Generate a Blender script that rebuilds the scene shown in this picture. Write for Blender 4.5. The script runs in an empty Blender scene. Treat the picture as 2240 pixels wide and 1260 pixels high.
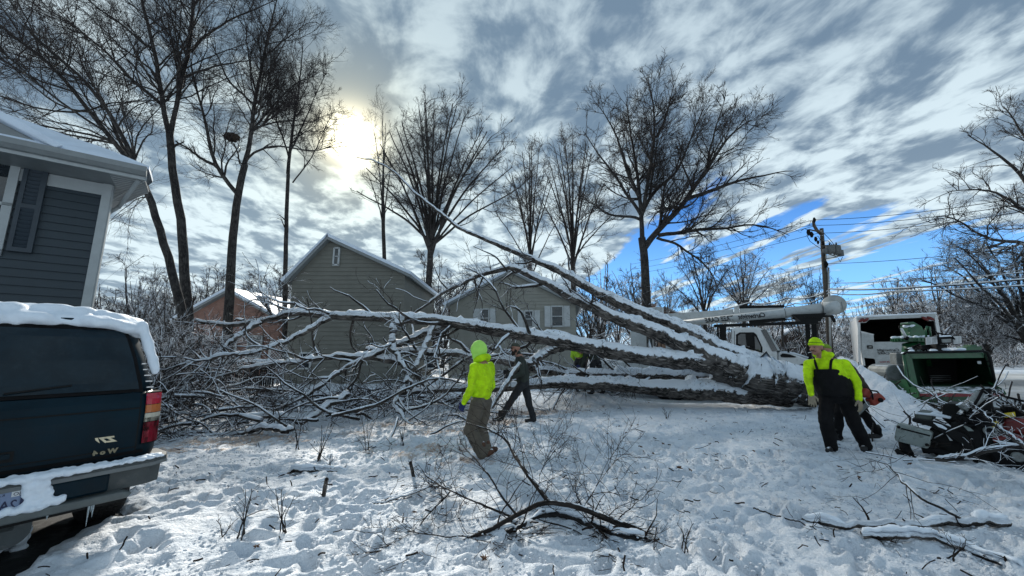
import bpy, bmesh, math, random
import numpy as np
from mathutils import Vector, Matrix, Euler, noise as mnoise
R=math.radians; PI=math.pi
rng=np.random.default_rng(7); random.seed(7)
S=bpy.context.scene; C=S.collection
# ------------------------------------------------------------------ camera, sky, sun, exposure
CAMZ=1.60; F=850.0; PITCH=math.atan(145/850.0)
cam=bpy.data.cameras.new('camera'); cam.lens=F/2240*36; cam.sensor_width=36; cam.clip_end=3000; cam.clip_start=0.05
camo=bpy.data.objects.new('camera',cam); C.objects.link(camo); camo.location=(0,0,CAMZ); camo.rotation_euler=(PI/2+PITCH,0,0); S.camera=camo
S.view_settings.view_transform='Standard'; S.view_settings.look='None'; S.view_settings.exposure=0.50; S.view_settings.gamma=1; S.view_settings.use_curve_mapping=False
SUNDIR=Vector((-.412,.919,.548)).normalized()
W=bpy.data.worlds.new('World'); S.world=W; W.use_nodes=True
nt=W.node_tree; nt.nodes.clear()
class NG:
    def __init__(s,nt): s.nt=nt
    def n(s,t,**k):
        o=s.nt.nodes.new(t)
        for a,b in k.items(): setattr(o,a,b)
        return o
    def put(s,v,sock):
        if isinstance(v,bpy.types.NodeSocket): s.nt.links.new(v,sock)
        elif v is not None:
            try: sock.default_value=v
            except Exception: sock.default_value=(v[0],v[1],v[2],1) if hasattr(v,'__len__') else (v,v,v)
    def m(s,op,a,b=None,c=None,clamp=False):
        o=s.n('ShaderNodeMath',operation=op,use_clamp=clamp); s.put(a,o.inputs[0])
        if b is not None: s.put(b,o.inputs[1])
        if c is not None: s.put(c,o.inputs[2])
        return o.outputs[0]
    def vm(s,op,a,b=None):
        o=s.n('ShaderNodeVectorMath',operation=op); s.put(a,o.inputs[0])
        if b is not None: s.put(b,o.inputs[1])
        return o.outputs['Value'] if op in('DOT_PRODUCT','LENGTH','DISTANCE') else o.outputs[0]
    def mix(s,f,a,b,bt='MIX'):
        o=s.n('ShaderNodeMix',data_type='RGBA',blend_type=bt); s.put(f,o.inputs[0])
        s.put(a if isinstance(a,bpy.types.NodeSocket) else (*a[:3],1),o.inputs[6]); s.put(b if isinstance(b,bpy.types.NodeSocket) else (*b[:3],1),o.inputs[7]); return o.outputs[2]
    def noise(s,vec,scale=5,detail=4,rough=.55,dist=0,out=0):
        o=s.n('ShaderNodeTexNoise'); s.put(vec,o.inputs['Vector']) if vec is not None else None
        o.inputs['Scale'].default_value=scale; o.inputs['Detail'].default_value=detail; o.inputs['Roughness'].default_value=rough; o.inputs['Distortion'].default_value=dist
        return o.outputs[out]
    def mr(s,v,a,b,c=0,d=1,smooth=True):
        o=s.n('ShaderNodeMapRange'); o.interpolation_type='SMOOTHSTEP' if smooth else 'LINEAR'; s.put(v,o.inputs[0])
        for i,x in enumerate((a,b,c,d)): s.put(x,o.inputs[1+i])
        return o.outputs[0]
    def comb(s,x,y,z=0):
        o=s.n('ShaderNodeCombineXYZ'); s.put(x,o.inputs[0]); s.put(y,o.inputs[1]); s.put(z,o.inputs[2]); return o.outputs[0]
    def sep(s,v):
        o=s.n('ShaderNodeSeparateXYZ'); s.put(v,o.inputs[0]); return o.outputs
    def scale(s,c,k):
        o=s.n('ShaderNodeVectorMath',operation='SCALE'); s.put(c,o.inputs[0]); s.put(k,o.inputs[3]); return o.outputs[0]
def build_world():
    g=NG(nt); out=g.n('ShaderNodeOutputWorld'); bg=g.n('ShaderNodeBackground'); bg.inputs[1].default_value=SKYK
    sky=g.n('ShaderNodeTexSky',sky_type='NISHITA'); sky.sun_disc=False
    sky.sun_elevation=math.asin(SUNDIR.z); sky.sun_rotation=math.atan2(SUNDIR.x,SUNDIR.y); sky.altitude=200; sky.air_density=1; sky.dust_density=.6; sky.ozone_density=2.0
    d=g.n('ShaderNodeTexCoord').outputs['Generated']; x,y,z=g.sep(d)
    zc=g.m('ADD',g.m('MAXIMUM',z,0.0),.10)
    u=g.m('DIVIDE',x,zc); v=g.m('DIVIDE',y,zc)
    al=g.m('SUBTRACT',g.m('MULTIPLY',v,.99),g.m('MULTIPLY',u,.14)); ac=g.m('ADD',g.m('MULTIPLY',u,.99),g.m('MULTIPLY',v,.14))
    P1=g.comb(ac,g.m('MULTIPLY',al,.42),1.7)
    warp=g.noise(P1,1.1,2,.5,0,1)
    P1w=g.vm('ADD',P1,g.scale(warp,.55))
    big=g.noise(P1w,1.15,7,.56,.25)
    fine=g.noise(g.vm('ADD',g.comb(ac,g.m('MULTIPLY',al,.75),6.3),g.scale(warp,.28)),6.6,5,.56,.25)
    dark=g.noise(g.vm('ADD',g.comb(ac,g.m('MULTIPLY',al,.55),3.1),g.scale(warp,.6)),2.3,6,.55,.4)
    # where the layer opens to blue: low, to the right of the streak axis
    open_=g.m('MULTIPLY',g.mr(al,1.20,1.9),g.mr(ac,.75,1.5))
    band=g.noise(g.comb(g.m('MULTIPLY',ac,3.4),g.m('MULTIPLY',al,.30),9.2),1.3,6,.55,.2)
    cov=g.m('ADD',g.m('MULTIPLY',big,.72),g.m('MULTIPLY',fine,.28))
    cov=g.m('SUBTRACT',cov,g.m('MULTIPLY',open_,g.m('ADD',.10,g.m('MULTIPLY',g.m('SUBTRACT',.62,band),1.5))))
    dens=g.mr(cov,.23,.35)
    sun=g.m('MAXIMUM',g.vm('DOT_PRODUCT',g.vm('NORMALIZE',d),tuple(SUNDIR)),0.0)
    glow_w=g.m('POWER',sun,10.0); glow_m=g.m('POWER',sun,90.0); glow_t=g.m('POWER',sun,700.0)
    low=g.mr(z,.50,.10)
    shade=g.mr(g.m('ADD',g.m('MULTIPLY',dark,.38),g.m('MULTIPLY',fine,.62)),.42,.60)
    shade=g.m('ADD',shade,g.m('MULTIPLY',low,.20),clamp=True)
    shade=g.m('MULTIPLY',shade,g.mr(z,.75,.25,.62,1.0),clamp=True)
    cc=g.mix(shade,(1.0,1.5,2.1),(4.2,5.05,5.5))
    gl=g.m('ADD',g.m('MULTIPLY',glow_w,.14),g.m('MULTIPLY',glow_m,.28))
    cc=g.vm('MULTIPLY',cc,g.comb(g.m('ADD',1,g.m('MULTIPLY',gl,1.0)),g.m('ADD',1,g.m('MULTIPLY',gl,.86)),g.m('ADD',1,g.m('MULTIPLY',gl,.45))))
    cc=g.vm('ADD',cc,g.scale((26,23.5,17),glow_t)) if False else cc
    gcol=g.n('ShaderNodeVectorMath',operation='SCALE'); gcol.inputs[0].default_value=(14,12.2,8); g.put(glow_t,gcol.inputs[3])
    gc2=g.n('ShaderNodeVectorMath',operation='SCALE'); gc2.inputs[0].default_value=(1.7,1.25,.35); g.put(glow_m,gc2.inputs[3])
    cc=g.vm('ADD',g.vm('ADD',cc,gcol.outputs[0]),gc2.outputs[0])
    blue=g.vm('MULTIPLY',sky.outputs[0],(.30,.72,1.25))
    bl2=g.mix(g.mr(z,.02,.42),(2.3,5.0,8.4),(.22,1.0,3.4))
    blue=g.mix(.75,blue,bl2)
    col=g.mix(dens,blue,cc)
    # haze line
    col=g.mix(g.mr(z,.09,-.02),col,(5.4,6.3,7.0))
    nt.links.new(col,bg.inputs[0]); nt.links.new(bg.outputs[0],out.inputs[0])
SKYK=.125
build_world()
sun=bpy.data.lights.new('sun','SUN'); sun.energy=3.5; sun.angle=R(5); sun.color=(1,.95,.86)
suno=bpy.data.objects.new('sun',sun); C.objects.link(suno); suno.rotation_euler=(-SUNDIR).to_track_quat('-Z','Y').to_euler(); suno.location=(-20,40,30)
# ------------------------------------------------------------------ helpers
def ray(px,py):
    a=(px-1120)/F; b=(630-py)/F; cp,sp=math.cos(PITCH),math.sin(PITCH)
    return Vector((a,cp-b*sp,sp+b*cp))
def at(px,py,d): r=ray(px,py); return Vector((0,0,CAMZ))+r*(d/r.y)           # a sight at a given distance
def gnd(px,py,z=0.05): r=ray(px,py); return Vector((0,0,CAMZ))+r*((z-CAMZ)/r.z)
MATS={}
def bump(g,p,h,strength=.4,dist=.02):
    b=g.n('ShaderNodeBump'); b.inputs['Strength'].default_value=strength; b.inputs['Distance'].default_value=dist; g.put(h,b.inputs['Height'])
    g.nt.links.new(b.outputs[0],p.inputs['Normal']); return b
def mat(name,col,rough=.6,metal=0,var=.15,scale=6,bmp=0,bscale=40,coat=0,dirt=None,spec=.5,snow=0,alpha=None,trans=0,emit=None):
    if name in MATS: return MATS[name]
    m=bpy.data.materials.new(name); m.use_nodes=True; g=NG(m.node_tree); p=m.node_tree.nodes['Principled BSDF']
    tc=g.n('ShaderNodeTexCoord').outputs['Object']
    n=g.noise(tc,scale,5,.6)
    c=g.mix(g.mr(n,.3,.7),tuple(max(0,v*(1-var)) for v in col),tuple(min(1,v*(1+var)) for v in col))
    if dirt:
        n2=g.noise(tc,scale*2.3,6,.7); c=g.mix(g.mr(n2,.5,.72,0,dirt[1]),c,dirt[0])
    if snow:
        geo=g.n('ShaderNodeNewGeometry'); nz=g.sep(geo.outputs['Normal'])[2]
        k=g.m('ADD',nz,g.m('MULTIPLY',g.m('SUBTRACT',g.noise(geo.outputs['Position'],9,5,.65),.5),1.6))
        f=g.mr(k,1-snow,1-snow+.18); c=g.mix(f,c,(.82,.87,.93))
    g.put(c,p.inputs['Base Color']); p.inputs['Roughness'].default_value=rough; p.inputs['Metallic'].default_value=metal
    p.inputs['Specular IOR Level'].default_value=spec
    if coat: p.inputs['Coat Weight'].default_value=coat
    if trans: p.inputs['Transmission Weight'].default_value=trans
    if bmp: bump(g,p,g.noise(tc,bscale,5,.65),bmp,.01)
    MATS[name]=m; return m
def bark_mat(name,col,col2,snow=.0,scale=1.0,b=.9,dist=.03):
    m=bpy.data.materials.new(name); m.use_nodes=True; g=NG(m.node_tree); p=m.node_tree.nodes['Principled BSDF']
    geo=g.n('ShaderNodeNewGeometry'); uv=g.n('ShaderNodeUVMap').outputs[0]; pos=geo.outputs['Position']
    ux,uy,_=g.sep(uv)
    bk=g.noise(g.comb(g.m('MULTIPLY',ux,7*scale),g.m('MULTIPLY',uy,1.1*scale),0),2.2,6,.65,.6)
    ridge=g.m('ABSOLUTE',g.m('SUBTRACT',bk,.5)); ridge=g.mr(ridge,0,.12)
    c=g.mix(ridge,col,col2); c=g.mix(g.mr(g.noise(pos,3,4,.6),.42,.7,0,.5),c,tuple(v*1.5 for v in col2))
    h=ridge
    if snow:
        nz=g.sep(geo.outputs['Normal'])[2]
        k=g.m('ADD',nz,g.m('MULTIPLY',g.m('SUBTRACT',g.noise(pos,7,6,.7),.5),1.3))
        f=g.mr(k,1-snow,1-snow+.15); c=g.mix(f,c,(.80,.86,.93)); h=g.m('ADD',g.m('MULTIPLY',h,g.m('SUBTRACT',1.0,g.m('MULTIPLY',f,.85))),g.m('MULTIPLY',f,.9))
    g.put(c,p.inputs['Base Color']); p.inputs['Roughness'].default_value=.85; p.inputs['Specular IOR Level'].default_value=.2
    if b: bump(g,p,h,b,dist)
    MATS[name]=m; return m
def twig_mat(name,col,snow=0.0,sc=3.0):
    m=bpy.data.materials.new(name); m.use_nodes=True; g=NG(m.node_tree); p=m.node_tree.nodes['Principled BSDF']
    geo=g.n('ShaderNodeNewGeometry'); c=g.mix(g.noise(geo.outputs['Position'],2,3,.5),tuple(v*.7 for v in col),tuple(v*1.3 for v in col))
    if snow:
        nz=g.sep(geo.outputs['True Normal'])[2]
        k=g.m('ADD',nz,g.m('MULTIPLY',g.m('SUBTRACT',g.noise(geo.outputs['Position'],sc,4,.6),.5),1.2))
        c=g.mix(g.mr(k,1-snow,1-snow+.2),c,(.80,.85,.92))
    g.put(c,p.inputs['Base Color']); p.inputs['Roughness'].default_value=.9; p.inputs['Specular IOR Level'].default_value=.15
    MATS[name]=m; return m
def tag(o,label=None,cat=None,group=None,kind=None):
    if label: o['label']=label
    if cat: o['category']=cat
    if group: o['group']=group
    if kind: o['kind']=kind
    return o
def link(name,me,parent=None,m=None,smooth=False,bevel=0):
    if m is not None:
        me.materials.clear()
        for q in (m if isinstance(m,(list,tuple)) else [m]): me.materials.append(q)
    if smooth: me.polygons.foreach_set('use_smooth',[True]*len(me.polygons))
    o=bpy.data.objects.new(name,me); C.objects.link(o)
    if parent is not None: o.parent=parent
    if bevel:
        b=o.modifiers.new('bevel','BEVEL'); b.width=bevel; b.segments=2; b.limit_method='ANGLE'; b.angle_limit=R(40)
    return o
def own(o):
    o['kind']='stuff'; return o
def empty(name,loc=(0,0,0),rz=0,label=None,cat=None,group=None):
    o=bpy.data.objects.new(name,None); C.objects.link(o); o.location=loc; o.rotation_euler=(0,0,rz); o.empty_display_size=.2; return tag(o,label,cat,group)
def copy_tree(o,parent=None):
    c=o.copy(); C.objects.link(c); c.parent=parent
    for ch in [q for q in o.children if q.name in S.objects]: copy_tree(ch,c)
    return c
class MB:
    def __init__(s): s.v=[]; s.f=[]; s.mi=[]; s.uv=[]
    def add(s,vs,fs,mi=0,M=None):
        b=len(s.v)
        s.v+= [tuple(M@Vector(p)) if M is not None else tuple(p) for p in vs]
        s.f+= [tuple(i+b for i in f) for f in fs]; s.mi+=[mi]*len(fs); return s
    def box(s,c,sz,mi=0,rot=None,taper=None):
        x,y,z=[q/2 for q in sz]; t=taper or (1,1)
        vs=[(-x,-y,-z),(x,-y,-z),(x,y,-z),(-x,y,-z),(-x*t[0],-y*t[1],z),(x*t[0],-y*t[1],z),(x*t[0],y*t[1],z),(-x*t[0],y*t[1],z)]
        M=Matrix.Translation(c)
        if rot is not None: M=M@(Euler(rot).to_matrix().to_4x4())
        return s.add(vs,[(0,3,2,1),(4,5,6,7),(0,1,5,4),(1,2,6,5),(2,3,7,6),(3,0,4,7)],mi,M)
    def tube(s,pts,r,n=8,mi=0,cap=True,squash=None):
        pts=[Vector(p) for p in pts]; K=len(pts); rs=r if hasattr(r,'__len__') else [r]*K
        b=[]; prev=None
        for i,p in enumerate(pts):
            t=(pts[min(i+1,K-1)]-pts[max(i-1,0)]); 
            if t.length<1e-9: t=Vector((0,0,1))
            t.normalize()
            if prev is None: a=t.orthogonal().normalized()
            else:
                a=prev-t*prev.dot(t)
                a=a.normalized() if a.length>1e-6 else t.orthogonal().normalized()
            prev=a; c=t.cross(a)
            for k in range(n):
                q=2*PI*k/n; b.append(p+(a*math.cos(q)+c*math.sin(q))*rs[i])
        fs=[(i*n+k,i*n+(k+1)%n,(i+1)*n+(k+1)%n,(i+1)*n+k) for i in range(K-1) for k in range(n)]
        if cap: fs+=[tuple(range(n))[::-1],tuple((K-1)*n+k for k in range(n))]
        return s.add(b,fs,mi)
    def cyl(s,p0,p1,r0,r1=None,n=16,mi=0): return s.tube([p0,p1],[r0,r0 if r1 is None else r1],n,mi)
    def prism(s,poly,ax,a,b,mi=0,M=None):
        # poly: 2d points; ax: axis of extrusion 0/1/2; order of the other two is cyclic-preserving
        def P(q,h): return {0:(h,q[0],q[1]),1:(q[0],h,q[1]),2:(q[0],q[1],h)}[ax]
        n=len(poly); vs=[P(q,a) for q in poly]+[P(q,b) for q in poly]
        fs=[tuple(range(n))[::-1],tuple(range(n,2*n))]+[(i,(i+1)%n,n+(i+1)%n,n+i) for i in range(n)]
        return s.add(vs,fs,mi,M)
    def ring(s,sections,mi=0,cap=True):
        n=len(sections[0]); K=len(sections); vs=[p for q in sections for p in q]
        fs=[(i*n+k,i*n+(k+1)%n,(i+1)*n+(k+1)%n,(i+1)*n+k) for i in range(K-1) for k in range(n)]
        if cap: fs+=[tuple(range(n))[::-1],tuple((K-1)*n+k for k in range(n))]
        return s.add(vs,fs,mi)
    def ell(s,c,r,n=12,m=8,mi=0,rot=None):
        vs=[];fs=[]
        for i in range(m+1):
            th=PI*i/m
            for k in range(n):
                ph=2*PI*k/n; vs.append((r[0]*math.sin(th)*math.cos(ph),r[1]*math.sin(th)*math.sin(ph),-r[2]*math.cos(th)))
        for i in range(m):
            for k in range(n): fs.append((i*n+k,i*n+(k+1)%n,(i+1)*n+(k+1)%n,(i+1)*n+k))
        M=Matrix.Translation(c)
        if rot is not None: M=M@Euler(rot).to_matrix().to_4x4()
        return s.add(vs,fs,mi,M)
    def cap(s,p0,r0,p1,r1,n=10):
        p0=Vector(p0);p1=Vector(p1); d=(p1-p0); L=d.length or 1e-6; d=d/L
        pts=[];rs=[]
        for a in (-90,-50,-20): pts.append(p0+d*r0*math.sin(R(a))); rs.append(max(r0*math.cos(R(a)),1e-4))
        for a in (20,50,90): pts.append(p1+d*r1*math.sin(R(a))); rs.append(max(r1*math.cos(R(a)),1e-4))
        return s.tube(pts,rs,n)
    def mesh(s,name):
        me=bpy.data.meshes.new(name); me.from_pydata(s.v,[],s.f); me.polygons.foreach_set('material_index',s.mi); me.update(); return me
    def obj(s,name,m,parent=None,smooth=False,bevel=0,fix=True):
        me=s.mesh(name)
        if fix:
            bm=bmesh.new(); bm.from_mesh(me); bmesh.ops.recalc_face_normals(bm,faces=bm.faces); bm.to_mesh(me); bm.free()
        return link(name,me,parent,m,smooth,bevel)
def remesh(mb,voxel,smooth=3,wr=0,wscale=12,seed=0,dec=None):
    me=mb.mesh('tmp'); o=bpy.data.objects.new('tmp',me); C.objects.link(o)
    r=o.modifiers.new('r','REMESH'); r.mode='VOXEL'; r.voxel_size=voxel
    if smooth: q=o.modifiers.new('s','SMOOTH'); q.iterations=smooth; q.factor=.6
    dg=bpy.context.evaluated_depsgraph_get(); me2=bpy.data.meshes.new_from_object(o.evaluated_get(dg))
    bpy.data.objects.remove(o); bpy.data.meshes.remove(me)
    if wr:
        n=len(me2.vertices); co=np.empty(n*3); me2.vertices.foreach_get('co',co); co=co.reshape(-1,3)
        nr=np.empty(n*3); me2.vertices.foreach_get('normal',nr); nr=nr.reshape(-1,3)
        h=fbm3(co*wscale+seed*7.3,3)-.5
        me2.vertices.foreach_set('co',(co+nr*(h*2*wr)[:,None]).ravel()); me2.update()
    return me2
def text_mesh(txt,size,mirror=True,depth=.004,shear=0,bold=0,align='CENTER'):
    cu=bpy.data.curves.new('t','FONT'); cu.body=txt; cu.size=size; cu.extrude=depth; cu.align_x=align; cu.align_y='CENTER'; cu.shear=shear; cu.offset=bold; cu.resolution_u=2
    o=bpy.data.objects.new('t',cu); C.objects.link(o); dg=bpy.context.evaluated_depsgraph_get(); me=bpy.data.meshes.new_from_object(o.evaluated_get(dg))
    bpy.data.objects.remove(o); bpy.data.curves.remove(cu)
    if mirror:
        me.transform(Matrix.Diagonal((-1,1,1,1))); me.flip_normals()
    return me
# noise on arrays
def _h(ix,iy,iz,seed):
    n=(ix.astype(np.int64)*374761393+iy.astype(np.int64)*668265263+iz.astype(np.int64)*2147483647+seed*974711)&0xffffffff
    n=((n^(n>>13))*1274126177)&0xffffffff; n=(n^(n>>16))&0xffffffff
    return n/4294967295.0
def vnoise2(x,y,seed=0):
    ix=np.floor(x);iy=np.floor(y);fx=x-ix;fy=y-iy;fx=fx*fx*(3-2*fx);fy=fy*fy*(3-2*fy);z=np.zeros_like(ix)
    a=_h(ix,iy,z,seed);b=_h(ix+1,iy,z,seed);c=_h(ix,iy+1,z,seed);d=_h(ix+1,iy+1,z,seed)
    return (a*(1-fx)+b*fx)*(1-fy)+(c*(1-fx)+d*fx)*fy
def fbm2(x,y,o=5,seed=0,g=.5):
    s=0;a=1;t=0
    for i in range(o): s=s+a*vnoise2(x*2**i+i*17.3,y*2**i-i*9.1,seed+i); t+=a; a*=g
    return s/t
def vnoise3(p,seed=0):
    i=np.floor(p); f=p-i; f=f*f*(3-2*f); r=0
    for dx in (0,1):
        for dy in (0,1):
            for dz in (0,1):
                w=(f[:,0] if dx else 1-f[:,0])*(f[:,1] if dy else 1-f[:,1])*(f[:,2] if dz else 1-f[:,2])
                r=r+w*_h(i[:,0]+dx,i[:,1]+dy,i[:,2]+dz,seed)
    return r
def fbm3(p,o=3,seed=0):
    s=0;a=1;t=0
    for i in range(o): s=s+a*vnoise3(p*2**i+i*11.7,seed+i); t+=a; a*=.5
    return s/t
# ------------------------------------------------------------------ tubes in bulk
def tubes(name,sets,m,parent=None,uv=False,smooth=True):
    """sets: list of (P[N,K,3], R[N,K], sides)"""
    V=[];FQ=[];base=0;UV=[]
    for P,Rr,n in sets:
        if len(P)==0: continue
        N,K,_=P.shape
        T=np.empty_like(P); T[:,1:-1]=P[:,2:]-P[:,:-2]; T[:,0]=P[:,1]-P[:,0]; T[:,-1]=P[:,-1]-P[:,-2]
        T/=np.linalg.norm(T,axis=2,keepdims=True)+1e-9
        up=np.zeros_like(T); up[...,2]=1; mx=np.abs(T[:,:,2]).mean(axis=1)>.8; up[mx]=(1,0,0)
        A=np.cross(T,up); A/=np.linalg.norm(A,axis=2,keepdims=True)+1e-9; B=np.cross(A,T)
        ang=2*PI*np.arange(n)/n
        ring=P[:,:,None,:]+Rr[:,:,None,None]*(A[:,:,None,:]*np.cos(ang)[None,None,:,None]+B[:,:,None,:]*np.sin(ang)[None,None,:,None])
        V.append(ring.reshape(-1,3))
        i=np.arange(K-1)[:,None]*n; k=np.arange(n)[None,:]; k2=(k+1)%n
        q=np.stack([i+k,i+k2,i+n+k2,i+n+k],axis=2).reshape(-1,4)
        f=(q[None]+(np.arange(N)*K*n)[:,None,None]+base).reshape(-1,4); FQ.append(f); base+=N*K*n
        if uv:
            L=np.concatenate([np.zeros((N,1)),np.cumsum(np.linalg.norm(P[:,1:]-P[:,:-1],axis=2),axis=1)],axis=1)
            cu=np.stack([np.broadcast_to(k,(K-1,n)),np.broadcast_to(k+1,(K-1,n)),np.broadcast_to(k+1,(K-1,n)),np.broadcast_to(k,(K-1,n))],axis=2).reshape(-1,4)/n
            ci=np.stack([np.broadcast_to(np.arange(K-1)[:,None],(K-1,n))]*2+[np.broadcast_to(np.arange(1,K)[:,None],(K-1,n))]*2,axis=2).reshape(-1,4)
            rm=Rr.mean(axis=1)*6.28
            UV.append(np.stack([cu[None]*rm[:,None,None],L[:,ci]],axis=3).reshape(-1,2))
    V=np.concatenate(V).astype(np.float32);FQ=np.concatenate(FQ).astype(np.int32)
    me=bpy.data.meshes.new(name); me.vertices.add(len(V)); me.vertices.foreach_set('co',V.ravel())
    me.loops.add(FQ.size); me.loops.foreach_set('vertex_index',FQ.ravel()); me.polygons.add(len(FQ)); me.polygons.foreach_set('loop_start',np.arange(0,FQ.size,4,dtype=np.int32))
    if uv:
        u=me.uv_layers.new(name='uv'); u.data.foreach_set('uv',np.concatenate(UV).astype(np.float32).ravel())
    me.update(calc_edges=True)
    return link(name,me,parent,m,smooth)
def resample(pts,K,jit=0,rg=rng):
    P=np.array([tuple(p) for p in pts],float); 
    d=np.r_[0,np.cumsum(np.linalg.norm(np.diff(P,axis=0),axis=1))]; t=np.linspace(0,d[-1],K)
    # catmull-ish: linear then smooth
    Q=np.stack([np.interp(t,d,P[:,i]) for i in range(3)],axis=1)
    for _ in range(2):
        Q[1:-1]=(Q[:-2]+2*Q[1:-1]+Q[2:])/4
    if jit:
        j=rg.normal(0,jit,(K,3)); j[1:-1]=(j[:-2]+j[1:-1]+j[2:])/3; j[0]=0; Q=Q+j
    return Q,d[-1]
def spawn(P,Rr,L,num,lenr,ang,K,rg,trop=0.0,rr=.55,tmin=.2,tmax=1.0,curl=.12,minr=.004,lmin=.1,flat=0,grav=0.0,pw=1.0,endr=.25):
    """children of a batch of branches; returns P,R,L"""
    N,Kp,_=P.shape; w=L/L.sum(); idx=rg.choice(N,size=num,p=w)
    t=tmin+(tmax-tmin)*rg.random(num)**pw; ft=t*(Kp-1); i0=np.minimum(ft.astype(int),Kp-2); fr=(ft-i0)[:,None]
    p=P[idx,i0]*(1-fr)+P[idx,i0+1]*fr; T=P[idx,i0+1]-P[idx,i0]; T/=np.linalg.norm(T,axis=1,keepdims=True)+1e-9
    r=(Rr[idx,i0]*(1-fr[:,0])+Rr[idx,i0+1]*fr[:,0])*rr*rg.uniform(.6,1.05,num)
    v=rg.normal(0,1,(num,3)); v-=T*(v*T).sum(1,keepdims=True)
    if flat: v[:,2]*=(1-flat)
    v/=np.linalg.norm(v,axis=1,keepdims=True)+1e-9
    a=np.radians(rg.uniform(ang[0],ang[1],num))[:,None]; D=T*np.cos(a)+v*np.sin(a)
    ln=np.maximum(L[idx]*lenr*rg.uniform(.5,1.15,num)*(1.1-.5*(t-tmin)/(max(tmax-tmin,1e-6))),lmin)
    out=np.empty((num,K,3)); out[:,0]=p; st=(ln/(K-1))[:,None]
    for k in range(1,K):
        D=D+rg.normal(0,curl,(num,3)); D[:,2]+=trop-grav*k/K; D/=np.linalg.norm(D,axis=1,keepdims=True); out[:,k]=out[:,k-1]+D*st
    r=np.maximum(r,minr); ts=np.linspace(1,endr,K)[None,:]; R2=np.maximum(r[:,None]*ts,minr*.6)
    return out,R2,ln
def limbset(limbs,K,jit,rg):
    P=[];Rr=[];L=[]
    for pts,r0,r1 in limbs:
        q,l=resample(pts,K,jit,rg); P.append(q); L.append(l); Rr.append(np.linspace(r0,r1,K))
    return np.array(P),np.array(Rr),np.array(L)
# ------------------------------------------------------------------ ground
CREST=np.array([(9.2,11.2,1.2),(8.7,10.4,1.50),(8.55,9.7,1.28),(8.6,9.1,.92),(8.6,8.4,.48),(8.1,7.6,.18),(7.5,6.8,.0)])
DLIM=[-1.2,-1.1,-.9,-.6,.05,.5]
def smooth(a,b,x): t=np.clip((x-a)/(b-a),0,1); return t*t*(3-2*t)
SX=Vector((.53,.848,0)); SY=Vector((-.848,.53,0)); SO=Vector((-3.80,2.93,0))+SX*.07
def drive_mask(x,y):
    # the bare drive under the parked car, in the car's own frame
    dx=x-SO.x; dy=y-SO.y; u=dx*SX.x+dy*SX.y; v=dx*SY.x+dy*SY.y
    e=fbm2(x*2.2,y*2.2,4,55)-.5; e2=fbm2(x*9,y*9,3,56)-.5
    lim=np.interp(u,[-2.5,-1.6,-.9,-.3,.3,.8],DLIM)
    return smooth(1.12,.90,u+e*.25+e2*.12)*smooth(-.14,.12,v-lim+e*.30+e2*.22)
def road_mask(x,y):
    e=(fbm2(x*.7,y*.7,3,77)-.5)*.8
    near=7.4+(np.maximum(x,8)-8.5)*.10
    right=smooth(-.3,.3,x-9.05+np.clip(y-10,0,2.5)*-.5+np.clip(y-10,0,2.0)*.9+e*.4)*smooth(-.3,.3,y-near+e)*smooth(.8,-.8,y-(39+np.clip(x-20,0,60)*-.05)+e)
    left=smooth(-.4,.4,y-13.1+e)*smooth(.4,-.4,y-18.6+e)*smooth(-.5,.5,x-2.5)
    return np.maximum(right,left)
def base_h(x,y):
    h=.05+.10*(fbm2(x*.35,y*.35,3,3)-.5)
    # bank along the kerb
    best=np.full(np.shape(x),-9.)
    for (a,b) in zip(CREST[:-1],CREST[1:]):
        ab=b[:2]-a[:2]; L2=(ab**2).sum(); t=np.clip(((x-a[0])*ab[0]+(y-a[1])*ab[1])/L2,0,1)
        qx=x-(a[0]+ab[0]*t); qy=y-(a[1]+ab[1]*t); d=np.hypot(qx,qy); side=qx*(-ab[1])+qy*ab[0]  # >0 right of the crest when it runs toward the camera
        z=a[2]+(b[2]-a[2])*t; t0=smooth(9.8,7.2,a[1]+(b[1]-a[1])*t); w=np.where(side>0,.32,.45+.8*t0); best=np.maximum(best,z*np.exp(-(d/w)**2)+.0)
    h=h+np.maximum(best,0)+.34*np.exp(-((x-2.5)/1.3)**2-((y-13.0)/1.1)**2)
    far=smooth(40,75,y); h=h+far*(.1+np.clip(y-70,0,120)*.03*(.6+.4*fbm2(x*.02,y*.02,2,5)))
    h=h+smooth(-9,-30,x)*.0
    return h
def GZ(x,y):
    a=np.array([float(x)]);b=np.array([float(y)]); r=road_mask(a,b)[0]
    return float(base_h(a,b)[0]*(1-r)+(-.2)*r)
def grade(lo,dl,hi,ext,gr=1.09):
    c=list(np.arange(lo,hi,dl)); s=dl; v=c[-1]
    while v<ext[1]: s*=gr; v+=s; c.append(v)
    s=dl; v=lo; pre=[]
    while v>ext[0]: s*=gr; v-=s; pre.append(v)
    return np.array(pre[::-1]+c)
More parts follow.
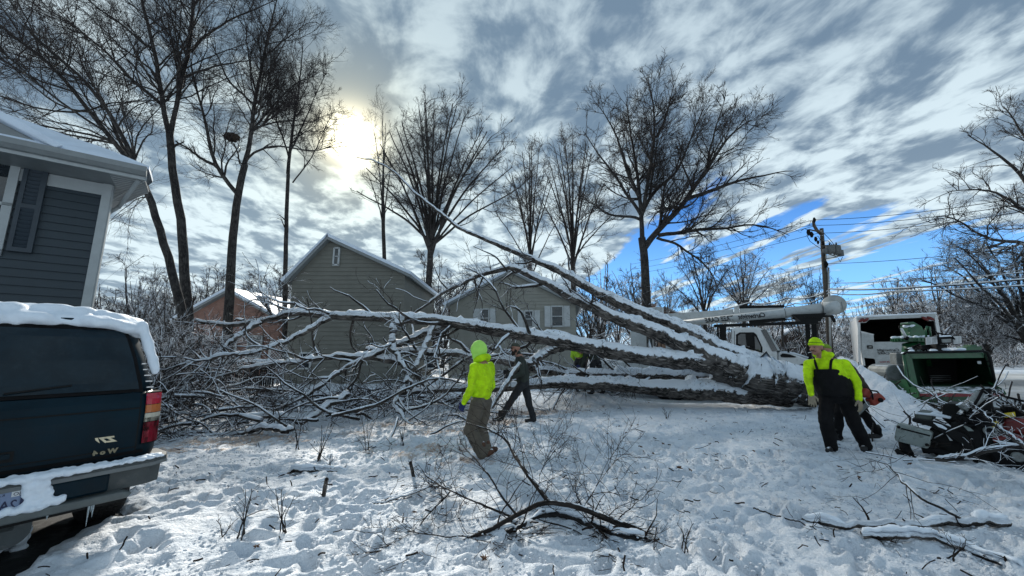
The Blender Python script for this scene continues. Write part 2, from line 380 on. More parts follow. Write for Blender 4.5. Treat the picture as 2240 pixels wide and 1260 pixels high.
def ground():
    xs=grade(-5.5,.030,7.5,(-500,500),1.045)
    ys=np.array(list(grade(1.6,.022,5.2,(-60,5.3),1.16))+[]) 
    v=ys[-1]; s=.022; ext=[]
    while v<900: s=max(s*1.022,.022); s=min(s,.05+max(v-9,0)*.05); v+=s; ext.append(v)
    ys=np.r_[ys,ext]
    X,Y=np.meshgrid(xs,ys); h=base_h(X,Y)
    nearw=smooth(30,10,Y)*smooth(40,12,np.abs(X))
    yard=nearw
    # trampled, cloddy snow
    cl=fbm2(X*2.3,Y*2.3,5,11,.58); cl2=fbm2(X*8,Y*8,4,12,.6); cl3=np.abs(fbm2(X*4.7,Y*4.7,3,14,.55)-.5)
    rough=.55+.9*smooth(.35,.7,fbm2(X*.5,Y*.5,2,21))
    cl4=np.abs(fbm2(X*13,Y*13,4,15,.6)-.5); cl5=fbm2(X*22,Y*22,3,16,.6)
    h=h+yard*rough*((cl-.5)*.10+(cl2-.5)*.065-cl3*.10-cl4*.055+(cl5-.5)*.022)+yard*.035
    # foot prints
    fp=[]
    for k in range(900):
        y=1.8+9.5*random.random()**1.2; x=random.uniform(-.95,1.0)*(y*.95+.8)+.6; fp.append((x,y,random.uniform(0,PI),random.uniform(.035,.08)))
    for (cx,cy) in ((3.2,6.1),(4.4,5.9),(2.2,6.6),(1.3,7.2),(-.2,6.0),(.3,5.5)):
        for k in range(14): fp.append((cx+random.gauss(0,.5),cy+random.gauss(0,.5),random.uniform(0,PI),.07))
    for x,y,a,dp in fp:
        i0,i1=np.searchsorted(xs,[x-.45,x+.45]); j0,j1=np.searchsorted(ys,[y-.45,y+.45])
        if i1<=i0 or j1<=j0: continue
        xx=X[j0:j1,i0:i1]-x; yy=Y[j0:j1,i0:i1]-y; u=xx*math.cos(a)+yy*math.sin(a); v=-xx*math.sin(a)+yy*math.cos(a)
        q=np.sqrt((u/.15)**2+(v/.065)**2); h[j0:j1,i0:i1]+= -dp*smooth(1.15,.75,q)+dp*.30*np.exp(-((q-1.45)/.35)**2)
    dm=drive_mask(X,Y); rm=road_mask(X,Y)
    h=h*(1-dm)+(-.05)*dm; h=h+.035*np.exp(-((dm-.35)/.2)**2)*(dm>.02)
    h=h*(1-rm)+(-.32)*rm
    nx,ny=len(xs),len(ys)
    V=np.stack([X,Y,h],axis=2).reshape(-1,3).astype(np.float32)
    i=np.arange(nx-1)[None,:];j=np.arange(ny-1)[:,None]*nx
    Q=np.stack([i+j,i+j+1,i+j+nx+1,i+j+nx],axis=2).reshape(-1,4).astype(np.int32)
    me=bpy.data.meshes.new('snow_ground'); me.vertices.add(len(V)); me.vertices.foreach_set('co',V.ravel()); me.loops.add(Q.size); me.loops.foreach_set('vertex_index',Q.ravel())
    me.polygons.add(len(Q)); me.polygons.foreach_set('loop_start',np.arange(0,Q.size,4,dtype=np.int32)); me.update(calc_edges=True)
    # soil, sawdust and trampled dirt that lies in the snow
    col=np.zeros((ny,nx,4),np.float32); col[...,3]=1
    n1=fbm2(X*3,Y*3,5,31,.6); n2=fbm2(X*14,Y*14,4,33,.65)
    sd=np.zeros_like(X)
    for px,py,sx,sy,k in ((560,962,.9,.40,1.1),(480,972,.9,.25,.9),(620,945,.5,.3,.8),(880,930,.9,.35,.8),(975,945,.7,.3,1.0),(930,985,.9,.35,.7),(1180,905,1.2,.5,.75),(400,985,.8,.25,.8),(1100,925,.9,.4,.55),(780,950,.6,.3,.5),(1020,1015,.5,.25,.4)):
        g_=gnd(px,py); sd=np.maximum(sd,k*np.exp(-((X-g_.x)/sx)**2-((Y-g_.y)/sy)**2))
    sdm=smooth(.34,.72,sd*.75+(n1-.5)*1.1+(n2-.5)*1.0+.12*(sd>.15))*(sd>.05)
    lf=np.zeros_like(X)
    for px,py,sx,sy,k in ((1200,900,.9,.3,1),(1290,895,.7,.2,.8),(710,1035,.35,.12,.6),(1980,900,.5,.4,.8)):
        g_=gnd(px,py); lf=np.maximum(lf,k*np.exp(-((X-g_.x)/sx)**2-((Y-g_.y)/sy)**2))
    lfm=smooth(.52,.62,lf*.4+n2*.62-.1)*(lf>.1)
    # kerb-side brush and soil showing on the road side of the bank
    bk=np.zeros_like(X)
    for (a,b) in zip(CREST[1:-1],CREST[2:]):
        ab=b[:2]-a[:2]; t=np.clip(((X-a[0])*ab[0]+(Y-a[1])*ab[1])/(ab**2).sum(),0,1); qx=X-(a[0]+ab[0]*t); qy=Y-(a[1]+ab[1]*t); side=(qx*(-ab[1])+qy*ab[0])/np.linalg.norm(ab)
        bk=np.maximum(bk,np.exp(-((side-.42)/.27)**2)*np.exp(-(np.minimum(np.abs(np.hypot(qx,qy)-np.abs(side)),9)/.4)**2))
    bkm=smooth(.38,.62,bk*.7+(n1-.5)*.7+(n2-.5)*.8)
    edge=np.exp(-((dm-.5)/.35)**2)*(dm>.05)*smooth(.35,.65,n1)*.7
    col[...,0]=np.clip(sdm,0,1); col[...,1]=np.clip(lfm+bkm,0,1); col[...,2]=np.clip(edge+.5*rm,0,1)
    ca=me.color_attributes.new('stain','FLOAT_COLOR','POINT'); ca.data.foreach_set('color',col.reshape(-1))
    m=bpy.data.materials.new('snow'); m.use_nodes=True; g=NG(m.node_tree); p=m.node_tree.nodes['Principled BSDF']
    at_=g.n('ShaderNodeAttribute',attribute_name='stain').outputs['Color']; r_,g2,b_=g.sep(at_)
    pos=g.n('ShaderNodeNewGeometry').outputs['Position']
    nA=g.noise(pos,2.2,5,.6); nB=g.noise(pos,30,5,.7); nC=g.noise(pos,9,6,.65)
    c=g.mix(g.mr(nA,.35,.65),(.70,.77,.85),(.82,.86,.91)); c=g.mix(g.mr(nC,.53,.70,0,.35),c,(.50,.59,.69))
    c=g.mix(g.m('MULTIPLY',r_,g.mr(nB,.25,.6,.25,.85)),c,(.40,.25,.15))
    c=g.mix(g.m('MULTIPLY',g2,g.mr(nB,.3,.55,.4,1)),c,(.045,.035,.03))
    c=g.mix(g.m('MULTIPLY',b_,.75),c,(.22,.22,.21))
    g.put(c,p.inputs['Base Color']); p.inputs['Roughness'].default_value=.55; p.inputs['Specular IOR Level'].default_value=.3
    hh=g.m('ADD',g.m('MULTIPLY',nC,.7),g.m('MULTIPLY',nB,.35)); bump(g,p,hh,1.0,.06)
    link('snow_ground',me,None,m,True)['kind']='structure'; MATS['snow_ground']=m
ground()
def sheet(name,poly,z,m,cell=1.0):
    bm=bmesh.new(); vs=[bm.verts.new((p[0],p[1],z)) for p in poly]; bm.faces.new(vs); me=bpy.data.meshes.new(name); bm.to_mesh(me); bm.free()
    o=link(name,me,None,m); o['kind']='structure'; return o
# wet drive under the parked car
m=bpy.data.materials.new('wet_drive'); m.use_nodes=True; g=NG(m.node_tree); p=m.node_tree.nodes['Principled BSDF']; pos=g.n('ShaderNodeNewGeometry').outputs['Position']
c=g.mix(g.mr(g.noise(pos,1.8,6,.65),.35,.65),(.008,.010,.011),(.024,.027,.029)); c=g.mix(g.mr(g.noise(pos,6,6,.7),.58,.72),c,(.14,.145,.145)); g.put(c,p.inputs['Base Color'])
g.put(g.mr(g.noise(pos,3,4,.6),.4,.6,.5,.9),p.inputs['Roughness']); p.inputs['Specular IOR Level'].default_value=.25; bump(g,p,g.noise(pos,45,5,.7),.3,.01)
cs=[SO+SX*a+SY*b for a,b in ((-2.5,-.75),(1.55,-1.2),(1.55,6.5),(-2.5,6.5))]
sheet('driveway',cs,0.0,m)
m=bpy.data.materials.new('road'); m.use_nodes=True; g=NG(m.node_tree); p=m.node_tree.nodes['Principled BSDF']; pos=g.n('ShaderNodeNewGeometry').outputs['Position']
x_,y_,z_=g.sep(pos)
n1=g.noise(g.comb(g.m('MULTIPLY',x_,.12),g.m('MULTIPLY',y_,.6),0),1.5,5,.6)
wetb=g.mr(g.m('ABSOLUTE',g.m('SUBTRACT',g.m('SUBTRACT',y_,g.m('MULTIPLY',x_,-.05)),27.0)),2.2,4.2,1,0)
c=g.mix(g.mr(n1,.35,.65),(.30,.31,.31),(.50,.52,.53)); c=g.mix(wetb,c,(.11,.12,.125)); c=g.mix(g.mr(g.noise(pos,3,6,.7),.5,.7,0,.45),c,(.62,.66,.70)); g.put(c,p.inputs['Base Color'])
p.inputs['Roughness'].default_value=.55; bump(g,p,g.noise(pos,25,5,.7),.4,.015)
sheet('road',[(1,12.5),(7.2,12.5),(8.4,9.6),(8.3,6.9),(15,7.2),(90,14),(90,42),(8,42),(7.5,19.5),(1,19.5)],-.2,m)
# ------------------------------------------------------------------ trees
DARK=bark_mat('dark_bark',(.018,.016,.017),(.075,.07,.066),0,1.0,.8)
DARKS=bark_mat('dark_bark_snowed',(.018,.016,.017),(.075,.07,.066),.16,1.0,.8)
TW=twig_mat('bare_twigs',(.035,.030,.030)); TWS=twig_mat('bare_twigs_snowed',(.036,.031,.031),.42); TWH=twig_mat('snow_laden_twigs',(.048,.043,.041),.95,4.0); TWM=twig_mat('frosted_twigs',(.050,.044,.041),.70,2.0)
LB=bark_mat('log_bark',(.014,.012,.011),(.26,.235,.215),1.0,1.3,1.0,.05)
TREEGRP='bare trees round the yard'
def pl(pts):  # pixel sights with a distance each -> world polyline
    return [at(x,y,d) for x,y,d in pts]
def tree(label,trunk,limbs,spec,seed,mt=DARK,mw=TW,group=TREEGRP,name='bare_tree',K0=14,cat='tree'):
    rg=np.random.default_rng(seed); base=trunk[0][0]
    root=empty(name,base,0,label,cat,group); off=np.array(base)
    TP,TR,TL=limbset([trunk],K0,.04,rg)
    tubes('trunk',[(TP-off,TR,12)],mt,root,uv=True)
    P,Rr,L=limbset(limbs,K0,.06,rg) if limbs else (TP[:0],TR[:0],TL[:0])
    sets=[(P-off,Rr,9)]
    srcP=np.concatenate([P,TP]);srcR=np.concatenate([Rr,TR]);srcL=np.concatenate([L,TL*.04])
    first=True
    for s in spec:
        s=dict(s); n=s.pop('n'); sides=s.pop('sides'); all_=s.pop('all',False)
        q,r,l=spawn(srcP,srcR,srcL,n,rg=rg,**s)
        sets.append((q-off,r,sides))
        if first or all_: srcP,srcR,srcL=(q,r,l) if q.shape[1]!=srcP.shape[1] else (q,r,l)
        else: srcP,srcR,srcL=q,r,l
        first=False
    # thick limbs carry bark, thin ones the twig colour
    tubes('crown',sets[:2],mt,root,uv=True); own(tubes('crown_twigs',sets[2:],mw,root,smooth=False))
    return root
def bigspec(n1,n2,n3,n4,len1=.45,trop=.05,mr=(.018,.010,.0065,.0045),ang=(22,60)):
    return [dict(n=n1,sides=6,lenr=len1,ang=ang,K=9,trop=trop,rr=.55,tmin=.12,minr=mr[0],curl=.13,lmin=.8),
            dict(n=n2,sides=5,lenr=.52,ang=(22,58),K=7,trop=trop*.8,rr=.6,tmin=.15,minr=mr[1],curl=.15,lmin=.5),
            dict(n=n3,sides=4,lenr=.58,ang=(20,55),K=5,trop=trop*.6,rr=.65,tmin=.12,minr=mr[2],curl=.16,lmin=.30),
            dict(n=n4,sides=3,lenr=.62,ang=(18,50),K=4,trop=trop*.5,rr=.7,tmin=.10,minr=mr[3],curl=.15,lmin=.22)]
# left group: a many-stemmed maple behind the corner of the blue house
dA=19
tree('tall many-stemmed bare maple rising just behind the blue house roof',
 (pl([(410,800,dA),(412,690,dA),(400,511,dA),(377,369,dA),(372,300,dA)]),.24,.16),
 [(pl([(372,302,dA),(352,227,dA),(345,140,dA-.5),(325,60,dA-.8),(300,-60,dA-1)]),.13,.05),
  (pl([(372,302,dA),(395,200,dA+.3),(418,110,dA+.5),(422,-20,dA+.8),(425,-120,dA+1)]),.12,.05),
  (pl([(352,227,dA),(288,176,dA+.5),(237,115,dA+1),(163,54,dA+1.2),(90,10,dA+1.5)]),.09,.025),
  (pl([(418,115,dA+.4),(470,60,dA+.2),(540,30,dA),(610,0,dA)]),.07,.02),
  (pl([(405,168,dA+.3),(430,155,dA),(480,143,dA-.5),(560,133,dA-1)]),.07,.02),
  (pl([(330,105,dA-.5),(260,50,dA-1),(200,5,dA-1.5),(150,-40,dA-2)]),.07,.02)],
 bigspec(130,900,4200,9500,.42,.05,(.018,.010,.0066,.0048)),101,DARKS,TW)
tree('leaning bare tree whose long grey limbs reach over the snowy roof to the top left',
 (pl([(408,800,dA-2),(400,690,dA-2),(355,520,dA-2),(310,385,dA-2)]),.19,.13),
 [(pl([(310,385,dA-2),(225,270,dA-2),(120,150,dA-1.7),(0,55,dA-1.4),(-60,0,dA-1)]),.11,.04),
  (pl([(340,470,dA-2),(290,330,dA-2.4),(240,240,dA-2.6),(190,180,dA-2.8),(115,118,dA-3),(60,60,dA-3)]),.11,.035),
  (pl([(345,480,dA-2),(305,360,dA-1.5),(262,330,dA-1.3),(250,250,dA-1),(205,190,dA-.8),(165,110,dA-.5)]),.10,.03),
  (pl([(300,372,dA-2),(250,340,dA-2.6),(200,335,dA-3),(150,300,dA-3.4),(95,290,dA-3.7)]),.06,.02),
  (pl([(200,245,dA-2),(130,230,dA-2),(60,180,dA-2),(0,110,dA-2)]),.05,.015)],
 bigspec(110,780,3600,8500,.43,.03,(.018,.010,.0066,.0048)),102,DARKS,TW)
dB=21
TREEB=tree('bare tree holding a big snow-capped leaf nest left of the sun',
 (pl([(498,800,dB),(500,690,dB),(503,600,dB),(515,449,dB),(535,358,dB)]),.25,.17),
 [(pl([(535,358,dB),(550,300,dB),(558,210,dB),(575,130,dB),(590,60,dB),(605,-10,dB)]),.13,.03),
  (pl([(535,358,dB),(560,325,dB-.3),(620,320,dB-.8),(690,330,dB-1.2),(725,322,dB-1.4)]),.07,.02),
  (pl([(550,290,dB),(600,225,dB+.6),(650,180,dB+1),(700,160,dB+1.4)]),.07,.015),
  (pl([(520,425,dB),(475,366,dB-.5),(460,340,dB-.7),(458,305,dB-.8),(441,244,dB-1),(430,190,dB-1),(415,120,dB-1)]),.12,.02),
  (pl([(475,366,dB-.5),(424,335,dB-1),(383,308,dB-1.2)]),.09,.04),
  (pl([(556,230,dB),(500,180,dB-.5),(470,120,dB-1),(455,60,dB-1.2)]),.07,.012),
  (pl([(574,135,dB),(620,90,dB),(660,60,dB),(690,45,dB)]),.05,.012),
  (pl([(530,370,dB),(520,330,dB-.2),(508,309,dB-.3)]),.05,.03)],
 bigspec(120,800,3700,8500,.40,.05,(.018,.010,.0068,.005)),103,DARKS,TW)
tree('small bare tree standing nearest to the left of the sun',
 (pl([(622,800,25),(622,690,25),(626,450,25),(630,380,25)]),.16,.11),
 [(pl([(630,380,25),(634,320,25),(645,250,25),(655,170,25),(662,90,25)]),.12,.02),(pl([(632,340,25),(665,270,25),(690,210,25),(712,160,25)]),.06,.015),
  (pl([(632,345,25),(605,270,25),(590,210,25.5),(585,150,26)]),.06,.015),(pl([(640,400,25),(680,350,25),(705,300,25),(725,250,25)]),.05,.015)],
 bigspec(90,600,2600,6000,.38,.05,(.018,.011,.008,.007)),104,DARK,TW)
# nest
def nest():
    c=at(507,300,dB-.3); r=empty('leaf_nest',c,0,'big ragged leaf nest topped with snow in the tree left of the sun','nest')
    rg=np.random.default_rng(5); n=520; P=np.empty((n,3,3)); u=rg.normal(0,1,(n,3)); u/=np.linalg.norm(u,axis=1,keepdims=True); c0=u*np.array([.40,.34,.22])*rg.uniform(.3,1.0,(n,1)); d=rg.normal(0,1,(n,3)); d/=np.linalg.norm(d,axis=1,keepdims=True)
    for k in range(3): P[:,k]=c0+d*(k-1)*.11+rg.normal(0,.015,(n,3))
    tubes('twigs',[(P,np.full((n,3),.012),3)],mat('nest_brown',(.045,.03,.022),.9),r)['kind']='stuff'
    b=MB(); 
    for k in range(60):
        q=rg.normal(0,1,3); q/=np.linalg.norm(q); q=q*(.36,.30,.17); b.ell(q,(.10,.10,.03),6,4,0,tuple(rg.uniform(0,6,3)))
    b.obj('leaves',mat('nest_brown',(.045,.03,.022),.9),r)['kind']='stuff'
    s=MB()
    for k in range(26): q=rg.uniform(-1,1,2); s.ell((q[0]*.28,q[1]*.22,.17+.05*(1-abs(q[0]))),(.10,.10,.05),8,5)
    link('snow_cap',remesh(s,.03,3,.01),r,SNOW,True)
SNOWB=None
SNOW=mat('loose_snow',(.76,.83,.91),.6,0,.05,5,.6,25,spec=.3)
def littered():
    m=bpy.data.materials.new('bark_littered_snow'); m.use_nodes=True; g=NG(m.node_tree); p=m.node_tree.nodes['Principled BSDF']; pos=g.n('ShaderNodeNewGeometry').outputs['Position']
    c=g.mix(g.mr(g.noise(pos,4,4,.6),.3,.7),(.66,.74,.83),(.80,.86,.92)); c=g.mix(g.mr(g.noise(pos,19,3,.6),.60,.67,0,.9),c,(.07,.06,.055)); c=g.mix(g.mr(g.noise(pos,5.5,6,.75),.60,.68,0,.8),c,(.10,.085,.075))
    g.put(c,p.inputs['Base Color']); p.inputs['Roughness'].default_value=.7; bump(g,p,g.noise(pos,22,5,.65),.7,.02); return m
SNOWB=littered()
nest()
# trees behind the middle: fan-shaped crowns
def fan(label,base,dist,top,spread,nst,seed,r=.22,spec=None,mw=TW,mt=DARK,lean=0,fork=.35,group=TREEGRP,name='bare_tree',low=0):
    rg=np.random.default_rng(seed*7+1); bx,by=base
    zb=0
    T0=at(bx,by,dist); fy=by+(top[1]-by)*fork
    trunk=(pl([(bx,by,dist),(bx+(top[0]-bx)*fork*.5,(by+fy)/2,dist),(bx+(top[0]-bx)*fork,fy,dist)]),r,r*.75); fx=bx+(top[0]-bx)*fork
    limbs=[]
    for k in range(nst):
        q=(k+.5)/nst*2-1+rg.uniform(-.12,.12); a=abs(q)
        ex=top[0]+q*spread; ey=top[1]+(by-top[1])*(.04+.36*a**2.0)+rg.uniform(-6,6); dd=rg.uniform(-1,1)*.10*dist
        s0=rg.uniform(0,.5)*(1-a)+low*a*0; sx=fx; sy=fy+rg.uniform(0,.35)*(by-fy)*a
        limbs.append((pl([(sx,sy,dist),(sx+(ex-sx)*.28,sy+(ey-sy)*.38,dist+dd*.3),(sx+(ex-sx)*.62,sy+(ey-sy)*.7,dist+dd*.7),(ex,ey,dist+dd)]),r*.42*rg.uniform(.7,1.1),r*.11))
    return tree(label,trunk,limbs,spec,seed,mt,mw,group,name)
mr3=(.03,.020,.014,.011)
fan('broad bare oak with fanned crown just right of the bright sun',(930,760),42,(962,198),185,19,201,.42,bigspec(150,1100,4800,8000,.34,.05,mr3),fork=.42)
fan('thin pale bare tree seen against the sun glow',(845,760),50,(833,225),34,5,202,.3,bigspec(30,150,600,1300,.34,.08,(.02,.013,.010,.008)),mw=TWM,fork=.6)
fan('lower bare tree with upright twigs left of the great oak',(1160,760),52,(1160,300),75,10,203,.35,bigspec(80,420,1800,3600,.38,.06,mr3),fork=.45)
fan('rounded bare tree close against the left side of the great oak',(1255,760),50,(1252,270),90,12,204,.4,bigspec(80,480,2000,4200,.38,.05,mr3),fork=.42)
# the great oak
dO=31
tree('tallest bare oak of the background with a wide rounded crown and heavy side limbs',
 (pl([(1424,770,dO),(1418,700,dO),(1412,600,dO),(1405,520,dO)]),.40,.30),
 [(pl([(1405,525,dO),(1400,450,dO),(1395,380,dO+.5),(1380,300,dO+1),(1372,220,dO+1)]),.20,.04),
  (pl([(1402,480,dO),(1425,370,dO-.5),(1432,300,dO-.7),(1428,230,dO-.7),(1420,170,dO-.7)]),.17,.03),
  (pl([(1408,545,dO),(1440,505,dO-.5),(1490,448,dO-1),(1530,400,dO-1.5),(1565,340,dO-2),(1600,290,dO-2),(1640,262,dO-2)]),.27,.04),
  (pl([(1505,435,dO-1),(1545,420,dO-1.5),(1600,398,dO-2),(1660,385,dO-2.5),(1735,372,dO-3)]),.17,.025),
  (pl([(1440,515,dO-.5),(1500,505,dO-1),(1580,502,dO-2),(1640,490,dO-2.6),(1700,500,dO-3),(1725,515,dO-3)]),.17,.025),
  (pl([(1404,470,dO),(1430,415,dO+1),(1480,385,dO+1.5),(1500,330,dO+2),(1530,260,dO+2),(1545,215,dO+2)]),.17,.025),
  (pl([(1398,430,dO),(1370,370,dO),(1350,300,dO+.5),(1325,250,dO+1),(1305,225,dO+1)]),.17,.025),
  (pl([(1402,470,dO),(1360,410,dO-1),(1320,350,dO-1.6),(1290,310,dO-2),(1275,285,dO-2)]),.15,.02),
  (pl([(1436,300,dO-.7),(1460,250,dO),(1470,205,dO),(1480,170,dO)]),.12,.02),
  (pl([(1540,385,dO-1.5),(1560,300,dO-1),(1575,250,dO-1),(1585,215,dO-1)]),.12,.02),
  (pl([(1436,520,dO-.6),(1480,535,dO-1),(1520,560,dO-1.5),(1560,600,dO-2),(1580,650,dO-2.5)]),.12,.02),
  (pl([(1400,480,dO),(1330,470,dO+1),(1290,440,dO+1),(1250,450,dO+1)]),.13,.02),
  (pl([(1480,452,dO-1),(1455,455,dO-2),(1430,470,dO-3),(1415,500,dO-3.5)]),.10,.02)],
 bigspec(260,1900,8500,15000,.36,.04,(.026,.016,.011,.0085)),105,DARKS,TW,K0=16)
# right-hand tree reaching in from the frame's edge
dR=22
tree('large bare tree reaching in from the right edge above the power lines',
 (pl([(2330,800,dR),(2320,700,dR),(2310,600,dR),(2300,500,dR)]),.42,.32),
 [(pl([(2300,560,dR),(2240,528,dR-.5),(2170,530,dR-1),(2120,505,dR-1.3),(2075,470,dR-1.5),(2040,475,dR-1.6)]),.13,.02),
  (pl([(2300,520,dR),(2240,455,dR-.5),(2190,425,dR-1),(2150,415,dR-1.2),(2080,420,dR-1.4)]),.12,.018),
  (pl([(2300,480,dR),(2240,385,dR),(2200,350,dR),(2160,320,dR),(2120,292,dR)]),.15,.02),
  (pl([(2300,470,dR),(2270,350,dR),(2240,290,dR),(2210,250,dR),(2200,230,dR)]),.15,.02),
  (pl([(2300,590,dR),(2250,560,dR-1),(2200,548,dR-1.5),(2130,560,dR-2)]),.08,.015),
  (pl([(2300,500,dR),(2330,380,dR),(2340,260,dR),(2350,160,dR)]),.2,.04)],
 bigspec(90,520,2200,4500,.36,.02,(.022,.013,.009,.007)),106,DARKS,TWS)
# ------------------------------------------------------------------ woods beyond the street
mrF=(.03,.022,.017,.013)
def proto(seed,H,mw,n=(26,130,560,1400),nst=7,spread=.42):
    rg=np.random.default_rng(seed); root=empty('frosted_tree',(0,0,0))
    trunk=([(0,0,-.3),(.05*H*rg.normal(),.03*H*rg.normal(),H*.3)],.022*H,.015*H)
    tp=np.array(trunk[0][-1]); limbs=[]
    for k in range(nst):
        a=2*PI*k/nst+rg.uniform(-.4,.4); rr=rg.uniform(.2,1)*spread*H; zt=H*(1-.45*(rr/(spread*H))**2*rg.uniform(.6,1.2))
        s=tp*rg.uniform(.55,1); e=np.array((math.cos(a)*rr,math.sin(a)*rr,zt)); mdl=s+(e-s)*.45+np.array((0,0,-.02*H)); limbs.append(([s,s+(mdl-s)*.5+(0,0,.02*H),mdl,e],.010*H,.002*H))
    TP,TR,TL=limbset([trunk],6,.05,rg); tubes('trunk',[(TP,TR,7)],TWM,root)
    P,Rr,L=limbset(limbs,12,.10,rg); sets=[(P,Rr,5)]; src=(P,Rr,L)
    for s_,nn in zip(bigspec(*n,.42,.03,mrF),n):
        s_=dict(s_); s_.pop('n'); sides=s_.pop('sides'); q=spawn(*src,nn,rg=rg,**s_); sets.append((q[0],q[1],3)); src=q
    tubes('crown',sets,mw,root,smooth=False); return root
protos=[proto(300+i,11,TWM if i%2 else TWH,nst=6+i) for i in range(5)]
used=set()
rg=np.random.default_rng(44); k=0
for x in np.arange(-62,100,2.9):
    for row in range(3 if x>12 else 2):
        y=46+row*11+rg.uniform(-4,4)+max(0,x-30)*.15; xx=x*(1+row*.12)+rg.uniform(-1.5,1.5)
        px=1120+850*xx/y
        if 1650<px<2110 and row==0 and rg.random()<.35: continue
        i=k%5; k+=1
        o=protos[i] if i not in used else copy_tree(protos[i]); used.add(i)
        o.location=(xx,y,GZ(xx,y)); o.rotation_euler=(0,0,rg.uniform(0,6.28)); s=rg.uniform(.78,1.12)*(1.0 if px>1900 else .82 if px>1400 else 1.12); o.scale=(s*1.1,s*1.1,s)
        sec=('far left behind the blue house','behind the brick house and picket fence','behind the tan gabled house','behind the shuttered house and upper limbs','behind the bucket truck boom','behind the utility pole and chip truck','behind the street tree at the right edge')[int(np.clip((px-100)//330,0,6))]; tag(o,('front-row','middle-row','back-row')[row]+' snow-frosted tree '+sec,'tree','frosted trees of the wood')
# undergrowth closing the foot of the wood
def thicket(name,label,n,xr,yr,h,m,seed,r=.018,K=4,sp=.5,zoff=0,cat=None,L=(1.0,3.2)):
    rg=np.random.default_rng(seed); x=rg.uniform(*xr,n); y=rg.uniform(*yr,n); z=np.abs(rg.normal(0,h*.45,n)); z=np.minimum(z,h)
    P=np.empty((n,K,3)); P[:,0]=np.stack([x,y,z+zoff],1); D=rg.normal(0,sp,(n,3)); D[:,2]=np.abs(D[:,2])+.35; D/=np.linalg.norm(D,axis=1,keepdims=True); l=rg.uniform(*L,n)[:,None]/(K-1)
    for k in range(1,K): D=D+rg.normal(0,.22,(n,3)); D/=np.linalg.norm(D,axis=1,keepdims=True); P[:,k]=P[:,k-1]+D*l
    o=tubes(name,[(P,np.linspace(1,.45,K)[None,:]*rg.uniform(.6,1.4,n)[:,None]*r,3)],m,None,smooth=False); o['kind']='stuff'
    if label: o['label']=label; o['category']=cat or name.replace('_',' ')
    return o
thicket('undergrowth','tangled snow-frosted undergrowth at the foot of the wood',15000,(-70,75),(52,80),4.2,TWM,9,.028)
thicket('undergrowth','snowy scrub and thin saplings on the far side of the right-hand street',5200,(22,75),(44,56),3.0,TWH,10,.022)
# single trees that stand in front of the wood
fan('vase-shaped sapling tree directly behind the utility pole',(1790,760),40,(1775,570),70,9,401,.13,bigspec(40,200,700,1500,.35,.09,(.018,.013,.010,.008)),mw=TW,fork=.28,group='single trees in front of the wood')
fan('thin bare tree left of the utility pole against the blue sky',(1712,760),42,(1712,590),40,6,402,.12,bigspec(30,150,500,1000,.4,.03,(.018,.013,.010,.008)),mw=TWM,fork=.45,group='single trees in front of the wood')
fan('bushy dark tree over the white boom, left of the small thin one',(1625,760),40,(1630,545),85,10,403,.2,bigspec(70,380,1500,3000,.45,.0,(.022,.015,.011,.009)),mw=TWM,fork=.38,group='single trees in front of the wood')
fan('crooked bare tree over the boom lettering with drooping frosted twigs',(1545,760),38,(1530,540),75,9,404,.2,bigspec(60,330,1300,2600,.45,-.01,(.022,.015,.011,.009)),mw=TWS,fork=.38,group='single trees in front of the wood')
fan('slim young tree just right of the great oak trunk',(1460,760),44,(1462,590),38,6,405,.12,bigspec(40,200,700,1400,.38,.05,(.018,.013,.010,.008)),mw=TWM,fork=.35,group='single trees in front of the wood')
fan('umbrella-shaped snowy street tree behind the right end of the green hopper',(2167,838),19,(2150,672),92,10,406,.12,bigspec(60,360,1500,3000,.45,.01,(.013,.010,.007,.0055)),mw=TWH,mt=DARKS,fork=.42,group='single trees in front of the wood')
fan('wide snow-lined tree at the right edge beside the street',(2262,800),17,(2190,520),190,13,407,.2,bigspec(90,560,2400,4500,.45,.0,(.014,.010,.007,.0055)),mw=TWH,mt=DARKS,fork=.25,group='single trees in front of the wood')
fan('round-headed frosted tree low on the skyline right of the pole',(1965,760),48,(1960,600),60,8,408,.2,bigspec(60,330,1200,2600,.4,.0,(.022,.015,.012,.010)),mw=TWM,fork=.3,group='single trees in front of the wood')
# snow-bent shrubs beside the parked car
def shrub(label,px,d,w,h,n,seed,m=TWH,grp='snow-bent shrubs behind the parked car'):
    b=at(px,700,d); b.z=GZ(b.x,b.y); root=empty('snowy_shrub',b,0,label,'shrub',grp); rg=np.random.default_rng(seed); limbs=[]
    for k in range(n):
        a=rg.uniform(0,6.28); q=rg.uniform(.2,1)*w; s=(rg.normal(0,.15),rg.normal(0,.15),0); hh=h*rg.uniform(.6,1.1)
        limbs.append(([s,(math.cos(a)*q*.35,math.sin(a)*q*.35,hh*.6),(math.cos(a)*q*.8,math.sin(a)*q*.8,hh),(math.cos(a)*q*1.25,math.sin(a)*q*1.25,hh*.78)],.022,.006))
    P,Rr,L=limbset(limbs,9,.04,rg); q1=spawn(P,Rr,L,n*9,.42,(20,65),6,rg,trop=-.02,minr=.007,curl=.2); q2=spawn(*q1,n*34,.5,(20,65),4,rg,minr=.0055,lmin=.2)
    tubes('stems',[(P,Rr,6)],DARKS,root,uv=True); own(tubes('twigs',[(q1[0],q1[1],4),(q2[0],q2[1],3)],m,root,smooth=False))
shrub('dense snow-bent shrub just right of the parked car roof',372,9.0,1.2,2.0,26,501)
shrub('loose snowy shrub behind the dense one, further from the car',430,11.5,1.4,2.2,26,502)
shrub('low snowy shrub filling the gap by the brick house',330,13,1.5,2.6,24,503)
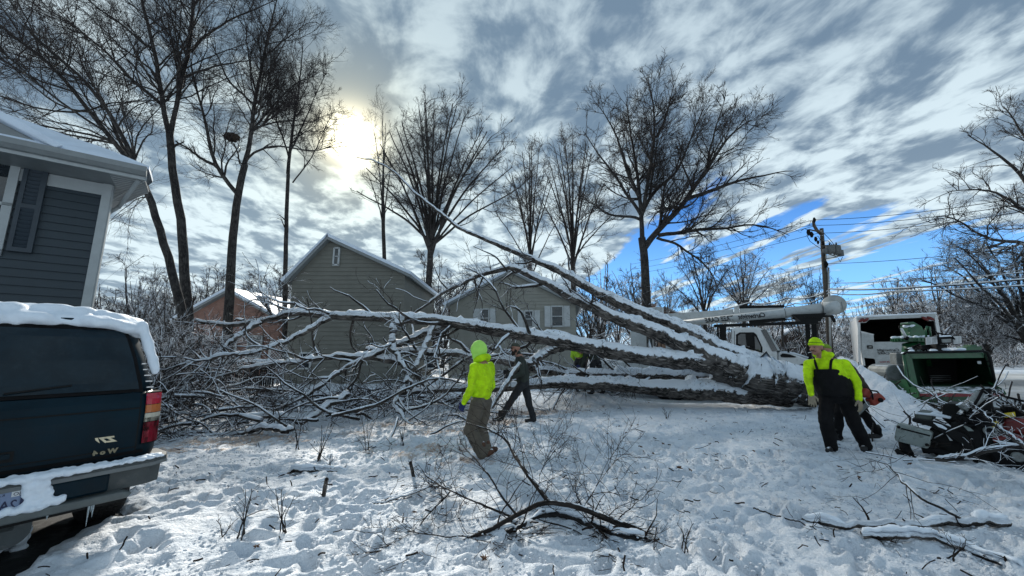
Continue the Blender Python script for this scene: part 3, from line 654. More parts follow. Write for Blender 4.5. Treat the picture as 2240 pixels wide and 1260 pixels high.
# ------------------------------------------------------------------ the fallen tree
FL=[('big middle limb',[(1660,812,11.5),(1560,797,11.3),(1500,786,11),(1400,779,10.7),(1300,760,10.4),(1225,744,10.1),(1150,733,10),(1050,716,9.8),(950,700,9.6),(850,695,9.5),(730,690,9.5),(650,683,9.6),(575,700,9.8),(500,712,10),(430,702,10.3)],.33,.05),
('upper snow-covered limb',[(1660,800,11.9),(1560,757,12),(1480,715,12),(1410,687,12),(1307,640,12.2),(1212,585,12.5),(1121,548,12.8),(1004,498,13),(900,415,13.2),(860,372,13.3),(815,350,13.5),(780,345,13.6)],.31,.014),
('second rising limb',[(1620,806,11.3),(1500,757,11),(1420,720,10.8),(1330,687,10.7),(1250,650,10.7),(1190,614,10.8),(1120,583,11),(1050,600,11.2),(970,640,11.5),(900,690,12)],.33,.03),
('low limb on the snow',[(1720,862,11.6),(1600,856,11.7),(1500,852,11.7),(1400,845,11.7),(1300,838,11.5),(1200,838,11.2),(1100,848,11),(980,850,10.8),(850,860,10.5)],.36,.07),
('low limb behind the man',[(1680,838,12.2),(1560,824,12.4),(1440,820,12.5),(1330,818,12.4),(1230,815,12.2),(1150,806,12.0)],.30,.12),
('broken hanging limb',[(1242,752,10.3),(1205,764,10.15),(1172,784,10),(1146,803,9.9)],.15,.09),
('arched side limb',[(890,693,9.5),(862,715,9.3),(856,750,9.2),(880,800,9),(905,850,9)],.12,.03),
('crossing limb',[(1000,702,9.8),(900,740,9.6),(820,772,9.4),(760,800,9.2),(680,860,8.9),(560,915,8.7)],.11,.03),
('lying limb behind the workers',[(1170,800,10.6),(1120,790,10.5),(1060,784,10.3),(1000,774,10),(900,768,9.8),(800,762,9.7)],.15,.05),
('long low side limb',[(880,790,9.6),(820,782,9.5),(740,778,9.4),(650,790,9.3),(560,800,9.3),(460,830,9.3)],.09,.03),
('dipping side limb',[(760,860,9),(715,890,8.6),(662,924,8.2),(600,908,8.2),(500,915,8.3),(380,905,8.6)],.08,.02),
('short snowy limb on the ground',[(640,938,7.6),(580,936,7.7),(510,950,7.9),(430,962,8.0),(350,965,8.1)],.06,.02),
('left drooping limb',[(575,698,9.7),(520,735,9.4),(460,790,9.1),(400,850,8.9),(360,900,8.7)],.07,.02),
('second left limb',[(730,690,9.5),(640,740,9.2),(560,770,9),(480,780,8.9),(380,800,8.8)],.07,.02),
('dropping limb in the middle',[(950,700,9.6),(930,760,9.3),(890,830,9.0),(860,890,8.6),(900,930,8.2)],.09,.02)]
def cleanup(pts):
    out=[]
    for x,y,d in pts:
        p=at(x,y,d); g0=GZ(p.x,p.y)+.02
        if p.z<g0: p.z=g0
        out.append(p)
    return out
def snowcap(P,Rr,rg,name,parent,wid=.92,lift=.42,n=10,thin=.62,patch=2.2,off=None,m=None):
    """a lumpy ridge of snow lying along the top of a limb"""
    K=len(P); mb_v=[]; 
    T=np.gradient(P,axis=0); T/=np.linalg.norm(T,axis=1,keepdims=True); up=np.array((0,0,1.)); S_=np.cross(T,up); S_/=np.linalg.norm(S_,axis=1,keepdims=True)+1e-9; U=np.cross(S_,T)
    s=np.r_[0,np.cumsum(np.linalg.norm(np.diff(P,axis=0),axis=1))]
    nz=fbm2(s*patch,s*0+rg.uniform(0,99),3,3); w=np.clip((nz-.36)/.14,0.0,1)*(.55+.9*fbm2(s*5,s*0+7,3,9)); w[0]=0;w[-1]=0
    steep=np.sqrt(np.clip(1-T[:,2]**2,0,1)); w*=steep
    ang=2*PI*np.arange(n)/n; r=Rr
    jit=.50+1.0*vnoise3(np.stack([np.repeat(s*14,n),np.tile(np.cos(ang)*2.2,K),np.tile(np.sin(ang)*2.2,K)],1)+rg.uniform(0,50)).reshape(K,n)
    ring=P[:,None]+U[:,None]*((r*lift+.012*w)[:,None,None]+(np.sin(ang)[None,:]*r[:,None]*thin*w[:,None]*jit)[:,:,None]+(w*.02)[:,None,None])+S_[:,None]*((np.cos(ang)[None,:]*r[:,None]*wid*np.sqrt(w)[:,None]*jit)[:,:,None])
    if off is not None: ring=ring-off
    b=MB(); b.ring([[tuple(q) for q in row] for row in ring]); return b
def fallen_tree():
    base=at(1790,850,11.2); base.z=GZ(base.x,base.y); root=empty('fallen_tree',base,0,'huge snow-covered fallen tree stretched right across the yard, trunk at the right','tree'); off=np.array(base); rg=np.random.default_rng(77)
    def limb(name,label,pts,r0,r1,K,n,jit,capp=True,swell=0):
        q,L=resample(pts,K,jit,rg); r=np.linspace(r0**.5,r1**.5,K)**2 if swell==0 else np.interp(np.linspace(0,1,K),[0,.35,.7,1],swell)
        r=r*(1+.10*(fbm2(np.linspace(0,L*2,K),np.full(K,3.3),3,4)-.5)*2)
        o=tubes(name,[((q-off)[None],r[None],n)],LB,root,uv=True)
        me=o.data; nv=len(me.vertices); co=np.empty(nv*3,np.float32); me.vertices.foreach_get('co',co); co=co.reshape(-1,3); nr=np.empty(nv*3,np.float32); me.vertices.foreach_get('normal',nr); nr=nr.reshape(-1,3)
        rr=np.repeat(r,n); dsp=(fbm3(co*3.5,4,2)-.5)*.5*rr; me.vertices.foreach_set('co',(co+nr*dsp[:,None]).ravel()); me.update()
        # close the ends
        bm=bmesh.new(); bm.from_mesh(me); es=[e for e in bm.edges if e.is_boundary]; bmesh.ops.holes_fill(bm,edges=es); bm.to_mesh(me); bm.free()
        if label: o['label']=label
        if capp:
            b=snowcap(q-off,r,rg,'snow',o); s=b.obj('snow',SNOWB if r0>.25 else SNOW,o,smooth=True,fix=False)
            s['kind']='stuff'
        return q,r,L
    tp=[at(1850,858,10.9),at(1790,850,11.1),at(1720,835,11.3),at(1640,818,11.5),at(1560,800,11.6)]
    limb('trunk',None,tp,.50,.30,60,28,.02,True,[.50,.52,.50,.40])
    PP=[];RR=[];LL=[]
    for nm,pts,r0,r1 in FL:
        K=150 if r0>.25 else 70; q,r,L=limb('limb',nm,cleanup(pts),r0,r1,K,20 if r0>.25 else 12,.012*(1+(r0<.2)*1.0))
        Q,_=resample(q,20); PP.append(Q); RR.append(np.interp(np.linspace(0,1,20),np.linspace(0,1,K),r)); LL.append(L*(.35 if r0>.25 and L>8 else 1.0)*(.25 if 'snow' in nm and r0>.3 else 1))
    P=np.array(PP);Rr=np.array(RR);L=np.array(LL); Rc=np.minimum(Rr,.10)
    a=spawn(P,Rc,L*1.0,210,.42,(25,75),11,rg,trop=0,rr=.5,tmin=.38,minr=.016,curl=.16,lmin=.9,flat=.15)
    # a rake of random boughs on the left where the crown came down
    n=170; g0=np.empty((n,11,3)); 
    for i in range(n):
        px=rg.uniform(335,1040); py=rg.uniform(780,958); g_=gnd(px,max(py,868)) ; x,y=g_.x,min(g_.y,12)
        d=rg.normal(0,1,3); d[2]=abs(d[2])*.25; d[0]*=1.8; d/=np.linalg.norm(d); p=np.array((x,y,GZ(x,y)+rg.uniform(0,.75)*(1.0 if px<760 else .45)))
        ln=rg.uniform(.9,2.8)
        for k in range(11): g0[i,k]=p; d=d+rg.normal(0,.14,3)+np.array((0,0,-.012*k)); d/=np.linalg.norm(d); p=p+d*ln/10
    ra=np.linspace(1,.35,11)[None,:]*rg.uniform(.012,.038,n)[:,None]; la=np.full(n,1.8)
    def lift(A):
        z=base_h(A[...,0],A[...,1])+.015; A[...,2]=np.maximum(A[...,2],z); return A
    a=(np.concatenate([lift(a[0]),lift(g0)]),np.concatenate([a[1],ra]),np.concatenate([a[2],la]))
    b=spawn(*a,1900,.5,(25,70),7,rg,minr=.0075,curl=.2,lmin=.35); c=spawn(*b,5200,.55,(25,65),5,rg,minr=.0048,lmin=.25); d=spawn(*c,6500,.6,(20,60),4,rg,minr=.0035,lmin=.15)
    for i in range(290): tubes('bough',[(a[0][i:i+1]-off,a[1][i:i+1],7)],LOGS,root,uv=True)
    own(tubes('boughs',[(a[0][290:]-off,a[1][290:],7)],LOGS,root,uv=True))
    o=tubes('twigs',[(lift(b[0])-off,b[1],5),(lift(c[0])-off,c[1],4),(lift(d[0])-off,d[1],3)],TWB,root,smooth=False); o['kind']='stuff'
    # snow lying on the boughs: a ridge over each
    Q=a[0].copy(); rr=a[1]; Q[...,2]+=rr*.95+.004; w=np.abs(fbm3(Q.reshape(-1,3)*2.0,2,5).reshape(rr.shape)-.30)*2.6
    s=tubes('bough_snow',[(Q-off,rr*np.clip(w,.0,1.25)+1e-4,6)],SNOW,root); s['kind']='stuff'
    Q=lift(b[0]).copy(); rr=b[1]; Q[...,2]+=rr*.9; w=np.clip((fbm3(Q.reshape(-1,3)*1.4,2,8).reshape(rr.shape)-.42)*7,0,1.2)
    s=tubes('twig_snow',[(Q-off,rr*w+1e-4,4)],SNOW,root); s['kind']='stuff'
    # twig spurs standing up from the big limbs
    e=spawn(P[:5],np.minimum(Rr[:5],.03),L[:5],70,.06,(50,90),6,rg,minr=.005,rr=.3,tmin=.05,tmax=.6,lmin=.35,curl=.12); f=spawn(*e,150,.5,(25,60),4,rg,minr=.004,lmin=.12)
    own(tubes('spurs',[(e[0]-off,e[1],5),(f[0]-off,f[1],3)],TWB,root,smooth=False))
LOGS=bark_mat('bough_bark',(.016,.014,.013),(.10,.088,.08),.36,1.2,.8)
TWB=twig_mat('brush_twigs',(.045,.037,.033),.34,5.0)
fallen_tree()
# ------------------------------------------------------------------ frames laid against a face of a thing
class Fr:
    def __init__(s,px0,d0,px1,d1,g=0.0,py=700):
        a=at(px0,py,d0); b=at(px1,py,d1); u=Vector((b.x-a.x,b.y-a.y,0)).normalized(); s.o=Vector((a.x,a.y,g)); s.u=u; s.v=Vector((-u.y,u.x,0)); s.rz=math.atan2(u.y,u.x); s.w=(Vector((b.x-a.x,b.y-a.y,0))).length
    def q(s,px,py,off=0):
        r=ray(px,py); c=Vector((0,0,CAMZ)); o=s.o+s.v*off; t=(o-c).dot(s.v)/r.dot(s.v); p=c+r*t-s.o
        return Vector((p.dot(s.u),off,p.z))
    def loc(s,p): p=Vector(p)-s.o; return Vector((p.dot(s.u),p.dot(s.v),p.z))
def M_(name,col,**k): return mat(name,col,**k)
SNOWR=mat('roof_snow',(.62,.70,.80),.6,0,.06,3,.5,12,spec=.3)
WHT=M_('white_paint',(.62,.64,.65),rough=.35,var=.06,scale=3,dirt=((.25,.25,.24),.35),bmp=.05)
WHTG=M_('dull_white_panel',(.42,.45,.46),rough=.45,var=.08,scale=4,dirt=((.2,.2,.19),.5),bmp=.08)
BLK=M_('black_steel',(.0045,.005,.0055),rough=.55,var=.3,bmp=.1,spec=.2); BLKM=M_('black_rubber',(.006,.006,.007),rough=.85,var=.3,bmp=.3,spec=.2)
GLS=M_('dark_glass',(.015,.022,.028),rough=.06,var=.1,coat=.5); GRYM=M_('grey_metal',(.22,.24,.24),rough=.5,metal=.3,var=.15,dirt=((.07,.06,.05),.6),bmp=.1)
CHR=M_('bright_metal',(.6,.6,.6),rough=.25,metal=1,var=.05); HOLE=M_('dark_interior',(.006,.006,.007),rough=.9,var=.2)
# ------------------------------------------------------------------ blue house at the left
SID=M_('slate_siding',(.026,.040,.052),rough=.55,var=.08,scale=2,bmp=.15,bscale=60); SHT=M_('slate_shutter',(.026,.040,.055),rough=.5,var=.1,bmp=.1)
TRM=M_('pale_trim',(.36,.39,.40),rough=.5,var=.06,bmp=.08); TRMG=M_('gutter_grey',(.20,.22,.225),rough=.5,var=.08,bmp=.08)
def blue_house():
    a=math.atan2(.62,.79); o=Vector((-8.33,7.6,0)); root=empty('blue_house',o,a,'slate-blue lap-sided house with snowy hip roof at the left edge','house')
    u=Vector((math.cos(a),math.sin(a),0)); v=Vector((-u.y,u.x,0)); f=Fr(0,1,1,1); f.o=o;f.u=u;f.v=v;f.rz=a
    E=5.06; X0=-12.0; D=8.5
    w=MB(); w.box((X0/2,D/2,E/2),( -X0-.02,D-.02,E),0); wall=w.obj('wall',SID,root)
    b0=MB(); b0.v=[(X0,-.030,0),(-.08,-.030,0),(-.08,-.004,.165),(X0,-.004,.165),(X0,.004,0),(-.08,.004,0),(-.08,.004,.165),(X0,.004,.165)]; b0.f=[(0,1,2,3),(4,7,6,5),(0,4,5,1),(3,2,6,7),(0,3,7,4),(1,5,6,2)]; b0.mi=[0]*6
    me=b0.mesh('siding_board')
    for k in range(32):
        if k*.158+.165<E: bo=link('siding_board',me,wall,SID if k==0 else None); bo.location=(0,0,k*.158)
    b1=MB(); b1.v=[(.030,.08,0),(.030,D,0),(.004,D,.165),(.004,.08,.165),(-.004,.08,0),(-.004,D,0),(-.004,D,.165),(-.004,.08,.165)]; b1.f=b0.f; b1.mi=[0]*6; me1=b1.mesh('end_board')
    for k in range(32):
        if k*.158+.165<E: bo=link('siding_board',me1,wall,SID if k==0 else None); bo.location=(0,0,k*.158)
    c=MB(); c.box((-.035,-.022,E/2),(.13,.05,E)); c.box((.024,.04,E/2),(.05,.12,E)); c.obj('corner_trim',TRM,root)
    # soffit, fascia, gutter
    ox,oy=.58,.78; s=MB(); s.box((X0/2+ox/2,-oy/2,E+.015),(-X0+ox,oy,.03)); s.box((ox/2,D/2,E+.015),(ox,D,.03)); s.obj('soffit',TRMG,root)
    for k in range(26):   # soffit grooves on the end return
        pass
    g=MB()
    for k in range(16): g.box((ox/2+.02,-.75+k*.12,E-.003),(ox-.1,.02,.012))
    g.obj('soffit_batten',TRM,root)
    fa=MB(); fa.box((X0/2+ox/2,-oy-.012,E+.10),(-X0+ox,.024,.22)); fa.box((ox+.012,D/2-oy/2,E+.10),(.024,D+oy,.22)); fa.obj('fascia',TRM,root)
    gu=MB(); pr=[(-oy-.03,E+.22),(-oy-.15,E+.23),(-oy-.15,E+.13),(-oy-.09,E+.06),(-oy-.03,E+.05)]; gu.prism([(p[0],p[1]) for p in pr],0,X0,ox+.02); gu.obj('gutter',TRMG,root)
    # frieze board below the soffit
    fz=MB(); fz.box((X0/2,-.028,E-.13),(-X0-.1,.02,.24)); fz.obj('frieze_board',TRM,root)
    # hip roof under snow
    z0=E+.24; sl=.60; yr=3.7; zr=z0+sl*(yr+oy); xe=ox-(yr+oy); yb=2*yr+oy+.1
    r=MB(); r.v=[(X0,-oy-.04,z0),(ox+.03,-oy-.04,z0),(ox+.03,yb,z0),(X0,yb,z0),(X0,yr,zr),(xe,yr,zr)]; r.f=[(0,1,5,4),(1,2,5),(2,3,4,5),(0,3,2,1),(0,4,3)]; r.mi=[0]*5
    ro=r.obj('roof',TRMG,root)
    sn=MB(); 
    def grid(p00,p10,p01,p11,nx,ny,th,seed):
        vs=[];p00,p10,p01,p11=map(Vector,(p00,p10,p01,p11))
        for j in range(ny+1):
            for i in range(nx+1):
                a_=i/nx;b_=j/ny; p=(p00*(1-a_)+p10*a_)*(1-b_)+(p01*(1-a_)+p11*a_)*b_; e=min(a_,1-a_,b_*1.5,1)*8; 
                vs.append(p+Vector((0,0,th*min(1,e+.55)+.02*mnoise.noise(p*1.3+Vector((seed,0,0))))))
        fs=[(j*(nx+1)+i,j*(nx+1)+i+1,(j+1)*(nx+1)+i+1,(j+1)*(nx+1)+i) for j in range(ny) for i in range(nx)]
        base=len(vs); vs+= [Vector((q.x,q.y,q.z-th)) for q in vs[:base]]
        fs+=[(i+1,i,base+i,base+i+1) for i in range(nx)]
        fs+=[((j)*(nx+1)+nx,(j+1)*(nx+1)+nx,base+(j+1)*(nx+1)+nx,base+j*(nx+1)+nx) for j in range(ny)]
        sn.add(vs,fs)
    grid((X0,-oy-.06,z0),(ox+.04,-oy-.06,z0),(X0,yr,zr),(xe,yr,zr),60,24,.07,1)
    grid((ox+.04,-oy-.06,z0),(ox+.04,yb,z0),(xe,yr,zr),(xe,yr,zr),24,16,.07,2)
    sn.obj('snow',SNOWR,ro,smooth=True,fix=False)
    # small decorative gable over the window
    q0=f.q(98,331,-oy-.1); q1=f.q(0,281,-oy-.1); slope=(q1.z-q0.z)/(q0.x-q1.x); xf=q0.x; hw=2.2; zt=z0+.02+slope*hw
    ga=MB(); ga.prism([(xf-2*hw,z0),(xf,z0),(xf-hw,zt)],1,-oy-.02,2.2); go=ga.obj('gable',TRMG,root)
    gs=MB(); th=.13
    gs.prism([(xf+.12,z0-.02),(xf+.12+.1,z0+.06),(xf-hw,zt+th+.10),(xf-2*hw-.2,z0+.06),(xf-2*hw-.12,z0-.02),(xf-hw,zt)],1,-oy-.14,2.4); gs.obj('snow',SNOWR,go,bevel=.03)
    # window and shutter
    wr=f.q(27,450,-.05).x; wt=f.q(27,338,-.05).z; wb=f.q(10,560,-.05).z; ww=1.1
    wi=MB(); 
    for (cx,cz,sx,sz) in ((wr-.06,(wt+wb)/2,.12,wt-wb),(wr-ww+.06,(wt+wb)/2,.12,wt-wb),(wr-ww/2,wt-.06,ww,.12),(wr-ww/2,wb+.06,ww,.12),(wr-ww/2,(wt+wb)/2,ww,.06)): wi.box((cx,-.045,cz),(sx,.05,sz))
    wo=wi.obj('window',TRM,root); p_=MB(); p_.box((wr-ww/2,-.034,(wt+wb)/2),(ww-.2,.012,wt-wb-.2)); p_.obj('pane',GLS,wo)
    sl_=f.q(36,450,-.05).x; sr=f.q(92,450,-.05).x; st=f.q(60,352,-.05).z; sb=f.q(60,553,-.05).z
    sh=MB(); 
    for (cx,sx) in ((sl_+.03,.06),(sr-.035,.07)): sh.box((cx,-.06,(st+sb)/2),(sx,.05,st-sb))
    for cz in (st-.04,sb+.04,(st+sb)/2): sh.box(((sl_+sr)/2,-.06,cz),(sr-sl_-.05,.048,.08))
    so=sh.obj('shutter',SHT,root); lm=MB(); lm.box((0,0,0),(sr-sl_-.12,.012,.085),0,(R(28),0,0)); ml=lm.mesh('louvre'); n=int((st-sb-.1)/.078)
    for k in range(n):
        l=link('louvre',ml,so,SHT if k==0 else None); l.location=((sl_+sr)/2,-.056,sb+.1+k*.078)
    bk=MB(); bk.box(((sl_+sr)/2,-.036,(st+sb)/2),(sr-sl_-.02,.008,st-sb-.02)); bk.obj('backing',SHT,so)
    # down pipe at the end return
    d=MB(); d.tube([(ox-.1,-oy+.1,E),(.25,.3,E-.35),(.06,.35,E-.6),(.06,.35,.3)],.04,8); d.obj('downpipe',TRM,root)
blue_house()
for o_ in S.objects:      # the far end of the house runs back at a slant
    if o_.type=='MESH' and o_.parent is not None and (o_.parent.name=='blue_house' or (o_.parent.parent is not None and o_.parent.parent.name=='blue_house')) and not o_.data.get('sheared'):
        o_.data['sheared']=1
        for v_ in o_.data.vertices:
            if v_.co.y>.12: v_.co.x-=.42*v_.co.y
# ------------------------------------------------------------------ houses beyond the yard
BEI=M_('tan_siding',(.15,.15,.13),rough=.7,var=.08,scale=1.5,bmp=.1); BEI2=M_('pale_tan_siding',(.25,.25,.22),rough=.7,var=.08,scale=1.5,bmp=.1)
def brick_mat():
    m=bpy.data.materials.new('brick_wall'); m.use_nodes=True; g=NG(m.node_tree); p=m.node_tree.nodes['Principled BSDF']; tc=g.n('ShaderNodeTexCoord').outputs['Object']
    x,y,z=g.sep(tc); b=g.n('ShaderNodeTexBrick'); g.put(g.comb(g.m('ADD',x,y),z,0),b.inputs['Vector']); b.inputs['Scale'].default_value=4.2
    b.inputs['Color1'].default_value=(.20,.085,.06,1); b.inputs['Color2'].default_value=(.28,.14,.10,1); b.inputs['Mortar'].default_value=(.32,.30,.27,1); b.inputs['Mortar Size'].default_value=.018; b.inputs['Brick Width'].default_value=.9; b.inputs['Row Height'].default_value=.32
    g.put(g.mix(g.mr(g.noise(tc,2,4,.6),.3,.7,0,.4),b.outputs['Color'],(.12,.08,.07)),p.inputs['Base Color']); p.inputs['Roughness'].default_value=.85; bump(g,p,b.outputs['Fac'],-.4,.01); return m
BRK=brick_mat()
def gable_house(name,label,fr,px,wm,depth=8,boards=True,wins=(),chim=None,ridge=None,over=.35):
    # px: left eave, apex, right eave sights on the front face
    root=empty(name,fr.o,fr.rz,label,'house'); L=fr.q(*px[0]);A=fr.q(*px[1]);Rr=fr.q(*px[2])
    w=MB(); w.prism([(L.x,-.2),(Rr.x,-.2),(Rr.x,Rr.z),(A.x,A.z),(L.x,L.z)],1,.02,depth); wall=w.obj('wall',wm,root)
    if boards:
        z=0.0
        while z<A.z-.15:
            def xr(zz):
                xl=L.x if zz<L.z else L.x+(A.x-L.x)*(zz-L.z)/(A.z-L.z); x2=Rr.x if zz<Rr.z else Rr.x+(A.x-Rr.x)*(zz-Rr.z)/(A.z-Rr.z); return xl,x2
            a0,a1=xr(z);b0,b1=xr(z+.24); b=MB(); b.v=[(a0,-.035,z),(a1,-.035,z),(b1,.0,z+.245),(b0,.0,z+.245),(a0,.02,z),(a1,.02,z),(b1,.02,z+.245),(b0,.02,z+.245)]; b.f=[(0,1,2,3),(4,7,6,5),(0,4,5,1),(3,2,6,7),(0,3,7,4),(1,5,6,2)]; b.mi=[0]*6
            b.obj('siding_board',wm,wall,fix=False); z+=.235
    def slab(P,Q,t0,t1,mb,y0,y1):
        d=Vector((Q.x-P.x,0,Q.z-P.z)).normalized(); n=Vector((-d.z,0,d.x)); n=n if n.z>0 else -n; P2=P-d*over
        mb.prism([(P2.x+n.x*t0,P2.z+n.z*t0),(Q.x+n.x*t0,Q.z+n.z*t0+0),(Q.x+n.x*t1*.0,Q.z+t1*1.15),(P2.x+n.x*t1,P2.z+n.z*t1)],1,y0,y1)
    r=MB(); slab(L,A,0,.14,r,-over,depth+over); slab(Rr,A,0,.14,r,-over-.003,depth+over+.003); ro=r.obj('roof',TRMG,root)
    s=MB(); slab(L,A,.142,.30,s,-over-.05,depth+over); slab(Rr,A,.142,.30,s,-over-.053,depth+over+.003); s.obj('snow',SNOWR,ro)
    for (x0,x1,y0,y1,sh) in wins:
        a=fr.q(x0,y1);b=fr.q(x1,y0); cx=(a.x+b.x)/2;cz=(a.z+b.z)/2;ww=b.x-a.x;hh=b.z-a.z; wf=MB()
        for (dx,dz,sx,sz) in ((-ww/2,0,.09,hh),(ww/2,0,.09,hh),(0,hh/2,ww,.09),(0,-hh/2,ww+.1,.09),(0,0,ww,.05)): wf.box((cx+dx,-.06,cz+dz),(sx,.08,sz))
        wo=wf.obj('window',WHTG,root); p_=MB(); p_.box((cx,-.045,cz),(ww,.03,hh)); p_.obj('pane',GLS,wo)
        if sh:
            for sg in (-1,1): q=MB(); q.box((cx+sg*(ww/2+.27),-.065,cz),(.4,.05,hh+.05)); q.obj('shutter',SHT if sh==2 else WHTG,root)
    if chim: c=MB(); p_=fr.q(*chim,1.2); c.box((p_.x,1.8,p_.z-.6),(.9,.7,1.6)); co=c.obj('chimney',BRK,ro); c2=MB(); c2.box((p_.x,1.8,p_.z+.25),(1.0,.8,.12)); c2.obj('snow',SNOWR,co)
    return root
f1=Fr(640,21,890,21); gable_house('gabled_house','tan lap-sided house with a steep gable and attic vent behind the fallen limbs',f1,((640,612),(722,527),(886,602)),BEI,8,True,[(655,682,772,806,0),(930,960,780,806,0),(730,744,543,580,0)])
f2=Fr(985,27,1259,26); gable_house('shuttered_house','pale tan house with white-shuttered windows behind the middle limbs',f2,((985,668),(1118,598),(1259,668)),BEI2,9,True,[(1207,1231,670,714,1),(1148,1166,680,716,1),(1050,1070,676,716,1)])
f3=Fr(395,28,612,27); gable_house('brick_house','low red-brown brick house with white-framed windows behind the picket fence',f3,((395,700),(505,640),(612,700)),BRK,8,False,[(480,520,735,782,0),(540,575,735,782,0)],chim=(560,655))
f4=Fr(1395,55,1530,52,GZ(15,50)); gable_house('far_house','distant snow-roofed house with a brown chimney left of the white boom',f4,((1400,712),(1455,676),(1525,706)),BRK,9,False,[(1420,1440,735,755,0)],chim=(1428,668))
f5=Fr(1690,50,1770,49,GZ(32,50)); gable_house('far_brown_house','distant low brown house with snowy roof between the cab and the pole',f5,((1690,748),(1738,722),(1775,748)),M_('brown_wall',(.05,.032,.026),rough=.8),9,False,[(1722,1745,750,760,0)])
# picket fence and lattice
def fence():
    f=Fr(470,15.6,612,15.2,0); f.o.z=GZ(f.o.x,f.o.y)-.03; root=empty('picket_fence',f.o,f.rz,'dark picket fence with snow along its top in front of the brick house','fence')
    h=f.q(540,790).z; n=32; pm=MB(); pm.prism([(-.03,0),(.03,0),(.03,h-.06),(0,h),(-.03,h-.06)],1,-.01,.01); me=pm.mesh('picket')
    for k in range(n):
        o=link('picket',me,root,BLK if k==0 else None); o.location=(f.w*(k+.5)/n,0,0); o.rotation_euler=(R(random.uniform(-1,1)),R(random.uniform(-1.5,1.5)),0)
    r=MB(); r.box((f.w/2,.03,h*.25),(f.w,.03,.07)); r.obj('rail',BLK,root); r=MB(); r.box((f.w/2,.03,h*.78),(f.w,.03,.07)); r.obj('rail',BLK,root)
    s=MB()
    for k in range(120): x=random.uniform(0,f.w); s.ell((x,0,h+random.uniform(-.01,.05)),(random.uniform(.05,.10),.05,random.uniform(.03,.07)),7,5)
    link('snow_cap',remesh(s,.025,2,.008),root,SNOW,True)
    f=Fr(590,15.9,622,15.9,0); root=empty('lattice_screen',f.o,f.rz,'white lattice screen standing at the end of the picket fence','screen'); a=f.q(592,748);b=f.q(622,790); b.z=.1; H=a.z-b.z; Wd=b.x-a.x
    fr_=MB(); 
    for (cx,cz,sx,sz) in ((a.x,(a.z+b.z)/2,.07,H),(b.x,(a.z+b.z)/2,.07,H),((a.x+b.x)/2,a.z,Wd,.07),((a.x+b.x)/2,b.z,Wd,.07)): fr_.box((cx,0,cz),(sx,.05,sz))
    fr_.obj('frame',WHT,root); lt=MB()
    for sg in (-1,1):
        for k in range(-14,15):
            c=k*.12; p0=Vector((a.x,0,b.z+ (c if sg>0 else H-c))); 
            z0=b.z+c if sg>0 else a.z-c; z1=z0+Wd*sg
            lo,hi=0.,1.
            for zz in (b.z,a.z):
                pass
            pts=[]
            for t in np.linspace(0,1,41):
                z=z0+(z1-z0)*t
                if b.z<=z<=a.z: pts.append((a.x+Wd*t,z))
            if len(pts)>1: lt.tube([(pts[0][0],.01*sg,pts[0][1]),(pts[-1][0],.01*sg,pts[-1][1])],.011,4)
    lt.obj('strips',WHT,root)['kind']='stuff'
fence()
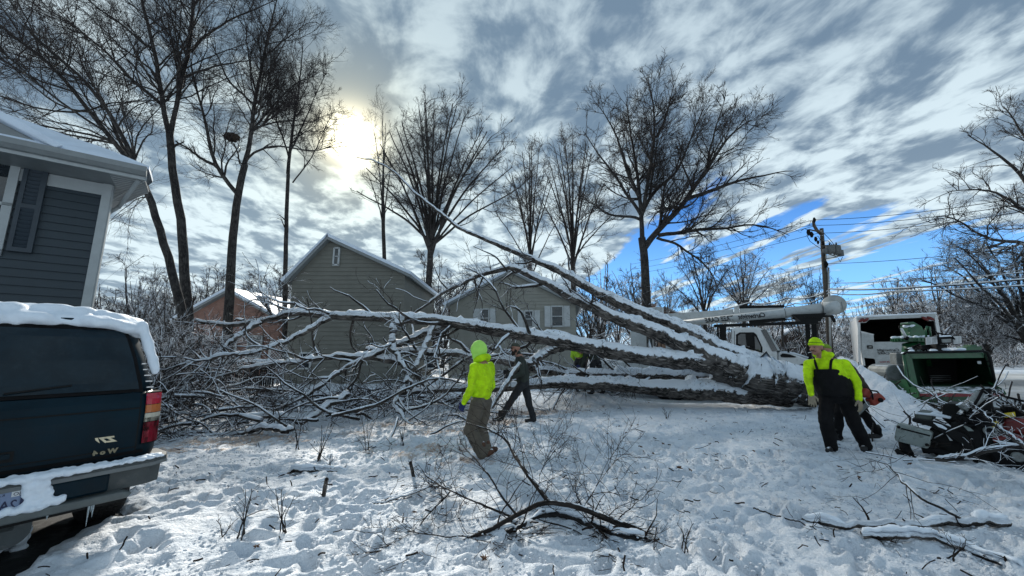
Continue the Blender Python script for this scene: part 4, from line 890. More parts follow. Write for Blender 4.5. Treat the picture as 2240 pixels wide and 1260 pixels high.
# ------------------------------------------------------------------ utility pole and lines
def pole():
    d=25; b=at(1816,800,d); b.z=GZ(b.x,b.y); root=empty('utility_pole',b,0,'wooden utility pole with grey transformers and a metal conduit beside the boom end','utility pole'); Lc=lambda px,py,dd=d: at(px,py,dd)-b
    wood=M_('weathered_pole',(.075,.062,.05),rough=.85,var=.25,bmp=.5,bscale=30,snow=.25)
    m=MB(); m.tube([(0,0,-.3),Lc(1808,650),Lc(1797,500)],[.17,.15,.11],14); m.obj('pole',wood,root,True)
    m=MB(); m.tube([Lc(1796,512),Lc(1787,504),Lc(1781,494),Lc(1779,483)],[.10,.10,.09,.08],8); m.obj('top_bracket',wood,root,True)
    m=MB(); m.tube([Lc(1812,585,24.8),Lc(1815,690,24.75),Lc(1817,770,24.7)],.055,8); m.obj('conduit',M_('galvanised',(.42,.44,.45),rough=.4,metal=.4),root,True)
    # transformer bank on its frame
    fm=MB(); 
    for a_,c_ in (((1806,543),(1828,541)),((1807,566),(1832,562)),((1806,543),(1807,566)),((1828,541),(1832,562)),((1806,553),(1830,562))):
        fm.tube([Lc(*a_,24.6),Lc(*c_,24.6)],.035,5)
    fm.obj('transformer_frame',GRYM,root)
    for px,py,r,h in ((1816,545,.26,.36),(1831,546,.22,.42),(1839,553,.16,.28),(1805,549,.14,.22)):
        t=MB(); c=Lc(px,py,24.6); t.tube([c+Vector((0,0,-h*.8)),c+Vector((0,0,-h*.78)),c+Vector((0,0,h*.55)),c+Vector((0,0,h*.7))],[r*.9,r,r,r*.55],14)
        o=t.obj('transformer',M_('grey_tank',(.10,.11,.115),rough=.5,var=.15),root,True); q=MB(); q.tube([c+Vector((0,0,h*.7)),c+Vector((0,0,h*1.15))],[.05,.035],6); q.obj('bushing',BLKM,o)
    for px,py,r in ((1768,508,.12),(1775,513,.12),(1784,523,.10),(1789,530,.08),(1806,578,.14),(1781,481,.10),(1800,532,.08)):
        t=MB(); c=Lc(px,py,24.7); t.tube([c+Vector((0,0,-r*1.6)),c+Vector((.02,0,0)),c+Vector((0,0,r*1.6))],[r*.5,r,r*.45],8); t.obj('insulator',BLKM,root,True)
    ja=MB(); 
    for pts in ([(1770,505),(1765,515),(1772,528),(1786,538),(1797,545)],[(1802,510),(1812,520),(1822,532),(1826,540)],[(1800,527),(1812,527),(1824,540)],[(1834,565),(1838,573),(1843,562)],[(1752,505),(1760,500),(1772,505)],[(1786,528),(1783,522),(1789,516),(1794,524),(1790,530)]):
        ja.tube([Lc(x,y,24.7) for x,y in pts],.018,5)
    ja.obj('jumper_wires',BLKM,root,True)
    t=MB(); t.tube([Lc(1797,508,24.9),Lc(1770,502,24.9)],.05,5); t.obj('crossarm',wood,root); t=MB(); t.tube([Lc(1800,538,24.8),Lc(1830,536,24.6)],.05,5); t.obj('crossarm',wood,root)
pole()
def wire(label,pts,r,snow=False,sag=0,grp=None):
    P=[at(x,y,d) for x,y,d in pts]; out=[]
    for a,b in zip(P[:-1],P[1:]):
        for k in range(16): t=k/16; q=a.lerp(b,t); q.z-=sag*4*t*(1-t); out.append(q)
    out.append(P[-1]); root=empty('power_line',out[0],0,label,'power line',grp); o0=out[0]
    m=MB(); m.tube([q-o0 for q in out],r,5); m.obj('cable',BLKM,root,True)
    if snow:
        rg_=random.Random(len(label)); rr=[r*1.25*rg_.choice((.9,1,1.1,.7)) for _ in out]; s=MB(); s.tube([q-o0+Vector((0,0,r*1.15)) for q in out],rr,6); s.obj('snow',SNOW,root,True)
wire('topmost thin power line over the pole, sloping up to the right edge',[(1380,578,50),(1779,481,25),(2300,421,15)],.016,sag=.25)
wire('second thin power line, crossing the pole just below the topmost one',[(1380,590,50),(1786,493,25.3),(2300,436,15)],.016,sag=.25)
wire('third thin power line crossing behind the pole bracket',[(1380,600,50),(1790,510,25.5),(2300,452,15.5)],.016,sag=.25)
wire('single thin line crossing the blue sky below the transformers',[(1540,630,48),(1806,577,25),(2300,533,14.5)],.014,sag=.15)
wire('thin line just above the snow-covered cables',[(1811,619,24.8),(2050,606,18),(2300,588,14)],.014,True,sag=.1)
wire('thick black cable with a line of snow on top at the right',[(1812,632,24.8),(1930,633,21),(2300,606,14)],.030,True,sag=.05)
wire('lower white snow-covered cable at the right',[(1812,640,24.8),(1870,645,23),(1950,638,20.5),(2300,621,14)],.022,True,sag=.05)
wire('upper snow-laden cable sagging left of the pole over the boom',[(1430,705,44),(1640,662,31),(1720,652,28),(1811,637,24.8)],.030,True,sag=.25)
wire('lower snow-laden cable sagging left of the pole over the boom',[(1430,715,44),(1660,668,31),(1740,664,28),(1811,643,24.8)],.024,True,sag=.25)
# ------------------------------------------------------------------ bucket truck
BOOMTXT=(('Cartwright',1712,683,.0),('TREE CARE',1615,689,.0))
def bucket_truck():
    f=Fr(1600,14.9,1790,13.6,-.2); root=empty('bucket_truck',f.o,f.rz,'white bucket truck with its long lettered boom laid over the cab','truck'); q=f.q; Wd=2.2
    P=lambda pts,off=0:[(v.x,v.z) for v in (q(x,y,off) for x,y in pts)]
    # cab
    c=MB(); c.prism(P([(1600,722),(1606,717),(1655,715),(1668,719),(1685,745),(1701,772),(1701,850),(1600,850)]),1,0,Wd); cab=c.obj('cab',WHT,root,bevel=.06)
    h=MB(); h.prism(P([(1702,768),(1740,774),(1768,784),(1788,800),(1792,830),(1790,848),(1702,850)]),1,.08,Wd-.08); hood=h.obj('hood',WHT,root,bevel=.09)
    def panel(name,pts,m,par,off=-.012,th=.012,b=.0): g=MB(); g.prism(P(pts),1,off,off+th); return g.obj(name,m,par,bevel=b)
    panel('side_window',[(1614,735),(1620,730),(1647,730),(1652,734),(1664,758),(1664,768),(1614,752)],GLS,cab,-.015,.01)
    panel('window_reveal',[(1610,732),(1618,727),(1649,727),(1655,732),(1668,760),(1668,772),(1610,756)],BLKM,cab,-.006,.004)
    panel('window_divider',[(1638,729),(1650,731),(1652,764),(1640,760)],BLK,cab,-.03,.014)
    panel('windshield',[(1664,722),(1676,721),(1702,767),(1689,769)],GLS,cab,-.014,.02)
    w=MB(); a=q(1672,721,.1);b=q(1702,768,.1); w.v=[(a.x+.05,.1,a.z),(a.x+.05,Wd-.1,a.z),(b.x+.05,Wd-.1,b.z),(b.x+.05,.1,b.z)]; w.f=[(0,1,2,3)]; w.mi=[0]; w.obj('windshield_glass',GLS,cab,fix=False)
    panel('windshield_pillar',[(1676,721),(1679,722),(1706,765),(1702,768)],WHTG,cab,-.03,.05)
    panel('door_seam',[(1606,724),(1607,724),(1607,800),(1606,800)],BLK,cab,-.004,.003); panel('door_seam',[(1670,770),(1671,770),(1673,812),(1672,812)],BLK,cab,-.004,.003)
    panel('hood_vent',[(1707,777),(1712,773),(1728,775),(1742,780),(1740,782),(1716,782),(1709,781)],BLK,hood,.05,.02)
    panel('marker_light',[(1760,788),(1768,788),(1770,791),(1762,792)],M_('smoked_lens',(.08,.075,.07),rough=.2),hood,.05,.02)
    panel('wheel_arch',[(1745,800),(1755,796),(1766,798),(1774,806),(1779,822),(1779,840),(1742,840)],BLKM,hood,.03,.04)
    mi=MB(); a=q(1640,742,-.25); mi.box(a,(.22,.12,.5)); mi.tube([q(1655,735,0),q(1642,733,-.22)],.02,5); mi.obj('mirror',BLK,cab)
    mi=MB(); a=q(1701,755,-.1); mi.box((a.x+.3,-.1,a.z-.2),(.06,.08,.14)); mi.tube([q(1700,768,0),(a.x+.3,-.1,a.z-.2)],.015,5); mi.obj('hood_mirror',BLK,hood)
    s=MB(); s.prism(P([(1706,766),(1740,771),(1770,781),(1770,783),(1740,774.5),(1706,770)]),1,.12,Wd-.12); s.obj('snow',SNOW,hood)
    # wheels
    for px in (1762,1480,1455): 
        c_=q(px,838,.25); c_.z=.52; t=MB()
        t.tube([(c_.x,.0,.5),(c_.x,.02,.5),(c_.x,.28,.5),(c_.x,.30,.5)],[.44,.5,.5,.44],24); wo=t.obj('wheel',BLKM,root,True); r=MB(); r.tube([(c_.x,-.02,.5),(c_.x,.03,.5)],[.20,.27],16); r.obj('rim',WHTG,wo)
        t=MB(); t.tube([(c_.x,Wd-.3,.5),(c_.x,Wd,.5)],[.5,.5],24); t.obj('wheel',BLKM,root,True)
    ch=MB(); ch.box((q(1600,800).x-3.2,Wd/2,.75),(9,.9,.28)); ch.obj('chassis',BLK,root)
    # service body with tool boxes
    x1=q(1592,800).x; x0=x1-5.2; zt=q(1500,800).z
    for k,(a,b) in enumerate(((x0,x0+1.5),(x0+1.52,x0+2.9),(x0+2.92,x0+3.9),(x0+3.92,x1))):
        g=MB(); g.box(((a+b)/2,.3,(zt+.55)/2+.1),(b-a-.02,.6,zt-.35)); o=g.obj('tool_box',WHT,root,bevel=.02); g=MB(); g.box(((a+b)/2,-.012,(zt+.55)/2+.1),(b-a-.16,.02,zt-.55)); o2=g.obj('door',WHTG,o,bevel=.01)
    g=MB(); g.box(((x0+x1)/2,Wd/2,zt+.02),(x1-x0,Wd,.06)); g.obj('deck',GRYM,root); g=MB(); g.box(((x0+x1)/2,Wd-.3,(zt+.55)/2+.1),(x1-x0,.6,zt-.4)); g.obj('far_tool_boxes',WHT,root)
    # tan box, ladder and louvred cabinet on the deck
    p0=q(1436,765,.6);p1=q(1454,728,.6); g=MB(); g.box(((p0.x+p1.x)/2,.9,(zt+p1.z)/2),(p1.x-p0.x,.7,p1.z-zt)); g.obj('tan_crate',M_('tan_panel',(.30,.19,.13),rough=.7),root)
    p0=q(1457,770,.5);p1=q(1500,735,.5); g=MB(); g.box(((p0.x+p1.x)/2,.9,(zt+p1.z)/2),(p1.x-p0.x,.8,p1.z-zt)); cb=g.obj('cabinet',WHTG,root)
    for k in range(7): g=MB(); g.box((p0.x+.12,.49,zt+.12+k*.09),(.2,.02,.03)); g.obj('louvre',BLK,cb)
    g=MB()
    for px in (1417,1424): g.tube([q(px,800,.4),q(px-2,722,.4)],.025,5)
    for k in range(7): g.tube([q(1417-k*.3,790-k*10,.4),q(1424-k*.3,790-k*10,.4)],.018,5)
    g.obj('ladder',BLK,root)
    g=MB()
    for px in (1428,1433,1440,1448): g.tube([q(px,800,.3),q(px-3,724,.3)],.022,5)
    g.tube([q(1400,727,.3),q(1455,731,.3)],.03,5); g.obj('rack',BLK,root)
    # cab guard and boom rest
    def bar(name,a,b,r,off=.9,m=BLK,par=root):
        g=MB(); A=q(*a,off);B=q(*b,off); d=(B-A); L=d.length; g.tube([A,B],r*1.3,4); return g.obj(name,m,par)
    for off in (.25,1.9): bar('cab_guard_rail',(1562,713),(1790,705),.06,off)
    for off in (.25,1.9):
        for px in (1570,1576): bar('guard_post',(px,713),(px+2,770),.04,off)
        bar('guard_post',(1583,713),(1584,770),.09,off)
    for px,off in ((1765,.7),(1779,.7)): bar('boom_rest_post',(px,695),(px+9,850),.07,off)
    g=MB(); a=q(1772,692,.7); g.prism([(a.x-.55,a.z+.08),(a.x+.45,a.z+.08),(a.x+.25,a.z-.2),(a.x-.3,a.z-.2)],1,.5,1.3); g.obj('boom_cradle',BLK,root)
    bar('rest_crossbar',(1760,693),(1822,691),.03,.5); bar('rest_hook',(1819,692),(1826,705),.05,.5)
    # lower boom: white round tube, tapering; joint disc at the right
    bo=1.0; B0=q(1470,709,bo);B1=q(1720,685,bo);B2=q(1798,676,bo);B3=q(1833,673,bo)
    g=MB(); g.tube([B0,B1,B2],[.12,.185,.23],28); boom=g.obj('lower_boom',WHTG,root,True)
    g=MB(); g.tube([B2,B3,q(1836,673,bo)],[.245,.245,.18],28); g.obj('boom_head',WHTG,root,True); 
    g=MB(); g.tube([q(1716.5,685.3,bo),q(1717.5,685.2,bo)],[.192,.192],28); g.tube([q(1797.5,676,bo),q(1798.5,676,bo)],[.25,.25],28); g.obj('boom_band',BLK,boom)
    g=MB(); g.tube([q(1640,705,bo),q(1718,697,bo)],.10,4); g.tube([q(1700,700,bo),q(1820,692,bo)],.03,4); g.obj('boom_underplate',BLK,boom)
    jc=q(1824,667,bo+.35); g=MB(); 
    g.tube([(jc.x,jc.y-.10,jc.z),(jc.x,jc.y+.10,jc.z)],[.36,.36],28); g.obj('elbow_guard',M_('cloudy_plastic',(.34,.35,.34),rough=.4,alpha=None),root,True)
    g=MB(); g.tube([q(1840,660,bo-.1),q(1848,690,bo-.1)],.02,5); g.obj('guard_hoop',GRYM,root)
    # upper boom: boxy, behind and above
    g=MB(); b2=bo+.55; A=[(v.x,v.z) for v in (q(*p,b2) for p in ((1448,687),(1604,676),(1604,693),(1480,706)))]; g.prism(A,1,b2,b2+.35); g.obj('upper_boom',WHTG,root,bevel=.02)
    g=MB(); A=[(v.x,v.z) for v in (q(*p,b2) for p in ((1606,671),(1617,670),(1617,696),(1606,697)))]; g.prism(A,1,b2-.08,b2+.42); g.obj('boom_bracket',WHTG,root)
    g=MB(); A=[(v.x,v.z) for v in (q(*p,b2) for p in ((1618,669),(1716,667),(1716,672),(1618,674)))]; g.prism(A,1,b2-.02,b2+.38); g.obj('boom_tray',BLK,root)
    g=MB(); A=[(v.x,v.z) for v in (q(*p,b2) for p in ((1619,675),(1714,673),(1714,684),(1619,690)))]; g.prism(A,1,b2,b2+.35); g.obj('inner_boom',WHTG,root)
    g=MB(); A=[(v.x,v.z) for v in (q(*p,b2+.2) for p in ((1720,672),(1800,666),(1800,674),(1720,680)))]; g.prism(A,1,b2+.2,b2+.4); g.obj('upper_boom_tip',GRYM,root)
    g=MB(); a=q(1400,690,bo); g.box((a.x,bo+.3,(a.z+zt)/2),(.9,.9,a.z-zt+.3)); g.box((a.x+.3,bo+.3,a.z+.1),(1.3,.5,.5)); g.obj('turntable',WHTG,root,bevel=.05)
    # mirrored lettering as the picture shows it
    INK=M_('black_lettering',(.012,.012,.013),rough=.5,var=.05)
    for txt,px0,px1,py0,py1,sh in (('Cartwright',1614,1674,690.5,684.5,-.25),('TREE CARE',1540,1604,695,690,-.25)):
        a=q(px0,py0,bo-.3);b=q(px1,py1,bo-.3); me=text_mesh(txt,1,True,.004,.25,.03); xs=[v.co.x for v in me.vertices]; w0=max(xs)-min(xs); sc=(b.x-a.x)/w0
        ang=math.atan2(b.z-a.z,b.x-a.x); cx=(max(xs)+min(xs))/2
        r_=.175 if px0>1600 else .15
        # wrap the letters round the tube
        me.transform(Matrix.Translation((-cx,0,0))); me.transform(Matrix.Diagonal((sc,sc*1.25,1,1)))
        for v in me.vertices:
            t=v.co.y/r_; out=r_+.014+v.co.z; v.co=Vector((v.co.x,-out*math.cos(t),out*math.sin(t)))
        o=link('lettering',me,boom,INK); m0=(B0+(B1-B0)*(((a.x+b.x)/2-B0.x)/(B1.x-B0.x))); 
        rr=.12+(.185-.12)*(((a.x+b.x)/2-B0.x)/(B1.x-B0.x)); o.location=(m0.x,m0.y,m0.z); o.scale=(1,rr/r_*1.0,rr/r_*1.0); o.rotation_euler=(0,-math.atan2(B1.z-B0.z,B1.x-B0.x),0)
bucket_truck()
# ------------------------------------------------------------------ chip truck
def chip_truck():
    f=Fr(1872,16.0,2050,14.6,-.25); root=empty('chip_truck',f.o,f.rz,'white box chip truck with open dark rear above the green chipper','truck'); q=f.q; INK=MATS['black_lettering']; RED=M_('red_lettering',(.30,.02,.025),rough=.5,var=.05); LENS=M_('dark_red_lens',(.12,.01,.01),rough=.25,var=.1)
    def pan(name,pts,m,par,off=0,th=.04,b=.0): g=MB(); g.prism([(v.x,v.z) for v in (q(x,y,off) for x,y in pts)],1,off,off+th); return g.obj(name,m,par,bevel=b)
    D=4.2; TL=q(1872,692);TR=q(2049,684);BL=q(1878,838); zt=(TL.z+TR.z)/2; w0,w1=TL.x,TR.x; zb=q(1950,822).z
    sh=MB(); t=.07
    sh.box(((w0+w1)/2,D/2,zt-t/2),(w1-w0,D,t)); roof=sh.obj('roof',WHT,root,bevel=.03)
    for x in (w0+t/2,w1-t/2): s=MB(); s.box((x,D/2,(zt-t+zb)/2),(t,D,zt-t-zb)); s.obj('side_wall',WHT,root,bevel=.01)
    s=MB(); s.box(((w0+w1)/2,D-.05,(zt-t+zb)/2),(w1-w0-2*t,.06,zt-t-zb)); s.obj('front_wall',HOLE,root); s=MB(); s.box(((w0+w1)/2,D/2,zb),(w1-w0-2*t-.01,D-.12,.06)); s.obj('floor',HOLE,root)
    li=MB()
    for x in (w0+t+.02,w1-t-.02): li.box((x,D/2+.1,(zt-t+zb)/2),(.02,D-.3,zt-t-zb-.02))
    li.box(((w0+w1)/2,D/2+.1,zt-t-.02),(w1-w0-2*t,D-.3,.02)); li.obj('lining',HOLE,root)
    pan('header',[(1876,693),(2047,686),(2047,694),(1876,700)],WHTG,root,-.03,.06,.01)
    pan('post',[(1876,700),(1882,700),(1884,838),(1878,838)],WHT,root,-.03,.06,.01); g=MB(); g.box((w1-.045,.0,(zt+zb)/2-.05),(.09,.06,zt-zb-.1)); g.obj('post',WHT,root,bevel=.01)
    pan('gusset',[(1882,700),(1902,699),(1894,706),(1882,706)],WHTG,root,-.035,.02); pan('gusset',[(2043,693),(2018,695),(2028,702),(2043,702)],WHTG,root,-.035,.02)
    for px,py in ((1884,700.5),(1894,700),(2024,697),(2036,696.5)):
        c=q(px,py,-.06); g=MB(); g.ell((0,0,0),(.12,.03,.055),12,8); o=g.obj('tail_light',LENS,root,True); o.location=c; o.rotation_euler=(0,R(-38 if px<1950 else 38),0)
    # tailgate with its side door
    pan('tailgate',[(1912,748),(2047,746),(2057,786),(1912,786)],WHTG,root,0,.05); dr=pan('side_door',[(1884,726),(1911,733),(1914,785),(1886,782)],WHTG,root,-.06,.05,.01); pan('door_frame',[(1883,724),(1912,731),(1911,734),(1884,728)],WHT,root,-.07,.07)
    c=q(1903,759,-.08); g=MB(); g.box(c,(.17,.03,.13)); g.obj('latch',BLK,dr,bevel=.02); g=MB(); g.box((c.x,c.y-.02,c.z),(.09,.03,.02)); g.obj('handle',CHR,dr)
    pan('lower_panel',[(1914,786),(2040,786),(2042,801),(1916,800)],WHTG,root,.01,.04); pan('bumper',[(1886,800),(2056,800),(2058,808),(1886,808)],BLK,root,-.05,.2)
    pan('snow',[(1873,691),(2049,683),(2049,686),(1873,695)],SNOW,roof,-.06,D*.9,.02)
    def letter(txt,px0,px1,py,m,h=None,name='lettering',sh=0.25,bold=.01):
        a=q(px0,py,-.012);b=q(px1,py,-.012); me=text_mesh(txt,1,True,.004,sh,bold); me.transform(Matrix.Rotation(PI/2,4,'X')); xs=[v.co.x for v in me.vertices]; sc=(b.x-a.x)/(max(xs)-min(xs)); cx=(max(xs)+min(xs))/2
        me.transform(Matrix.Translation((-cx,0,0))); me.transform(Matrix.Diagonal((sc,1,sc*(h or 1),1))); o=link(name,me,root,m); o.location=((a.x+b.x)/2,-.012,a.z)
    letter('Cartwright',1918,1967,766,INK,1.0); letter('TREE CARE',1919,1973,773,INK,.95); letter('24 Hour',1923,1947,791.5,RED,1.0); letter('Emergency Service',1920,1952,796.5,RED,1.1,sh=0)
    # side panels, front bin, wheels, cab
    g=MB(); g.box((q(1853,770,.8).x,1.2,1.15),(.5,.9,1.0)); g.obj('side_bin',WHTG,root,bevel=.02)
    for px in (1892,2030):
        x=q(px,820).x; t_=MB(); t_.tube([(x-.25,1.1,.5),(x+.25,1.1,.5)],.5,20); t_.obj('wheel',BLKM,root,True)
    g=MB(); g.box(((w0+w1)/2,D+1.1,1.35),(w1-w0-.2,1.9,1.9)); cb=g.obj('cab',WHT,root,bevel=.12)
    g=MB(); g.box(((w0+w1)/2,D+2.9,1.0),(w1-w0-.6,1.8,.9)); g.obj('hood',WHT,root,bevel=.12)
    g=MB(); g.box(((w0+w1)/2,D/2+1,.62),(1.0,D+4,.25)); g.obj('chassis',BLK,root)
chip_truck()
# ------------------------------------------------------------------ wood chipper
GRN=M_('chipper_green',(.010,.085,.030),rough=.35,var=.2,dirt=((.03,.035,.03),.6),coat=.2,bmp=.06); GRND=M_('chipper_green_worn',(.012,.05,.022),rough=.55,var=.3,dirt=((.04,.04,.035),.7),bmp=.15,snow=.12)
def pts2(f,pts,off): return [(v.x,v.z) for v in (f.q(x,y,off) for x,y in pts)]
def panel(f,name,pts,m,par,off=0,th=.03,b=0,lab=None):
    g=MB(); g.prism(pts2(f,pts,off),1,off,off+th); o=g.obj(name,m,par,bevel=b)
    if lab: o['label']=lab
    return o
def quad(f,name,P,m,par,th=.03):
    # P: four (px,py,off) sights; a plate with thickness
    v=[f.q(*p) for p in P]; n=(v[1]-v[0]).cross(v[3]-v[0]).normalized()*th; g=MB(); g.v=[tuple(p) for p in v]+[tuple(p+n) for p in v]; g.f=[(0,1,2,3),(7,6,5,4),(0,4,5,1),(1,5,6,2),(2,6,7,3),(3,7,4,0)]; g.mi=[0]*6; return g.obj(name,m,par)
def rod(f,name,P,r,m,par,n=8,smooth=True):
    g=MB(); g.tube([f.q(*p) for p in P],r,n); return g.obj(name,m,par,smooth)
GRNI=M_('shade_painted_green',(.004,.022,.010),rough=.6,var=.3,dirt=((.006,.008,.006),.8),spec=.2)  # chipper green darkened so the hopper's inner shade is in the colour
def chipper():
    f=Fr(2000,9.4,2190,8.9,-.2); root=empty('wood_chipper',f.o,f.rz,'green towed wood chipper with its wide dark feed hopper open toward the yard','wood chipper')
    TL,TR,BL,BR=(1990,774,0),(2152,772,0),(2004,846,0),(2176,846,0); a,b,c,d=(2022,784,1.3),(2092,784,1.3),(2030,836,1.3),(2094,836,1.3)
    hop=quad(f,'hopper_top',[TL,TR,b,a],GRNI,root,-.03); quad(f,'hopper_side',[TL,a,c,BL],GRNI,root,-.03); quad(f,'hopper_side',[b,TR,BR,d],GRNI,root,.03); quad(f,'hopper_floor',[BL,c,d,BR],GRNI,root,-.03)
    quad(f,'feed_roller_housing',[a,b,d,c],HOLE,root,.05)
    for k in range(4): rod(f,'feed_roller_bar',[(2034,822+k*4,1.22),(2080,822+k*4,1.22)],.012,GRYM,root,5)
    quad(f,'feed_table',[(2004,846,0),(2176,846,0),(2194,861,-.75),(2014,861,-.75)],GRND,root,.04)
    panel(f,'red_lip',[(2014,861),(2196,861),(2197,868),(2015,868)],M_('red_bar',(.17,.012,.018),rough=.45,var=.15,bmp=.1),root,-.80,.06,.01)
    quad(f,'corner_wing',[(2163,835,-.02),(2176,843,-.02),(2202,862,-.7),(2196,852,-.6)],GRN,root,.03)
    lip=panel(f,'front_lip',[(1986,773),(2152,771),(2153,783),(1990,785)],GRN,root,-.05,.05,.01)
    quad(f,'side_flange',[(1982,776,-.05),(1993,776,-.05),(2010,852,-.05),(1996,846,-.05)],GRN,root,.04)
    panel(f,'reflector',[(2138,790),(2146,790),(2147,796),(2139,796)],WHTG,root,-.02,.01)
    panel(f,'snow',[(1990,770),(2150,767),(2152,772),(1988,774)],SNOW,root,-.04,.35,.02)
    rod(f,'safety_bar',[(1976,776,-.12),(1981,771,-.12),(2060,770,-.12),(2150,768,-.12),(2160,771,-.12),(2166,784,-.12),(2176,836,-.12)],.028,BLK,root)
    rod(f,'bar_strut',[(2152,790,0),(2166,790,-.12)],.015,BLK,root); rod(f,'bar_strut',[(2155,801,0),(2168,801,-.12)],.015,BLK,root); rod(f,'left_bar',[(1976,776,-.12),(1984,830,-.12),(1992,846,-.1)],.028,GRN,root)
    # engine body behind
    g=MB(); p0=f.q(1990,800,1.4);p1=f.q(2150,762,1.4); g.box(((p0.x+p1.x)/2,2.1,.95),(p1.x-p0.x-.2,1.4,.9)); g.obj('engine_house',GRN,root,bevel=.05)
    g=MB(); g.box(((p0.x+p1.x)/2,2.6,.45),(1.0,4.2,.18)); g.tube([((p0.x+p1.x)/2,4.2,.45),((p0.x+p1.x)/2,6.0,.35)],.06,6); g.obj('frame',BLK,root)
    for x in (p0.x+.1,p1.x-.1): g=MB(); g.tube([(x-.12,2.6,.38),(x+.12,2.6,.38)],.38,22); g.obj('wheel',BLKM,root,True)
    panel(f,'green_box',[(2116,758),(2148,757),(2149,770),(2117,771)],GRN,root,.2,.35,.01); panel(f,'green_box_lid',[(2124,754),(2138,754),(2138,758),(2124,758)],GRN,root,.25,.25,.01)
    # control head with placards
    panel(f,'control_post',[(2048,753),(2074,753),(2071,772),(2050,772)],BLK,root,.1,.25,.02); ch=panel(f,'control_box',[(2054,737),(2084,735),(2084,752),(2056,753)],BLK,root,-.05,.30,.03)
    panel(f,'control_face',[(2060,742),(2081,741),(2081,749),(2062,750)],GRYM,ch,-.075,.03,.01); panel(f,'snow',[(2055,734),(2082,733),(2084,738),(2054,739)],SNOW,ch,-.03,.24,.02)
    for k,pts in enumerate(([(2025,738),(2050,736),(2051,752),(2026,754)],[(2085,736),(2103,735),(2104,751),(2086,753)])):
        fr_=panel(f,'placard',[(pts[0][0]-1.4,pts[0][1]-1.4),(pts[1][0]+1.4,pts[1][1]-1.4),(pts[2][0]+1.4,pts[2][1]+1.4),(pts[3][0]-1.4,pts[3][1]+1.4)],BLK,root,.02,.02); sh=panel(f,'sheet',pts,WHT,fr_,.005,.01)
        for j in range(7):
            t=(j+1)/8; y0=pts[0][1]+(pts[3][1]-pts[0][1])*t; y1=pts[1][1]+(pts[2][1]-pts[1][1])*t
            for u0,u1 in ((.08,.44),(.54,.92)): xa=pts[0][0]+(pts[1][0]-pts[0][0])*u0; xb=pts[0][0]+(pts[1][0]-pts[0][0])*u1; ya=y0+(y1-y0)*u0; yb=y0+(y1-y0)*u1; panel(f,'text_line',[(xa,ya-.35),(xb,yb-.35),(xb,yb+.35),(xa,ya+.35)],GRYM,fr_,.0005,.003)
    rod(f,'lever',[(2026,737,.1),(2025,722,.1),(2028,714,.1),(2033,715,.1),(2036,736,.1)],.022,GRN,root); rod(f,'cable',[(2036,722,.1),(2048,725,.1),(2054,738,.05)],.012,BLKM,root); rod(f,'hose',[(2053,742,-.08),(2052,728,.1),(2060,731,.1),(2080,733,.1),(2088,742,-.1)],.016,BLKM,root)
    # discharge chute
    cx=f.q(2006,760,1.6); g=MB(); g.tube([f.q(2008,800,1.6),f.q(2006,762,1.6),f.q(2000,748,1.6)],[.34,.30,.26],18); g.obj('chute_base',GRN,root,True)
    g=MB(); c0=f.q(1993,744,1.6); g.tube([(c0.x,c0.y,c0.z-.05),(c0.x,c0.y,c0.z+.05)],[.38,.38],30); 
    for k in range(30): an=2*PI*k/30; g.box((c0.x+.39*math.cos(an),c0.y+.39*math.sin(an),c0.z),(.04,.04,.07),0,(0,0,an))
    g.obj('swivel_ring',GRN,root)
    ch=MB(); secs=[]
    for (px,py,w_,h_,tilt) in ((1999,742,.19,.17,0),(1998,732,.19,.17,.15),(1993,722,.19,.17,.55),(1985,716,.18,.15,1.1),(1977,715,.17,.12,1.45)):
        c=f.q(px,py,1.55); ax=Vector((math.cos(tilt),0,math.sin(tilt)))
        secs.append([tuple(c+ax*sx*h_+Vector((0,sy*w_,0))) for sx,sy in ((-1,-1),(1,-1),(1,1),(-1,1))])
    ch.ring(secs); co=ch.obj('chute',GRN,root,bevel=.02)
    rod(f,'chute_cylinder',[(1971,718,1.3),(1982,738,1.3)],.035,WHT,root); rod(f,'cylinder_joint',[(1980,738,1.3),(1985,741,1.3)],.06,BLKM,root); rod(f,'deflector_arm',[(1968,722,1.3),(1967,714,1.3),(1975,710,1.3),(1990,711,1.3)],.016,BLK,root)
    s=MB(); 
    for k in range(26): q=f.q(random.uniform(1980,2002),random.uniform(711,716) ,1.5+random.uniform(-.1,.15)); s.ell(q,(.07,.08,.04),7,5)
    for k in range(34): an=random.uniform(0,6.28); rr=random.uniform(.18,.36); s.ell((c0.x+rr*math.cos(an),c0.y+rr*math.sin(an),c0.z+.07),(.07,.07,.05),7,5)
    link('snow',remesh(s,.022,2,.006),root,SNOW,True)
    # tank, cabinet, clutter on the deck
    g=MB(); p=f.q(1958,814,.9); g.tube([(p.x-.18,.5,p.z),(p.x-.18,1.4,p.z)],[.2,.2],16); g.box((p.x+.05,.95,p.z+.02),(.35,.9,.36)); g.obj('fuel_tank',GRYM,root,bevel=.03); panel(f,'snow',[(1941,800),(1974,799),(1974,803),(1943,804)],SNOW,root,.55,.6,.02)
    panel(f,'side_cabinet',[(1960,772),(1984,772),(1986,802),(1962,802)],GRYM,root,.7,.3,.02)
    rg_=random.Random(3)
    for k in range(9):
        x=rg_.uniform(1985,2045);y=rg_.uniform(756,768); rod(f,'hydraulic_hose',[(x,y,.4),(x+rg_.uniform(-12,12),y-rg_.uniform(0,8),.5),(x+rg_.uniform(-18,18),y+rg_.uniform(-4,4),.7)],.022,BLKM,root)
    s=MB()
    for k in range(40): q=f.q(rg_.uniform(1992,2112),rg_.uniform(763,769),rg_.uniform(.1,.9)); s.ell(q,(rg_.uniform(.05,.11),.08,.04),7,5)
    link('deck_snow',remesh(s,.022,2,.006),root,SNOW,True)
